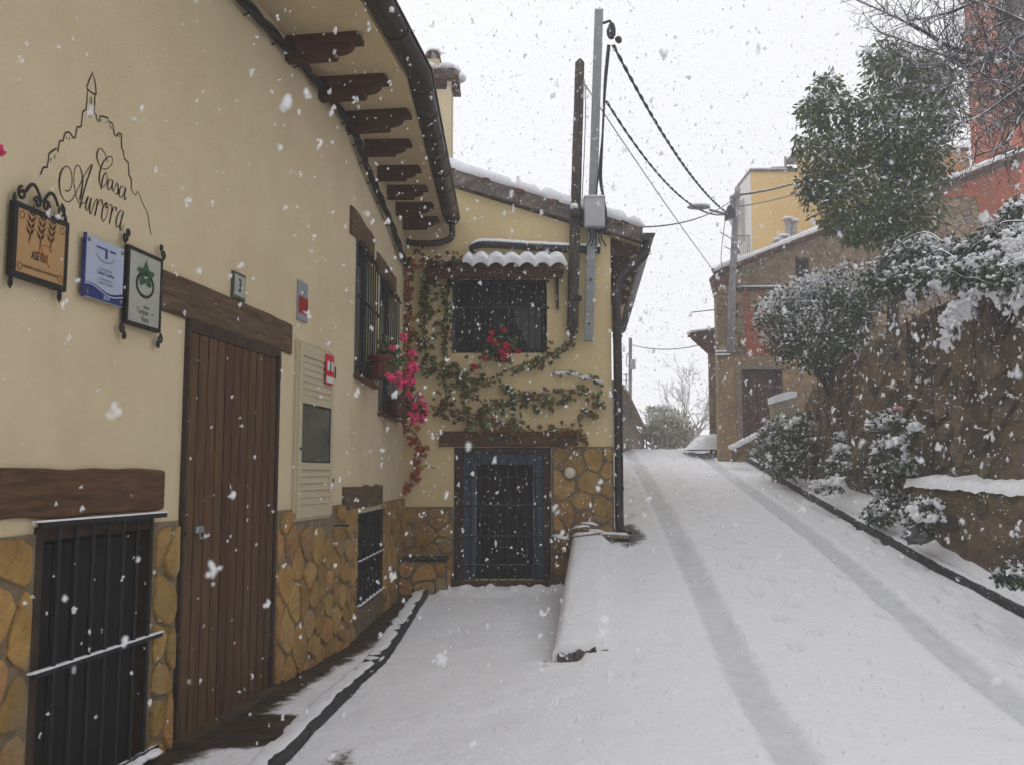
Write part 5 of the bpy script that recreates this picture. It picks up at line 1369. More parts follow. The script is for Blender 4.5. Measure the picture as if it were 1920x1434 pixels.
for poly in stone_cells(0.05, 9.2, .75, 3.5, .235, 41, gap=.015, aspect=1.9):
    cx = sum(p_[0] for p_ in poly) / len(poly); cz = sum(p_[1] for p_ in poly) / len(poly)
    zb = float(zr(16.6 - cx)); 
    if cz < zb + .1 or cz > float(rwtop(cx)) - .15 or rnd.random() < .22: continue
    sc = rnd.uniform(.75, 1.0); poly = [(cx + (a_ - cx) * sc, cz + (b_ - cz) * sc) for a_, b_ in poly]
    y0 = .06 * (cz - zb) + .06 * mnoise.noise(Vector((cx * 1.7, cz * 1.7, 3))) + .02
    stone_mesh(poly, y0 + .03, rnd.uniform(.065, .11), rnd).build('stone', M_RUBBLE, rw); cnt += 1
# lower terrace wall in front
s0, s1 = RW.px(1705, 905, .35)[0], 9.6
def ltop(s): return float(RW.px(1712, 906, .35)[1] + (s - s0) * -.02)
lt = thing('terrace_wall', 'low stone terrace wall with a snowy ledge at the foot of the retaining wall', 'wall', RW, (s0, -.35, 0.5))
vs = []; ns, nz = 30, 10
for i in range(ns + 1):
    s = s0 + (s1 - s0) * i / ns; zb = float(zr(16.6 - s)) - .1; zt = ltop(s)
    for j in range(nz + 1): z = zb + (zt - zb) * j / nz; vs.append((s, -.34 + .05 * mnoise.noise(Vector((s * 2, z * 2, 9))), z))
    vs.append((s, .3, zt + .02))
n = nz + 2; MB().add(vs + [], [(i * n + j, (i + 1) * n + j, (i + 1) * n + j + 1, i * n + j + 1) for i in range(ns) for j in range(nz + 1)]).build('wall_body', M_EARTH, lt, smooth=True)
MB().add([(s0, -.34, .3), (s0, .3, .3), (s0, .3, ltop(s0)), (s0, -.34, ltop(s0))], [(0, 1, 2, 3)]).build('wall_end', M_EARTH, lt)
for poly in stone_cells(s0 + .02, s1, .75, ltop(s0) - .12, .24, 43, gap=.02, aspect=1.1):
    cx = sum(p_[0] for p_ in poly) / len(poly); cz = sum(p_[1] for p_ in poly) / len(poly)
    if cz < float(zr(16.6 - cx)) + .12 or rnd.random() < .2: continue
    stone_mesh(poly, -.28, rnd.uniform(.06, .09), rnd).build('stone', M_RUBBLE, lt)
vs = []; ns, nc = 70, 10
for i in range(ns + 1):
    s = s0 - .02 + (s1 - s0) * i / ns
    fr_ = -.38 + .05 * mnoise.noise(Vector((s * 4, 1, 1))) + .03 * mnoise.noise(Vector((s * 13, 1, 1)))
    for j in range(nc + 1):
        t_ = j / nc; y = fr_ + (.5) * t_; vs.append((s, y, ltop(s) + (.075 + .075 * mnoise.noise(Vector((s * 3.3, y * 3, 5))) + .03 * mnoise.noise(Vector((s * 11, y * 9, 5)))) * min(1, (t_ * 4) ** .5 + .15) - (.05 + .05 * mnoise.noise(Vector((s * 6, 2, 2))) if j == 0 else 0)))
n = nc + 1; MB().add(vs, [(i * n + j, (i + 1) * n + j, (i + 1) * n + j + 1, i * n + j + 1) for i in range(ns) for j in range(nc)]).build('ledge_snow', M_SNOW, lt, smooth=True)
# bank above the wall
ys = np.linspace(3, 17, 60); xsb = np.linspace(0, 1, 30); gt, gy = np.meshgrid(xsb, ys); gx = WALL_X + .3 + gt * 9
gz = rwtop(16.6 - gy) - .02 + .28 * gt * 9 * .5 + .07 * fbm(gx, gy, 1.4, 6)
gz = np.where(gt < .03, gz - .03, gz)
tag(sheet('bank', gx, gy, gz, M_SNOW), 'snowy bank above the retaining wall', kind='structure')

# snow laden brambles along the top of the wall
t = thing('bramble', 'snow laden bramble thicket spilling over the top of the retaining wall', 'shrub', WORLD, (5.2, 11, 3.6))
def rwpt(x, y, out=0.1):
    s, z = RW.px(x, y, out); return RW.w(s, -out, z)
lob = []; stems = MB(); rng = np.random.default_rng(12)
for x, y, r, o in ((1655, 520, 42, .05), (1690, 490, 45, -.15), (1735, 475, 45, -.2), (1780, 480, 42, -.2), (1820, 475, 40, -.2), (1860, 455, 42, -.2), (1900, 470, 45, .0), (1700, 530, 45, .15), (1750, 515, 45, .15), (1810, 515, 45, .2), (1870, 510, 48, .2), (1910, 520, 50, .2), (1930, 440, 40, -.1), (1890, 430, 34, -.3), (1910, 400, 35, -.3)):
    c = rwpt(x, y, o); R = r * c[1] / F; lob.append((c, (R, R, R * .8)))
leaf_cloud(lob, 9500, .062, droop=.2, wid=.36, snow_amt=.6, seed=8, shell=.35).build('foliage', [M_LEAF_GREY, M_LEAF, M_SNOW], t)
for path in ([(1645, 500), (1690, 455), (1735, 436), (1770, 455)], [(1840, 480), (1860, 440), (1880, 418), (1920, 415)], [(1700, 560), (1720, 500), (1760, 470), (1800, 490)], [(1640, 570), (1665, 520), (1700, 480)], [(1780, 540), (1810, 480), (1850, 450), (1890, 470)]):
    stems.tube(catmull([rwpt(x, y, .1) for x, y in path], 6), .011, 5)
for k in range(46):
    c = lob[rng.integers(len(lob))][0]; branch_rec(stems, c + np.array([0, 0, -.15]), rng.normal(size=3) * np.array([.6, .8, .3]) + np.array([-.3, 0, .5]), rng.uniform(.3, .7), .008, 1, rng, grav=-.12, kids=2)
stems.build('stems', M_BARK, t, smooth=True)
sn = MB()
for c, r in lob:                          # puffs on the leaves
    for k in range(34):
        d = rng.normal(size=3); d /= np.linalg.norm(d); d[2] = abs(d[2]); blob(sn, c + d * np.array(r) * rng.uniform(.6, 1.04), np.array([rng.uniform(.7, 1.8), rng.uniform(.7, 1.8), .6]) * rng.uniform(.016, .036), rough=.9)
# heavy drapes flowing down the wall
DR = [[(1700, 545), (1740, 515), (1790, 500), (1840, 485), (1890, 450), (1925, 430)], [(1720, 545), (1745, 525), (1765, 530)], [(1760, 528), (1800, 520), (1850, 500), (1900, 480)], [(1838, 545), (1815, 555), (1800, 575), (1785, 590), (1775, 615), (1768, 640)], [(1925, 545), (1905, 560), (1895, 585)],
      [(1850, 555), (1880, 530), (1910, 510), (1930, 500)], [(1800, 540), (1830, 540), (1870, 545)], [(1810, 545), (1806, 560), (1800, 580)], [(1860, 560), (1885, 545), (1925, 520)], [(1900, 480), (1925, 460)], [(1905, 545), (1925, 530)]]
for path in DR:
    P = catmull([rwpt(x, y, .22) for x, y in path], 7)
    for i, p_ in enumerate(P):
        k = 1 if len(path) > 4 else .8
        for h_ in range(3): blob(sn, p_ + rng.normal(size=3) * np.array([.05, .06, .045]), np.array([1.0, rng.uniform(.8, 1.8), rng.uniform(.6, 1.4)]) * rng.uniform(.013, .032) * k, rough=1.0)
        if rng.random() < .45:
            for q_ in range(rng.integers(2, 6)): blob(sn, p_ + np.array([.02 * q_, rng.normal() * .02, -.05 - .035 * q_]), np.array([1, 1, 1.5]) * max(.008, .028 - .004 * q_), rough=.9)
pads(sn.build('snow', M_SNOW, t, smooth=True), .011, 1)
t = thing('wall_snow', 'scattered snow patches clinging to ledges on the retaining wall face', 'snow', RW, (5, 0, 2.5))
sn = MB()
def patch(x, y, w_, h_, n):
    for k in range(int(n * 2.4)):
        s, z = RW.px(x + rng.uniform(-w_, w_), y + rng.uniform(-h_, h_), .02); zb = float(zr(16.6 - s)); yy = .06 * (z - zb) - .02
        blob(sn, (s, yy, z), np.array([rng.uniform(.7, 1.6), .5, rng.uniform(.7, 2.0)]) * rng.uniform(.009, .026), rough=1.0)
for a_ in ((1758, 575, 6, 12, 6), (1750, 575, 6, 6, 3), (1715, 555, 5, 10, 5), (1718, 600, 14, 10, 10), (1745, 603, 10, 10, 9), (1760, 590, 6, 10, 5), (1800, 590, 8, 12, 9), (1815, 612, 6, 10, 6), (1770, 625, 8, 16, 12), (1822, 632, 5, 6, 4), (1640, 620, 12, 14, 9), (1655, 605, 6, 10, 4), (1685, 625, 12, 8, 6), (1655, 660, 8, 10, 5), (1668, 645, 5, 8, 4), (1702, 708, 7, 8, 4), (1720, 702, 6, 12, 5), (1735, 710, 5, 5, 3), (1750, 720, 4, 20, 4), (1740, 745, 6, 12, 4), (1880, 612, 5, 6, 3), (1868, 702, 8, 6, 4), (1875, 745, 8, 8, 3), (1825, 740, 6, 8, 3), (1740, 770, 8, 10, 4), (1680, 575, 20, 12, 9), (1660, 545, 14, 10, 7), (1612, 640, 10, 20, 7)): patch(*a_)
for k in range(110):
    x, y = rng.uniform(1600, 1910), rng.uniform(560, 880); patch(x, y, 4, 6, 1)
pads(sn.build('snow_patch', M_SNOW, t, smooth=True), .011, 1)
tag(t, kind='stuff')

# dry trailing stems hanging down the wall face
t = thing('trailing_stems', 'thin dry trailing stems hanging down the retaining wall face', 'plant', RW, (5, 0, 3))
rng2 = np.random.default_rng(88); st = MB(); lv = []
for k in range(30):
    s_ = rng2.uniform(.6, 9.0); zt = float(rwtop(s_)) - .05; P_ = [np.array([s_, -.04, zt])]; d = np.array([rng2.normal() * .25 - .15, -.12, -1.0])
    for i in range(rng2.integers(4, 11)):
        d = d + rng2.normal(size=3) * np.array([.22, .05, .1]); q_ = P_[-1] + d / np.linalg.norm(d) * .16; q_[1] = min(.06 * (q_[2] - float(zr(16.6 - q_[0]))) - .05 - abs(rng2.normal()) * .03, q_[1] + .05); P_.append(q_)
        for h_ in range(1): lv.append((RW.w(*(q_ + rng2.normal(size=3) * .03)), .045))
    MB().tube(P_, list(np.linspace(.007, .003, len(P_))), 4, cap=False).build('stem', M_BARK, t, smooth=True)
lm = leaf_cloud([((0, 0, 0), (1, 1, 1))], len(lv), .045, droop=.6, wid=.4, snow_amt=.5, seed=77, shell=.1)
V_ = np.array(lm.v).reshape(len(lv), 5, 3); V_ = V_ - V_[:, :1, :] + np.array([c for c, r in lv])[:, None, :]
lm.v = [RW.loc(p_) for p_ in V_.reshape(-1, 3)]
lm.build('leaves', [M_LEAF_GREY, M_IVY_B, M_SNOW], t)['kind'] = 'stuff'

# shrubs at the foot of the wall
def vpt(x, y, X): return onX(x, y, X)
def shrub(label, lobes_px, base_px, X, n, size, puffs, seed, pr=.045, flower=None):
    lob = []
    for x, y, r in lobes_px: c = vpt(x, y, X); R = r * c[1] / F; lob.append((c, (R, R, R)))
    b = vpt(*base_px, X); t = thing('shrub', label, 'shrub', WORLD, b, 'small snowy shrubs at the foot of the wall')
    st = MB(); rg = np.random.default_rng(seed)
    for c, r in lob:
        st.tube(catmull([b + rg.normal(size=3) * .03 * np.array([1, 1, 0]), (b + c) / 2 + rg.normal(size=3) * .04, c], 4), list(np.linspace(.014, .004, 9)), 5, cap=False)
        for k in range(3): branch_rec(st, c - np.array([0, 0, r[2] * .5]), rg.normal(size=3) * .5 + np.array([0, 0, .5]), r[0] * 1.2, .005, 1, rg, kids=2)
    st.build('stems', M_BARK, t, smooth=True)
    leaf_cloud(lob, n, size, droop=.15, wid=.36, snow_amt=.75, seed=seed, shell=.2).build('foliage', [M_LEAF_GREY, M_LEAF, M_SNOW], t)
    s_ = MB()
    for k in range(puffs):
        c, r = lob[rg.integers(len(lob))]; d = rg.normal(size=3); d /= np.linalg.norm(d); d[2] = abs(d[2]) * .9 - .1
        blob(s_, c + d * np.array(r) * rg.uniform(.6, 1.05), np.array([1, 1, .75]) * rg.uniform(.45, 1.0) * pr, rough=.8)
        for e_ in range(2): blob(s_, c + d * np.array(r) * rg.uniform(.7, 1.0) + rg.normal(size=3) * pr * .7, np.array([1.3, 1.3, .6]) * rg.uniform(.3, .6) * pr, rough=.9)
    if puffs: pads(s_.build('snow', M_SNOW, t, smooth=True), .013, 2)
    if flower:
        f_ = MB(); c = vpt(*flower, X - .05)
        for k in range(5): blob(f_, c + rg.normal(size=3) * .018, .025, rough=.4)
        f_.build('flower', mat('pale_rose', (.55, .25, .30), None, rough=.6), t, smooth=True)
    return t
shrub('tall leggy rose bush weighed down by snow in front of the wall', [(1650, 800, 22), (1680, 790, 26), (1715, 805, 16), (1660, 850, 32), (1690, 840, 28), (1645, 900, 28), (1685, 890, 34), (1660, 945, 30), (1640, 790, 12), (1700, 870, 22), (1690, 940, 25)], (1665, 980), 4.72, 1700, .065, 75, 61, .05, flower=(1686, 764))
shrub('rounded snow capped shrub beside the grey boulder', [(1715, 955, 22), (1745, 950, 20), (1735, 975, 22), (1755, 975, 16), (1705, 975, 14)], (1735, 1000), 4.45, 700, .055, 60, 62, .048)
shrub('low twiggy shrub with dusting of snow left of the grey boulder', [(1640, 968, 18), (1660, 970, 20), (1625, 962, 12)], (1645, 985), 4.5, 600, .05, 22, 63, .035)
shrub('thin upright shrub standing between the big dark shrub and the rose bush', [(1575, 820, 14), (1580, 845, 14), (1565, 870, 18), (1585, 880, 14), (1560, 885, 12)], (1572, 905), 4.8, 500, .06, 30, 64, .05)
shrub('wide dark shrub below the overhanging bush at the far end of the wall', [(1440, 815, 22), (1465, 800, 28), (1490, 815, 30), (1460, 840, 28), (1490, 855, 32), (1480, 875, 24), (1505, 790, 18), (1430, 835, 16), (1445, 862, 22), (1462, 882, 18), (1420, 850, 12), (1452, 838, 18)], (1475, 895), 4.7, 2900, .07, 45, 65, .05)
shrub('flat snow covered cushion plant at the edge of the verge', [(1535, 912, 14), (1555, 908, 14), (1575, 910, 12)], (1553, 925), 4.5, 300, .05, 45, 66, .05)
shrub('twiggy shrub cut by the right edge of the picture', [(1880, 1080, 18), (1905, 1075, 22), (1925, 1085, 20)], (1900, 1105), 4.15, 700, .045, 30, 67, .03)
b = vpt(1720, 1000, 4.4); mb = MB(); blob(mb, b + np.array([0, 0, -.02]), (.17, .13, .10), hi=True, rough=.5)
o = mb.build('boulder', mat('grey_boulder', (.13, .13, .125), (.08, .08, .078), 8, .9, .6, 20, snow=.75), loc=tuple(b)); tag(o, 'small grey boulder on the verge below the rounded shrub', 'boulder')

# ================================================================== STONE HOUSE up the street
YH = 20.6
HF = Frame((0, YH), (1, 0))
hq = lambda x, y, o=0: HF.px(x, y, o)
HX0 = hq(1345, 600)[0]
def hrake(X): # underside of roof
    a_ = hq(1340, 518); b_ = hq(1895, 302); return a_[1] + (X - a_[0]) * (b_[1] - a_[1]) / (b_[0] - a_[0])
HX1 = hq(1900, 300)[0] + .1
hs_ = thing('stone_house', 'old brown stone house with snow edged sloping roof at the top of the street', 'house', HF, (HX0, 0, 2))
M_RENDER = mat('patchy_render', (.25, .18, .115), (.155, .112, .072), 4.5, .95, 1.0, 12, col3=(.36, .27, .18), scale3=6, amt3=.8, bdist=.06)
M_RENDER_LOW = mat('ochre_render', (.30, .20, .098), (.20, .138, .076), 2.6, .95, .9, 12, col3=(.19, .14, .09), scale3=3, amt3=.6)
M_ORANGE = mat('orange_paint', (.34, .095, .045), (.24, .075, .04), 5, .95, .7, 24, col3=(.22, .13, .085), scale3=5, amt3=.8)
wn0, wn1, wz0, wz1 = hq(1492, 525)[0], hq(1518, 525)[0], hq(1500, 526)[1], hq(1500, 483)[1]
dn0, dn1, dz0, dz1 = hq(1392, 810)[0], hq(1470, 810)[0], hq(1400, 812)[1], hq(1400, 693)[1]
zs_ = hq(1400, 668)[1]
xsp = sorted([HX0, wn0, wn1, dn0, dn1, HX1])
mb = MB(); wall_holes(mb, HX0, HX1, zs_, hrake(HX0) - .02, [], 0, .3)
# triangular gable above the eave height, with window hole cut through the rectangle band
z1_ = hrake(HX0) - .02
mb2 = MB()
def gable(mb, x0, x1, zb):
    mb.prism([(x0, zb), (x1, zb), (x1, hrake(x1)), (x0, hrake(x0))], 0, .3)
mb = MB(); wall_holes(mb, HX0, HX1, zs_, wz0, [], 0, .3)
gable(mb, HX0, wn0, wz0); gable(mb, wn1, HX1, wz0); gable(mb, wn0, wn1, wz1)
mb.build('gable_wall', M_RENDER, hs_)
mb = MB(); wall_holes(mb, HX0 - .01, 10, 1.2, zs_, [(dn0, dn1, 1.9, dz1)], -.02, .3); mb.build('ground_floor_wall', M_RENDER_LOW, hs_)
mb = MB(); mb.box(wn0, wn1, .2, .26, wz0, wz1); w_ = mb.build('window', mat('dark_shutter', (.045, .030, .024), (.03, .02, .017), 6, .8), hs_)
for k in range(2):
    x0 = wn0 + (wn1 - wn0) * k / 2; mb = MB(); mb.box(x0 + .01, x0 + (wn1 - wn0) / 2 - .01, .15, .2, wz0 + .02, wz1 - .02, bev=.01); mb.build('shutter', MATS['dark_shutter'], w_)
mb = MB(); mb.box(dn0, dn1, .16, .22, 1.9, dz1); d_ = mb.build('door', MATS['dark_shutter'], hs_)
M_DOORP = mat('dark_red_door', (.075, .032, .026), (.05, .024, .02), 6, .8, .4, 12, objvar=.2)
for k in range(5):
    x0 = dn0 + (dn1 - dn0) * k / 5; mb = MB(); mb.box(x0 + .006, x0 + (dn1 - dn0) / 5 - .006, .12, .16, 1.95, dz1 - .03, bev=.01); mb.build('plank', M_DOORP, d_)
mb = MB(); mb.box(dn0 - .12, dn0, -.05, .12, 1.9, dz1 + .1); mb.box(dn0, dn1 + .1, -.05, .12, dz1, dz1 + .1); mb.build('door_surround', mat('grey_surround', (.22, .17, .12), (.17, .13, .09), 6, .9), d_)
ox0, oz0 = hq(1398, 666); ox1, oz1 = hq(1480, 546)
mb = MB(); mb.box(ox0, ox1, -.015, .0, oz0 - .0, oz1); mb.build('orange_panel', M_ORANGE, hs_)
gx_ = hq(1400, 500)[0]; rnd = random.Random(4)
for poly in stone_cells(gx_, rx_ := hq(1620, 450)[0], wz0 - .9, 8.0, .20, 57, gap=.012, aspect=1.5):      # rubble showing through the worn render
    cx = sum(p_[0] for p_ in poly) / len(poly); cz = sum(p_[1] for p_ in poly) / len(poly)
    if cz > hrake(cx) - .3 or rnd.random() < .35 or (wn0 - .2 < cx < wn1 + .2 and wz0 - .15 < cz < wz1 + .2): continue
    stone_mesh(poly, .004, rnd.uniform(.02, .04), rnd).build('stone', mat('quoin_stone', (.27, .195, .12), (.18, .13, .085), 6, .95, .8, 20, objvar=.28), hs_)
# quoin strip at corner
mb = MB(); mb.box(HX0 - .02, hq(1362, 600)[0], -.03, .0, zs_ + .01, hrake(HX0) - .05); qn = mb.build('corner_pier', M_RENDER_LOW, hs_)
M_QUOIN = mat('quoin_stone', (.30, .20, .11), (.21, .14, .085), 6, .95, .7, 20, objvar=.25)
stonework(qn, HX0 - .01, hq(1395, 600)[0], zs_ + .05, hrake(HX0) - .25, .26, 51, -.03, .03, M_QUOIN, aspect=1.3)
# rough stone part on the right
rx0, rx1 = hq(1625, 400)[0], HX1
stb = MB(); stb.prism([(rx0, 4.0), (rx1, 4.0), (rx1, hrake(rx1) - .16), (rx0, hrake(rx0) - .16)], -.04, .0)
so = stb.build('rubble_wall', mat('rubble_mortar', (.20, .14, .085), (.14, .10, .06), 5, .95, .8, 20), hs_)
stonework(so, rx0 + .02, rx1 - .1, 4.8, 8.2, .125, 52, -.04, .025, M_QUOIN, gap=.008, aspect=2.0, zcut=lambda x: hrake(x) - .42 if x < hq(1860, 400)[0] else 3, bricky=True)
bx0 = hq(1852, 400)[0]
mb = MB(); mb.prism([(bx0, 6.3), (rx1, 5.6), (rx1, hrake(rx1) - .1), (bx0 - 1.3, hrake(bx0 - 1.3) - .14), (bx0 - .3, hrake(bx0) - .62)], -.085, -.04); mb.build('orange_render_patch', M_ORANGE, hs_)
# pipe with snow, ledges
a_, b_ = hq(1378, 541, .08), hq(1470, 540, .08)
mb = MB(); mb.tube([(a_[0], -.08, a_[1]), (b_[0], -.08, b_[1])], .035, 8); pp = mb.build('wall_pipe', M_PIPE, hs_, smooth=True)
mb = MB(); mb.tube([(a_[0] + .1, -.08, a_[1] + .04), (b_[0], -.08, b_[1] + .04)], .022, 8); mb.build('pipe_snow', M_SNOW, pp, smooth=True)
for y in (658, 664):
    a_, b_ = hq(1343, y + 2, .1), hq(1368, y - 2, .1); mb = MB(); mb.box(a_[0], b_[0], -.12, -.0, a_[1] - .02, a_[1]); l_ = mb.build('ledge', M_VERGE, hs_); mb = MB(); mb.box(a_[0], b_[0], -.12, 0, a_[1] + .001, a_[1] + .035); mb.build('ledge_snow', M_SNOW, l_)
# roof verge, tiles and snow
x0, x1 = HX0 - .10, HX1 + .1
mb = MB(); mb.prism([(x0, hrake(x0)), (x1, hrake(x1)), (x1, hrake(x1) + .09), (x0, hrake(x0) + .09)], -.18, 2.5); mb.v = [(x + .42 * max(0, y), y, z) for x, y, z in mb.v]; rf2 = mb.build('roof', M_TILE, hs_)
nt = 30
for i in range(nt):
    X = x0 + .1 + (x1 - x0 - .1) * i / nt; dx = (x1 - x0) / nt
    mb = MB(); pr = [(X, hrake(X) + .02), (X + dx * 1.12, hrake(X + dx) + .05), (X + dx * 1.12, hrake(X + dx) + .10), (X, hrake(X) + .12)]; mb.prism(pr, -.24, -.05); mb.build('tile', M_TILE, rf2)
vs = []; ns, nc = 110, 8
for i in range(ns + 1):
    X = x0 - .02 + (x1 - x0) * i / ns; lump = .10 + .045 * mnoise.noise(Vector((X * 2.2, 3, 1))) + .03 * mnoise.noise(Vector((X * 7, 3, 1)))
    lump = max(.02, lump)
    for j in range(nc + 1):
        yy, zf_ = ((-.22, -.2), (-.27, .1), (-.285, .5), (-.26, .85), (-.2, 1.0), (.0, 1.1), (.4, 1.3), (.9, 1.5), (1.5, 1.6))[j]
        vs.append((X + .3 * max(0, yy), yy + .03 * mnoise.noise(Vector((X * 5, 0, 9))) * (j < 5), hrake(X) + .09 + lump * zf_))
n = nc + 1; MB().add(vs, [(i * n + j, (i + 1) * n + j, (i + 1) * n + j + 1, i * n + j + 1) for i in range(ns) for j in range(nc)]).build('roof_snow', M_SNOW, rf2, smooth=True)
# stepped brick corbels under the left eave
for k in range(5):
    mb = MB(); mb.box(HX0 - .02 - .02 * k, HX0 + .3, -.02 - .02 * k, .3, hrake(HX0) - .45 + .09 * k, hrake(HX0) - .45 + .08 + .09 * k); mb.build('eave_course', M_TILE, hs_)
# flue pipes on the roof
for x, y0, y1, r in ((1477, 455, 415, .075), (1489, 452, 419, .07), (1470, 457, 448, .09), (1459, 466, 455, .08)):
    a_, b_ = HF.px(x, y0, -1.2), HF.px(x, y1, -1.2); mb = MB(); mb.tube([(a_[0], 1.2, a_[1] - .8), (b_[0], 1.2, b_[1])], r, 10); mb.tube([(b_[0], 1.2, b_[1] + .01), (b_[0], 1.2, b_[1] + .05)], r * 1.6, 10)
    f_ = mb.build('flue', mat('pale_flue', (.36, .33, .29), (.28, .25, .22), 6, .9), hs_); mb = MB(); blob(mb, (b_[0], 1.2, b_[1] + .07), (r * 1.6, r * 1.6, .05)); mb.build('flue_snow', M_SNOW, f_, smooth=True)
# side annexe with tiled eave behind its corner
YA = 22.2; AF = Frame((0, YA), (1, 0)); aq = lambda x, y: AF.px(x, y)
ax0 = aq(1328, 700)[0]; az = aq(1330, 655)[1]
t = thing('outbuilding', 'narrow stone outbuilding with flared tiled eave behind the stone house corner', 'building', AF, (ax0, 0, 2))
mb = MB(); mb.prism([(ax0, 0), (ax0 + 3, 0), (ax0 + 4, 4), (ax0 + 1.0, 4)], .5, az + .2, 'z'); wl2 = mb.build('wall', M_RENDER, t)
stonework(wl2, ax0 + .0, ax0 + .35, 2.2, az, .24, 53, 0, .03, M_QUOIN, aspect=1.4)
ex = aq(1294, 630)[0]; ez = aq(1294, 628)[1]
mb = MB(); mb.prism([(ax0 + .3, az - .1), (ax0 - .02, az - .12), (ex, ez - .1), (ex, ez - .04), (ax0 + .6, ez + .05)], -.05, 2); mb.v = [(x + .42 * max(0, y), y, z) for x, y, z in mb.v]; rf3 = mb.build('roof', M_TILE, t)
for k in range(5): tile_at_x = ex + .06 + k * .15; mb = MB(); pr = [(tile_at_x + .075 * math.cos(a_), ez - .02 + .07 * math.sin(a_) + .01 * k) for a_ in np.linspace(0, math.pi, 8)]; mb.prism(pr, -.12, .3); mb.build('tile', M_TILE, rf3)
mb = MB()
for k in range(7): blob(mb, (ex + .06 + k * .11, .12, ez + .07 + .015 * k), (.13, .25, .05))
mb.build('roof_snow', M_SNOW, rf3, smooth=True)
# snow heap and ramp parapet by its door
c = onY(1318, 838, 21.6); hx_ = [onY(x, 838, 21.6)[0] for x in (1288, 1300, 1312, 1320, 1344, 1350)]; hh_ = [0, .10, .27, .345, .365, .36]
gt_, gs_ = np.meshgrid(np.linspace(0, 1, 22), np.linspace(0, 1, 16)); X_ = hx_[0] + (hx_[-1] - hx_[0]) * gt_; pr_ = (1 - np.abs(gs_ * 2 - 1) ** 5) ** .5
Z_ = c[2] - .06 + (np.interp(X_, hx_, hh_) + .02 * fbm(X_, gs_ * 2, 4, 5)) * pr_; Y_ = 21.3 + gs_ * 1.3
mb = MB(); mb.add(np.stack([X_, Y_, Z_], -1).reshape(-1, 3), [(i * 22 + j, i * 22 + j + 1, (i + 1) * 22 + j + 1, (i + 1) * 22 + j) for i in range(15) for j in range(21)])
mb.add([(X_[i, -1], Y_[i, -1], Z_[i, -1]) for i in range(16)], [tuple(range(16))])
o = mb.build('snow_heap', M_SNOW, smooth=True, loc=tuple(c)); tag(o, 'white snow heap at the crest of the street against the outbuilding', 'snow heap')
t = thing('ramp_parapet', 'sloping snow topped parapet leading up to the stone house door', 'wall', WORLD, onX(1375, 838, 4.7))
P0 = onY(1376, 836, 19.2); P1 = onY(1452, 798, 19.0)
mb = MB(); vs = []
for p_ in (P0, P1): vs += [(p_[0], p_[1], p_[2] - .32), (p_[0], p_[1], p_[2] - .05), (p_[0], p_[1] + .25, p_[2] - .05), (p_[0], p_[1] + .25, p_[2] - .32)]
mb.add(vs, [(0, 4, 5, 1), (1, 5, 6, 2), (0, 1, 2, 3), (4, 7, 6, 5)]); mb.build('wall_body', M_EARTH, t)
mb = MB()
for k in range(14): blob(mb, P0 + (P1 - P0) * k / 13 + np.array([0, .1, -.02]), (.09, .16, .06), rough=.4)
mb.build('wall_snow', M_SNOW, t, smooth=True)
a_, b_ = onY(1452, 790, 17.2), onY(1483, 742, 17.2)
t = thing('gate_pier', 'short pale pier with slanted snow cap at the far end of the retaining wall', 'pier', WORLD, (a_[0], 17.2, 1.4))
mb = MB(); mb.prism([(a_[0], 1.35), (b_[0] + .1, 1.35), (b_[0] + .1, b_[2] - .02), (a_[0], b_[2] - .14)], 17.2, 17.5); mb.build('pier_body', mat('pale_pier', (.33, .28, .21), (.26, .22, .16), 5, .9, .6, 18), t)
vs = []
mb = MB(); mb.prism([(a_[0] - .02, b_[2] - .14), (b_[0] + .1, b_[2] - .018), (b_[0] + .1, b_[2] + .08), (b_[0] - .06, b_[2] + .08), (a_[0] - .02, b_[2] - .02)], 17.16, 17.54); mb.build('pier_snow', M_SNOW, t)

# utility pole with street lamp at its corner
YU = 20.2
def U(x, y, Y=YU): return onY(x, y, Y)
t = thing('utility_pole', 'grey utility pole with cable brackets at the corner of the stone house', 'utility pole', WORLD, (U(1372, 560)[0], YU, 2))
M_POLE = mat('grey_pole', (.26, .25, .25), (.19, .18, .18), 8, .85, .3, 20, snow=1.0)
mb = MB(); mb.tube([U(1370, 660), U(1373, 540), U(1378, 430), U(1383, 352)], [.085, .08, .07, .06], 10); mb.build('shaft', M_POLE, t, smooth=True)
mb = MB(); mb.tube([U(1375, 372), U(1386, 366)], .07, 8); mb.tube([U(1372, 368), U(1374, 395)], .05, 6); mb.build('bracket', M_POLE, t)
mb = MB(); mb.tube(catmull([U(1386, 365), U(1380, 390), U(1372, 405)], 5), .02, 5); mb.tube(catmull([U(1386, 368), U(1378, 395), U(1376, 440), U(1373, 520), U(1372, 640)], 6), .022, 5); mb.tube(catmull([U(1362, 400), U(1356, 440), U(1352, 490), U(1360, 520)], 5), .008, 4); mb.build('pole_cables', M_CABLE_S, t, smooth=True)
mb = MB()
for (x0_, y0_, x1_, y1_) in ((1350, 436, 1373, 449), (1358, 462, 1372, 470), (1378, 455, 1386, 476)): mb.tube([U(x0_, y0_), U(x1_, y1_)], .012, 5)
mb.build('climbing_irons', M_POLE, t)
t = thing('street_lamp', 'snow capped street lamp head on an arm from the utility pole', 'street lamp', WORLD, U(1366, 400))
a_ = U(1365, 403, YU - .12); b_ = U(1330, 394, YU - .25)
mb = MB(); mb.tube([a_, b_], .03, 8); mb.build('arm', M_POLE, t, smooth=True)
mb = MB(); c = U(1310, 389, YU - .3); R = .22
for k, (dx, r) in enumerate(((0, 1),)): blob(mb, c, (.26, .10, .055), rough=.05, hi=True)
mb.build('lamp_head', M_POLE, t, smooth=True)
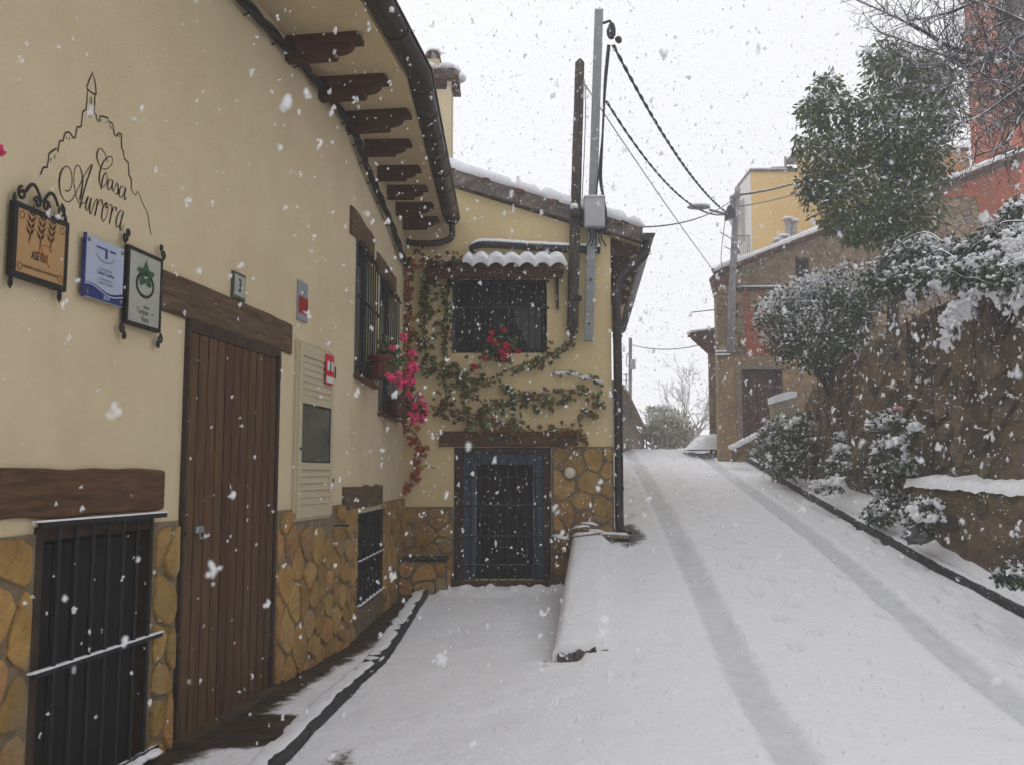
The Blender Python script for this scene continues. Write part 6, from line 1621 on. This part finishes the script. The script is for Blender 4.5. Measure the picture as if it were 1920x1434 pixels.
mb = MB(); blob(mb, c + np.array([.02, 0, .05]), (.22, .09, .04), rough=.2, hi=True); mb.build('lamp_snow', M_SNOW, t, smooth=True)
mb = MB(); c2 = U(1366, 398, YU - .12); mb.prism([(c2[0] - .08, c2[2] - .2), (c2[0] + .14, c2[2] - .12), (c2[0] + .1, c2[2] + .05), (c2[0] + .0, c2[2] + .15), (c2[0] - .07, c2[2])], c2[1] - .08, c2[1] + .08); mb.build('ballast_box', mat('dark_box', (.05, .052, .055), None, rough=.6), t)

# overhead cables
def cable(label, pts, r, m=M_CABLE, twist=0):
    mb = MB(); 
    if twist:
        for k in range(2):
            q_ = []
            for i, p_ in enumerate(pts):
                a_ = i * twist + k * math.pi; q_.append(np.array(p_) + np.array([math.cos(a_) * r * .8, 0, math.sin(a_) * r * .8]))
            mb.tube(q_, r * .75, 5)
    else: mb.tube(pts, r, 5)
    o = mb.build('overhead_cable', m, smooth=True); tag(o, label, 'cable', 'overhead cables'); return o
S1 = PY(1150, 85); S2 = PY(1137, 190); S3 = PY(1096, 158)
E1 = U(1366, 401, YU - .05); E2 = U(1362, 402, YU - .05)
def via(a_, b_, mid_px, n=70):   # sagging cable that passes a photo point
    best = None
    for d in np.linspace(.05, 3.5, 140):
        P = sag(a_, b_, d, 40); u = min(((CX + F * p_[0] / ((p_[1]) * cp + (p_[2] - EYE) * sp) - mid_px[0]) ** 2 + (CY - F * ((p_[2] - EYE) * cp - p_[1] * sp) / ((p_[1]) * cp + (p_[2] - EYE) * sp) - mid_px[1]) ** 2) for p_ in P)
        if best is None or u < best[0]: best = (u, d)
    return sag(a_, b_, best[1], n)
cable('thick twisted cable from the top of the steel post sagging to the utility pole', via(S1, E1, (1270, 290), 110), .018, M_CABLE, twist=.9)
cable('twisted cable from halfway up the steel post to the utility pole', via(S2, E2, (1255, 350), 110), .014, M_CABLE, twist=.9)
cable('thin straight wire from the wooden pole down to the stone house eave', via(S3, U(1338, 508), (1215, 325)), .008)
cable('cable from the annex eave up to the top of the utility pole', sag(PY(1200, 426, 12.4), U(1375, 374, YU - .05), .15, 60), .012, M_CABLE_S)
cable('snowy thick cable from the utility pole up into the evergreen tree', sag(U(1384, 366), onY(1560, 318, 26), .1, 40), .028, M_CABLE_S)
cable('thin lower wire from the utility pole past the yellow building', sag(U(1384, 388), onY(1560, 340, 26), .08, 40), .014, M_CABLE_S)
cable('short wire sticking out from the corner of the stone house', [U(1340, 581, 20.5), U(1296, 586, 20.3)], .012, M_CABLE_S)

# ================================================================== BUILDINGS BEHIND
YY = 33.0; YF = Frame((0, YY), (1, 0)); yq = lambda x, y: YF.px(x, y)
M_YEL = mat('yellow_facade', (.78, .57, .215), (.74, .53, .195), .8, .9, .25, 20)
t = thing('yellow_building', 'bright yellow building with flat roof and balcony behind the stone house', 'building', YF, (yq(1410, 500)[0], 0, 2))
x0, x1, x2 = yq(1410, 400)[0], yq(1497, 400)[0], yq(1814, 300)[0]; za, zb_ = yq(1410, 323)[1], yq(1600, 284)[1]
mb = MB(); mb.prism([(x0, 0), (x1, 0), (x1, 1.9), (x0, 1.9)], 0, za, 'z'); mb.prism([(x1, 0), (x2, 0), (x2 + 3.4, 6), (x1 + 2, 6)], 0, zb_, 'z'); yw = mb.build('facade', M_YEL, t)
mb = MB(); mb.box(x0 - .02, x0, .04, 1.9, 0, za); mb.build('white_side_wall', mat('white_facade', (.62, .60, .56), (.58, .56, .52), 1, .9), t)
mb = MB(); mb.box(x0 - .05, x1 - .002, -.06, 1.95, za, za + .10); mb.box(x1, x2 + .05, -.06, 1.5, zb_, zb_ + .1); cop = mb.build('coping', M_VERGE, t)
mb = MB(); mb.box(x0 - .05, x1 - .002, -.05, 1.95, za + .10, za + .14); mb.box(x1, x2 + .05, -.05, 1.5, zb_ + .10, zb_ + .14); mb.build('coping_snow', M_SNOW, cop)
ex_ = yq(1384, 400)[0]; e0, e1 = yq(1384, 372)[1], yq(1405, 440)[1]
mb = MB(); mb.prism([(ex_, e0), (x0 - .02, e0 + .3), (x0 - .02, e1)], 1.0, 1.9); mb.build('eave_soffit', mat('grey_soffit', (.42, .39, .35), None, rough=.9), t)
bz = yq(1390, 472)[1]; bx0 = yq(1389, 470)[0]
mb = MB(); mb.box(bx0, x0 - .02, .3, 2.5, bz - .5, bz); bal = mb.build('balcony', MATS['white_facade'], t)
for k in range(6): X = bx0 + .03 + (x0 - bx0 - .08) * k / 5; mb = MB(); mb.tube([(X, .32, bz), (X, .32, bz + .65)], .012, 5); mb.build('baluster', M_IRON, bal)
mb = MB(); mb.tube([(bx0, .32, bz + .66), (x0 - .03, .32, bz + .66)], .02, 5); mb.build('handrail', M_IRON, bal)
mb = MB(); mb.prism([(bx0 + .02, bz + .02), (x0 - .15, bz + .02), (bx0 + .02, bz + .6)], .9, .95); mb.build('stair_flank', mat('dark_box', (.05, .052, .055)), bal)
# roof railing and aerial
r0, r1 = yq(1461, 296)[0], yq(1494, 294)[0]; rz = yq(1461, 298)[1]
t2 = thing('roof_railing', 'thin metal railing on the flat roof of the yellow building', 'railing', YF, (r0, 1, za))
mb = MB(); mb.tube([(r0, 1, za + .1), (r0, 1, rz)], .03, 6); mb.tube([(r1, 1, za + .1), (r1, 1, rz)], .03, 6); mb.build('posts', M_POLE, t2)
mb = MB(); mb.tube([(r0, 1, rz), (r1, 1, rz + .02)], .03, 6); mb.build('handrail', M_POLE, t2)
a_ = yq(1489, 275); mb = MB(); mb.tube([(a_[0], 1.1, za), (a_[0], 1.1, a_[1])], .05, 6); mb.build('flue', M_POLE, t2)
YO = 26.0; OF = Frame((0, YO), (1, 0)); oq = lambda x, y: OF.px(x, y)
ox0 = oq(1817, 200)[0]
t = thing('orange_building', 'tall orange plastered building rising behind the bare tree at the right', 'building', OF, (ox0, 0, 2))
mb = MB(); mb.prism([(ox0, 0), (ox0 + 9, 0), (ox0 + 14, 8), (ox0 + 4.5, 8)], 1, 20, 'z'); mb.build('facade', mat('orange_facade', (.47, .115, .048), (.40, .095, .042), 1.2, .9, .5, 12, col3=(.50, .17, .09), scale3=2, amt3=.5), t)
mb = MB(); mb.prism([(ox0 - .3, -.4), (ox0 + 9.3, -.4), (ox0 + 14, 8.2), (ox0 + 4.2, 8.2)], 20, 20.3, 'z'); mb.build('roof', M_TILE, t)
mb = MB(); a_ = oq(1900, 20); mb.box(a_[0] - .5, a_[0] + .6, -.02, .1, a_[1] - 1, a_[1] + .8); w_ = mb.build('window', MATS['dark_shutter'], t)
# low shed left beyond the annex
t = thing('shed', 'low grey shed with sloping tiled roof beyond the annex corner', 'shed', WORLD, (3.0, 24, 2))
p0, p1 = onY(1163, 724, 22.5), onY(1208, 806, 31)
mb = MB(); mb.add([(p0[0], 22.5, 1.2), (p1[0], 31, .8), (p1[0], 31, p1[2] - .3), (p0[0], 22.5, p0[2] - .35), (p0[0] - 4, 22.5, 1.2), (p0[0] - 4, 22.5, p0[2] + .8)], [(0, 1, 2, 3), (4, 0, 3, 5)]); mb.build('wall', mat('pale_shed_wall', (.34, .31, .27), (.28, .25, .22), 2, .9, .5, 15), t)
mb = MB(); mb.add([(p0[0] + .15, 22.3, p0[2] - .32), (p1[0] + .2, 31.2, p1[2] - .30), (p1[0] + .1, 31.2, p1[2] + .05), (p0[0] + .1, 22.3, p0[2]), (p0[0] - 3, 22.3, p0[2] + 1.2), (p1[0] - 3, 31.2, p1[2] + 1.0)], [(0, 1, 2, 3), (3, 2, 5, 4)]); mb.build('roof', mat('shed_tile', (.20, .14, .10), (.13, .095, .07), 5, .9, .6, 12, snow=.75), t)
# far pole with wire, aerial
YQ = 27.0
a_, b_ = onY(1180, 770, YQ), onY(1182, 634, YQ)
t = thing('distant_pole', 'thin grey pole with a meter box beyond the annex', 'pole', WORLD, (a_[0], YQ, 1.5))
mb = MB(); mb.tube([a_ - np.array([0, 0, 1.2]), b_], .05, 8); mb.build('shaft', M_POLE, t)
c = onY(1185, 683, YQ); mb = MB(); mb.box(c[0] - .05, c[0] + .08, YQ - .2, YQ - .05, c[2] - .16, c[2] + .12, bev=.01); mb.build('meter_box', M_BOX, t)
mb = MB(); mb.tube(catmull([onY(1181, 660, YQ), onY(1175, 670, YQ), onY(1175, 685, YQ), onY(1182, 690, YQ)], 5), .012, 5); mb.build('cable_loop', M_CABLE_S, t)
t = thing('aerial', 'small rooftop aerial beside the distant pole', 'aerial', WORLD, onY(1175, 745, 26))
mb = MB(); mb.tube([onY(1175, 750, 26), onY(1174, 700, 26)], .018, 5); mb.build('mast', M_POLE, t)
mb = MB()
for y in (703, 714, 724, 736): mb.tube([onY(1168, y, 26), onY(1180, y - 1, 26)], .012, 4)
mb.build('elements', M_POLE, t)
cable('short sagging wire from the distant pole to the outbuilding eave', via(onY(1183, 646, YQ), onY(1312, 647, 22.3), (1245, 656)), .014, M_CABLE_S)
# far vegetation
def fl(x, y, r, Y): return pl_lobe(x, y, r, Y)
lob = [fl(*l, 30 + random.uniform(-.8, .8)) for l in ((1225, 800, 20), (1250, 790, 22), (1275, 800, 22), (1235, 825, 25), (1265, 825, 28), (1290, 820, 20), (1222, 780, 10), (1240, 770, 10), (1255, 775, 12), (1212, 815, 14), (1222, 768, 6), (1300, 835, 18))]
t = thing('far_evergreen', 'frosted evergreen shrub with haze paled into its colour beyond the crest of the street', 'bush', WORLD, (5, 30, .5))
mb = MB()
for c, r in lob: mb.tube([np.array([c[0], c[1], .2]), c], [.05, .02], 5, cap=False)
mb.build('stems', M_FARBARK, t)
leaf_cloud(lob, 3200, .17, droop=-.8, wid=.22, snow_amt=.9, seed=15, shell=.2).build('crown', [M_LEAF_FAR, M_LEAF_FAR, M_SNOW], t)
for i, (x, y0, ht, lab) in enumerate(((1285, 830, 118, 'bare tree with haze paled into its colour beyond the crest of the street'), (1308, 835, 95, 'smaller bare tree against the outbuilding wall'))):
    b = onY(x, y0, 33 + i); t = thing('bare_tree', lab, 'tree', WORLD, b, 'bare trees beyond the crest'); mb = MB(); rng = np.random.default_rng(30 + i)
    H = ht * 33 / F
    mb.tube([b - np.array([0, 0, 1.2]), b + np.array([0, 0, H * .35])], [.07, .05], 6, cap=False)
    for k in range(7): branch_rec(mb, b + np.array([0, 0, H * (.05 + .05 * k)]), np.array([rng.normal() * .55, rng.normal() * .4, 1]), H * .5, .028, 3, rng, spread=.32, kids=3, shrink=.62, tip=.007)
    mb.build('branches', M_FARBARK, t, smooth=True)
# large bare tree at the upper right
YB2 = 11.6
tb = np.array([7.2, YB2, 4.2])
t = thing('bare_tree', 'large bare tree with snowy twigs reaching in from the upper right', 'tree', WORLD, tb)
rng = np.random.default_rng(21); mb = MB(); fork = np.array([7.0, YB2, 6.0])
mb.tube(catmull([tb, tb + np.array([-.1, 0, .9]), fork, np.array([6.9, YB2, 8.0]), np.array([6.6, YB2, 9.5])], 5), list(np.linspace(.16, .06, 21)), 9, cap=False)
lim = [((1630, 10), .045), ((1700, 40), .04), ((1690, 110), .035), ((1760, 170), .035), ((1790, 90), .04), ((1790, 235), .04), ((1800, 300), .028), ((1840, 40), .04), ((1860, 150), .03), ((1740, -20), .04), ((1850, 240), .03), ((1820, 180), .03), ((1890, 290), .025), ((1900, 100), .03), ((1770, 40), .03), ((1650, 60), .025), ((1880, 20), .03), ((1840, 110), .025)]
for (x, y), r in lim:
    e = onY(x, y, YB2 + rng.uniform(-.6, .6)); s = fork + np.array([0, 0, rng.uniform(-.4, 1.6)])
    mid1 = s + (e - s) * .35 + rng.normal(size=3) * .14; mid2 = s + (e - s) * .7 + rng.normal(size=3) * .14
    P = catmull([s, mid1, mid2, e], 6); mb.tube(P, list(np.linspace(r, .008, len(P))), 6, cap=False)
    for k in range(4, len(P)):
        for j in range(2):
            dd = (P[k] - P[k - 1]); dd /= np.linalg.norm(dd); branch_rec(mb, P[k], dd * .6 + rng.normal(size=3) * .6, rng.uniform(.22, .5), .009, 2, rng, spread=.65, nseg=3, kids=2, shrink=.62, tip=.0035)
mb.build('branches', M_BARK, t, smooth=True)

# ================================================================== CLIMBING VINE
def ivy_leaf_mesh(name, m, seed):
    rnd = random.Random(seed); mb = MB(); pts = []; n = 10
    prf = [1.0, .55, .85, .5, .7, .35, .7, .5, .85, .55]
    for i in range(n):
        a_ = math.pi / 2 + 2 * math.pi * i / n; r = prf[i] * rnd.uniform(.9, 1.1); pts.append((r * math.cos(a_) * .5, -.06 * abs(math.cos(a_)), r * math.sin(a_) * .5))
    mb.add(pts + [(0, -.0, 0)], [(i, (i + 1) % n, n) for i in range(n)])
    me = bpy.data.meshes.new(name); me.from_pydata(mb.v, [], mb.f); me.materials.append(m); return me
IVY = {k: [ivy_leaf_mesh('leaf_blade', m, i) for i in range(3)] for k, m in (('g', M_IVY), ('r', M_IVY_R), ('b', M_IVY_B))}
vine = thing('climbing_vine', 'ivy vine with green, brown and red leaves spreading over the annex wall', 'vine', WORLD, (CORN[0] + .05, YW - .05, .5))
VL = LOC[vine.name]; leaves = []; rnd = random.Random(99); stems = MB()
def vine_path(px, n, spread, kinds, size=.115, Y=YW - .05, stem=True, out=.05):
    P = catmull([onY(x, y, Y) for x, y in px], 6)
    if stem: stems.tube([p_ + np.array([0, .03, 0]) for p_ in P], .006, 5)
    for k in range(n):
        i = rnd.random() * (len(P) - 1); b = P[int(i)] + (P[min(int(i) + 1, len(P) - 1)] - P[int(i)]) * (i % 1)
        sp_ = spread * Y / F
        leaves.append((b + np.array([rnd.gauss(0, sp_), -abs(rnd.gauss(0, out)), rnd.gauss(0, sp_) - sp_ * .4]), rnd.choice(kinds), size * rnd.uniform(.6, 1.25)))
G, GB, R_ = 'ggggb', 'ggbbb', 'rrrb'
vine_path([(800, 500), (800, 560), (795, 620), (800, 680)], 115, 13, 'gggggb')
vine_path([(838, 530), (838, 600), (832, 680), (838, 760)], 75, 7, 'gggggb')
vine_path([(765, 480), (815, 490), (862, 488)], 55, 13, GB, Y=YW - .3, stem=False)
vine_path([(766, 490), (766, 600), (764, 700), (762, 780)], 190, 8, 'rrbbrb', Y=YW - .2)
vine_path([(790, 690), (850, 700), (900, 715), (960, 690), (1020, 668), (1060, 650), (1080, 625)], 110, 8, G)
vine_path([(850, 680), (870, 720), (900, 750), (930, 790)], 95, 20, 'gggggb')
vine_path([(930, 705), (960, 735), (1020, 738), (1080, 730), (1120, 745), (1118, 760)], 75, 5, 'gggbb')
vine_path([(1030, 702), (1070, 698), (1110, 708), (1130, 722)], 34, 3, G, size=.085)
vine_path([(900, 765), (960, 752), (1020, 750), (1080, 748)], 75, 6, G)
vine_path([(805, 760), (850, 770), (890, 785), (950, 795), (965, 790)], 75, 9, 'bbggb')
vine_path([(955, 795), (1000, 810), (1050, 803), (1090, 815)], 50, 8, 'bbbg')
vine_path([(1088, 800), (1085, 782), (1100, 774), (1120, 785)], 22, 3, GB, size=.085)
vine_path([(1085, 810), (1092, 825), (1102, 832)], 10, 3, GB, size=.085)
vine_path([(757, 770), (765, 800), (780, 815), (790, 838), (780, 870), (775, 893), (763, 915)], 20, 5, 'rrr')
for x, y, n_ in ((775, 822, 7), (789, 841, 8), (779, 888, 12), (762, 905, 6), (756, 800, 8)): vine_path([(x, y), (x + 3, y + 4)], n_, 5, 'rrrr', stem=False)
vine_path([(757, 790), (756, 850), (755, 950)], 2, 4, 'r')
vine_path([(785, 875), (800, 873), (815, 877)], 0, 4, 'r')
vine_path([(820, 500), (830, 520), (850, 515)], 18, 10, G, stem=False)
stems.build('stem', M_STEM, vine, smooth=True)
leaves.sort(key=lambda l: -l[2])
rest = {'g': MB(), 'r': MB(), 'b': MB()}
for i, (c, k, s) in enumerate(leaves):
    me = rnd.choice(IVY[k]); M4 = Matrix.Rotation(rnd.gauss(0, .5), 4, 'Z') @ Matrix.Rotation(-rnd.uniform(.1, .8), 4, 'X') @ Matrix.Rotation(math.pi + rnd.gauss(0, .6), 4, 'Y')
    T = Matrix.Translation(Vector((c[0] - VL[0], c[1] - VL[1], c[2] - VL[2]))) @ M4 @ Matrix.Scale(s, 4)
    if i % 3 == 0 and i < 900:
        o = bpy.data.objects.new('leaf', me); COL.objects.link(o); o.parent = vine; o.matrix_local = T
    else:
        rest[k].add([tuple((T @ v.co) + Vector(VL)) for v in me.vertices], [tuple(f_.vertices) for f_ in me.polygons])
for k, m in (('g', M_IVY), ('r', M_IVY_R), ('b', M_IVY_B)):
    if rest[k].v: o = rest[k].build('leaves', m, vine); o['kind'] = 'stuff'
mb = MB()
for k in range(60):
    i = rnd.random(); c = onY(1040 + 90 * i, 700 + 18 * i ** 2 + rnd.uniform(-4, 2), YW - .1); blob(mb, c, (.02, .02, .01), rough=.5)
for (c, k, s) in rnd.sample(leaves, 40): blob(mb, c + np.array([0, -.02, .02]), (.022, .018, .012), rough=.5)
mb.build('leaf_snow', M_SNOW, vine, smooth=True)

# ------------------------------------------------------------------ geraniums
def geranium(label, pot_w, pot_m, heads, leaf_c, petal, group, pr=.11, holder=True, nleaf=170):
    t = thing('flower_pot', label, 'flower pot', WORLD, pot_w, group); x, y, z = pot_w
    mb = MB(); mb.tube([(x, y, z - pr * .9), (x, y, z + pr * .75), (x, y, z + pr * .76), (x, y, z + pr)], [pr * .78, pr * .95, pr * 1.08, pr * 1.08], 18); mb.build('pot', pot_m, t)
    if holder:
        mb = MB()
        for zz in (z - pr * .95, z + pr * .4): mb.tube([(x + pr * 1.15 * math.cos(a_), y + pr * 1.15 * math.sin(a_), zz) for a_ in np.linspace(0, 2 * math.pi, 18)], .006, 5)
        for a_ in np.linspace(0, 2 * math.pi, 9)[:-1]: mb.tube([(x + pr * 1.15 * math.cos(a_), y + pr * 1.15 * math.sin(a_), z - pr * .95), (x + pr * 1.15 * math.cos(a_), y + pr * 1.15 * math.sin(a_), z + pr * .4)], .004, 4)
        mb.tube([(x - pr * 1.15, y, z + pr * .4), (x - pr * 2.2, y, z + pr * .45)], .006, 5); mb.build('pot_holder', M_IRON, t)
    lob = [(np.array(c), (r, r, r * .8)) for c, r in leaf_c]
    leaf_cloud(lob, nleaf, .055, droop=.2, wid=.5, snow_amt=.12, seed=int(abs(x) * 100), shell=.3).build('foliage', [M_LEAF, M_LEAF2, M_SNOW], t)
    st = MB()
    for h_ in heads: st.tube([np.array([x, y, z + pr]), (np.array([x, y, z + pr * 1.5]) + np.array(h_[0])) / 2, np.array(h_[0])], .004, 4)
    st.build('stalks', M_LEAF2, t)
    rg = np.random.default_rng(int(abs(z) * 1000))
    for c, r in heads:
        mb = MB()
        for k in range(13):
            d = rg.normal(size=3); d /= np.linalg.norm(d); blob(mb, np.array(c) + d * r * .7, np.array([1, 1, .8]) * r * rg.uniform(.35, .5), rough=.5)
        mb.build('flower_head', petal, t, smooth=False)
    return t
def W2o(x, y, out): s, z = W2.px(x, y, out); return W2.w(s, -out, z)
def heads(lst, out, fr): return [((W2o(x, y, out) if fr is W2 else onY(x, y, YW - out)), r * (10.8 if fr is W2 else 12) / F) for x, y, r in lst]
geranium('maroon pot of pink geraniums on the nearer barred window', tuple(W2o(712, 690, .16)), M_POT, heads([(756, 633, 7), (772, 664, 8), (773, 690, 11), (768, 712, 10), (752, 718, 9), (746, 702, 7), (735, 708, 7), (728, 706, 6), (764, 694, 8), (736, 652, 5)], .36, W2), [(W2o(727, 655, .2), .13), (W2o(740, 680, .28), .12), (W2o(735, 700, .3), .08), (W2o(712, 668, .15), .08)], M_PINK, 'geranium pots on the barred windows', pr=.115)
geranium('brown pot of pink geraniums on the farther barred window', tuple(W2o(746, 762, .16)), M_POT2, heads([(770, 745, 7), (788, 740, 8), (785, 752, 9), (795, 760, 8), (788, 768, 10), (780, 780, 9), (790, 785, 9), (775, 788, 8), (768, 778, 6), (800, 772, 7), (763, 735, 5), (776, 760, 7)], .30, W2), [(W2o(768, 752, .22), .12), (W2o(780, 765, .26), .11), (W2o(760, 745, .2), .08)], M_PINK, 'geranium pots on the barred windows', pr=.115)
geranium('red geraniums in front of the dark annex window', tuple(onY(945, 664, YW - .16)), M_POT2, heads([(922, 625, 6), (945, 620, 5), (920, 637, 7), (930, 645, 7), (948, 650, 10), (940, 660, 9), (951, 662, 8), (970, 658, 6), (908, 672, 6), (890, 688, 6), (945, 672, 7)], .24, WG), [(onY(935, 650, YW - .18), .16), (onY(955, 645, YW - .18), .12), (onY(915, 665, YW - .18), .11)], M_RED, 'geranium pots on the annex window', pr=.10, nleaf=260)
s, z = W1.px(-22, 300, .3); pw1 = W1.w(s, -.3, z)
geranium('pink geranium cut by the left edge of the picture', tuple(W1.w(W1.px(-90, 330, .3)[0], -.3, W1.px(-90, 330, .3)[1])), M_POT, [(W1.w(W1.px(-2, 282, .3)[0], -.3, W1.px(-2, 282, .3)[1]), .022), (W1.w(W1.px(-18, 270, .3)[0], -.3, W1.px(-18, 270, .3)[1]), .03)], [(W1.w(W1.px(-75, 300, .3)[0], -.3, W1.px(-75, 300, .3)[1]), .05)], M_PINK, 'geranium pots on the near wall', pr=.06, nleaf=60, holder=False)

# ground debris: fallen leaves
for i, (x, y) in enumerate(((1022, 1262), (845, 1108), (905, 1122), (1100, 600))):
    if i == 3: continue
    w_ = onz(x, y, -.03); o = bpy.data.objects.new('fallen_leaf', IVY['b'][i % 3]); COL.objects.link(o); o.location = (w_[0], w_[1], float(ground(w_[0], w_[1])) + .04); o.rotation_euler = (1.2, .3 * i, i); o.scale = (.07, .07, .07)
    tag(o, ['single fallen brown leaf on the snow beside the low wall end', 'fallen brown leaf at the kerb end near the planter', 'fallen brown leaf in the snow ridge before the annex gate'][i], 'leaf', 'fallen leaves on the snow')

# ================================================================== AIR: haze and falling snow
hm = bpy.data.materials.new('snow_haze'); hm.use_nodes = True
hn, hl = hm.node_tree.nodes, hm.node_tree.links
hn.remove(hn['Principled BSDF'])
pv = hn.new('ShaderNodeVolumePrincipled'); pv.inputs['Density'].default_value = 0.0055; pv.inputs['Color'].default_value = (.96, .97, 1, 1); pv.inputs['Anisotropy'].default_value = 0.2
hl.new(pv.outputs[0], hn['Material Output'].inputs['Volume'])
mb = MB(); mb.box(-62, 62, -44, 62, -4, 24)
hz_ = mb.build('haze', hm); hz_['kind'] = 'stuff'; hz_['label'] = 'pale snowy haze in the air over the street'

N = 92000
rng = np.random.default_rng(5)
P = np.stack([rng.uniform(-2.2, 8.5, N), rng.uniform(-0.6, 20, N), rng.uniform(0, 9.5, N)], 1)
near = np.linalg.norm(P - EV, axis=1)
P = P[near > .85]
hx = house_x(P[:, 1]); keep = (P[:, 0] > hx + .05) | (P[:, 2] > 7)
keep &= ~((P[:, 1] > YW - .05) & (P[:, 0] < XR + .1) & (P[:, 2] < 5.6))
under = (P[:, 0] < -.75) & (P[:, 1] < YW) & (P[:, 2] < ZS + .3) & (rng.random(len(P)) < .55); keep &= ~under
P = P[keep]
P = P[P[:, 2] > zr(P[:, 1]) + .02]
P = P[np.abs(P[:, 0]) < .75 * np.maximum(P[:, 1], 0) + 2.2]
n = len(P)
dist = np.linalg.norm(P - EV, axis=1)
P = P[(dist > 3) | (rng.random(n) < .25 + .25 * dist)]; n = len(P); dist = np.linalg.norm(P - EV, axis=1)
sz = rng.lognormal(math.log(.0043), .36, n)
octv = np.array([(1, 0, 0), (-1, 0, 0), (0, 1, 0), (0, -1, 0), (0, 0, 1), (0, 0, -1)], float)
octf = np.array([(0, 2, 4), (2, 1, 4), (1, 3, 4), (3, 0, 4), (2, 0, 5), (1, 2, 5), (3, 1, 5), (0, 3, 5)])
def flakes(C, S, tv, tf, jag):
    k = len(C); m = len(tv)
    ax = np.stack([rng.uniform(.55, 1.2, k), rng.uniform(.55, 1.2, k), rng.uniform(.8, 2.4, k)], 1) * S[:, None]
    V = tv[None] * ax[:, None, :] * rng.uniform(1 - jag, 1 + jag, (k, m, 1))
    tl = rng.normal(.35, .5, k); c_, s_ = np.cos(tl)[:, None], np.sin(tl)[:, None]
    V = np.stack([V[..., 0] * c_ + V[..., 2] * s_, V[..., 1], -V[..., 0] * s_ + V[..., 2] * c_], -1)
    an = rng.normal(0, .7, k); c_, s_ = np.cos(an)[:, None], np.sin(an)[:, None]
    V = np.stack([V[..., 0] * c_ - V[..., 1] * s_, V[..., 0] * s_ + V[..., 1] * c_, V[..., 2]], -1) + C[:, None, :]
    return V.reshape(-1, 3), (np.array(tf)[None] + (np.arange(k) * m)[:, None, None]).reshape(-1, 3)
far_ = dist > 5.5
VA, FA = flakes(P[far_], sz[far_], octv, octf, .35)
Pn, Sn = P[~far_], sz[~far_]                         # near flakes: ragged clumps of three to five crystals
rep = rng.integers(4, 7, len(Pn)); Cn = np.repeat(Pn, rep, 0); S2 = np.repeat(Sn, rep)
Cn = Cn + rng.normal(size=Cn.shape) * S2[:, None] * np.array([.40, .40, .60]); S2 = S2 * rng.uniform(.35, .75, len(S2))
VB, FB = flakes(Cn, S2, ICO0, ICO0F, .3)
V = np.concatenate([VA, VB]); Fi = np.concatenate([FA, FB + len(VA)])
me = bpy.data.meshes.new('falling_snow')
me.vertices.add(len(V)); me.vertices.foreach_set('co', V.astype(np.float32).ravel())
me.loops.add(len(Fi) * 3); me.loops.foreach_set('vertex_index', Fi.astype(np.int32).ravel())
me.polygons.add(len(Fi)); me.polygons.foreach_set('loop_start', np.arange(0, len(Fi) * 3, 3, dtype=np.int32)); me.polygons.foreach_set('loop_total', np.full(len(Fi), 3, np.int32))
me.update(calc_edges=True); me.validate()
fm = mat('snowflake', (.88, .89, .91), None, rough=.9, spec=.1); fn, fl_ = fm.node_tree.nodes, fm.node_tree.links     # porous crystals let light through
tr = fn.new('ShaderNodeBsdfTransparent'); mx_ = fn.new('ShaderNodeMixShader'); mx_.inputs[0].default_value = .5
fl_.new(tr.outputs[0], mx_.inputs[1]); fl_.new(fn['Principled BSDF'].outputs[0], mx_.inputs[2]); fl_.new(mx_.outputs[0], fn['Material Output'].inputs['Surface'])
me.materials.append(fm)
o = bpy.data.objects.new('falling_snow', me); COL.objects.link(o); o['kind'] = 'stuff'; o['label'] = 'snowflakes falling through the air over the street'
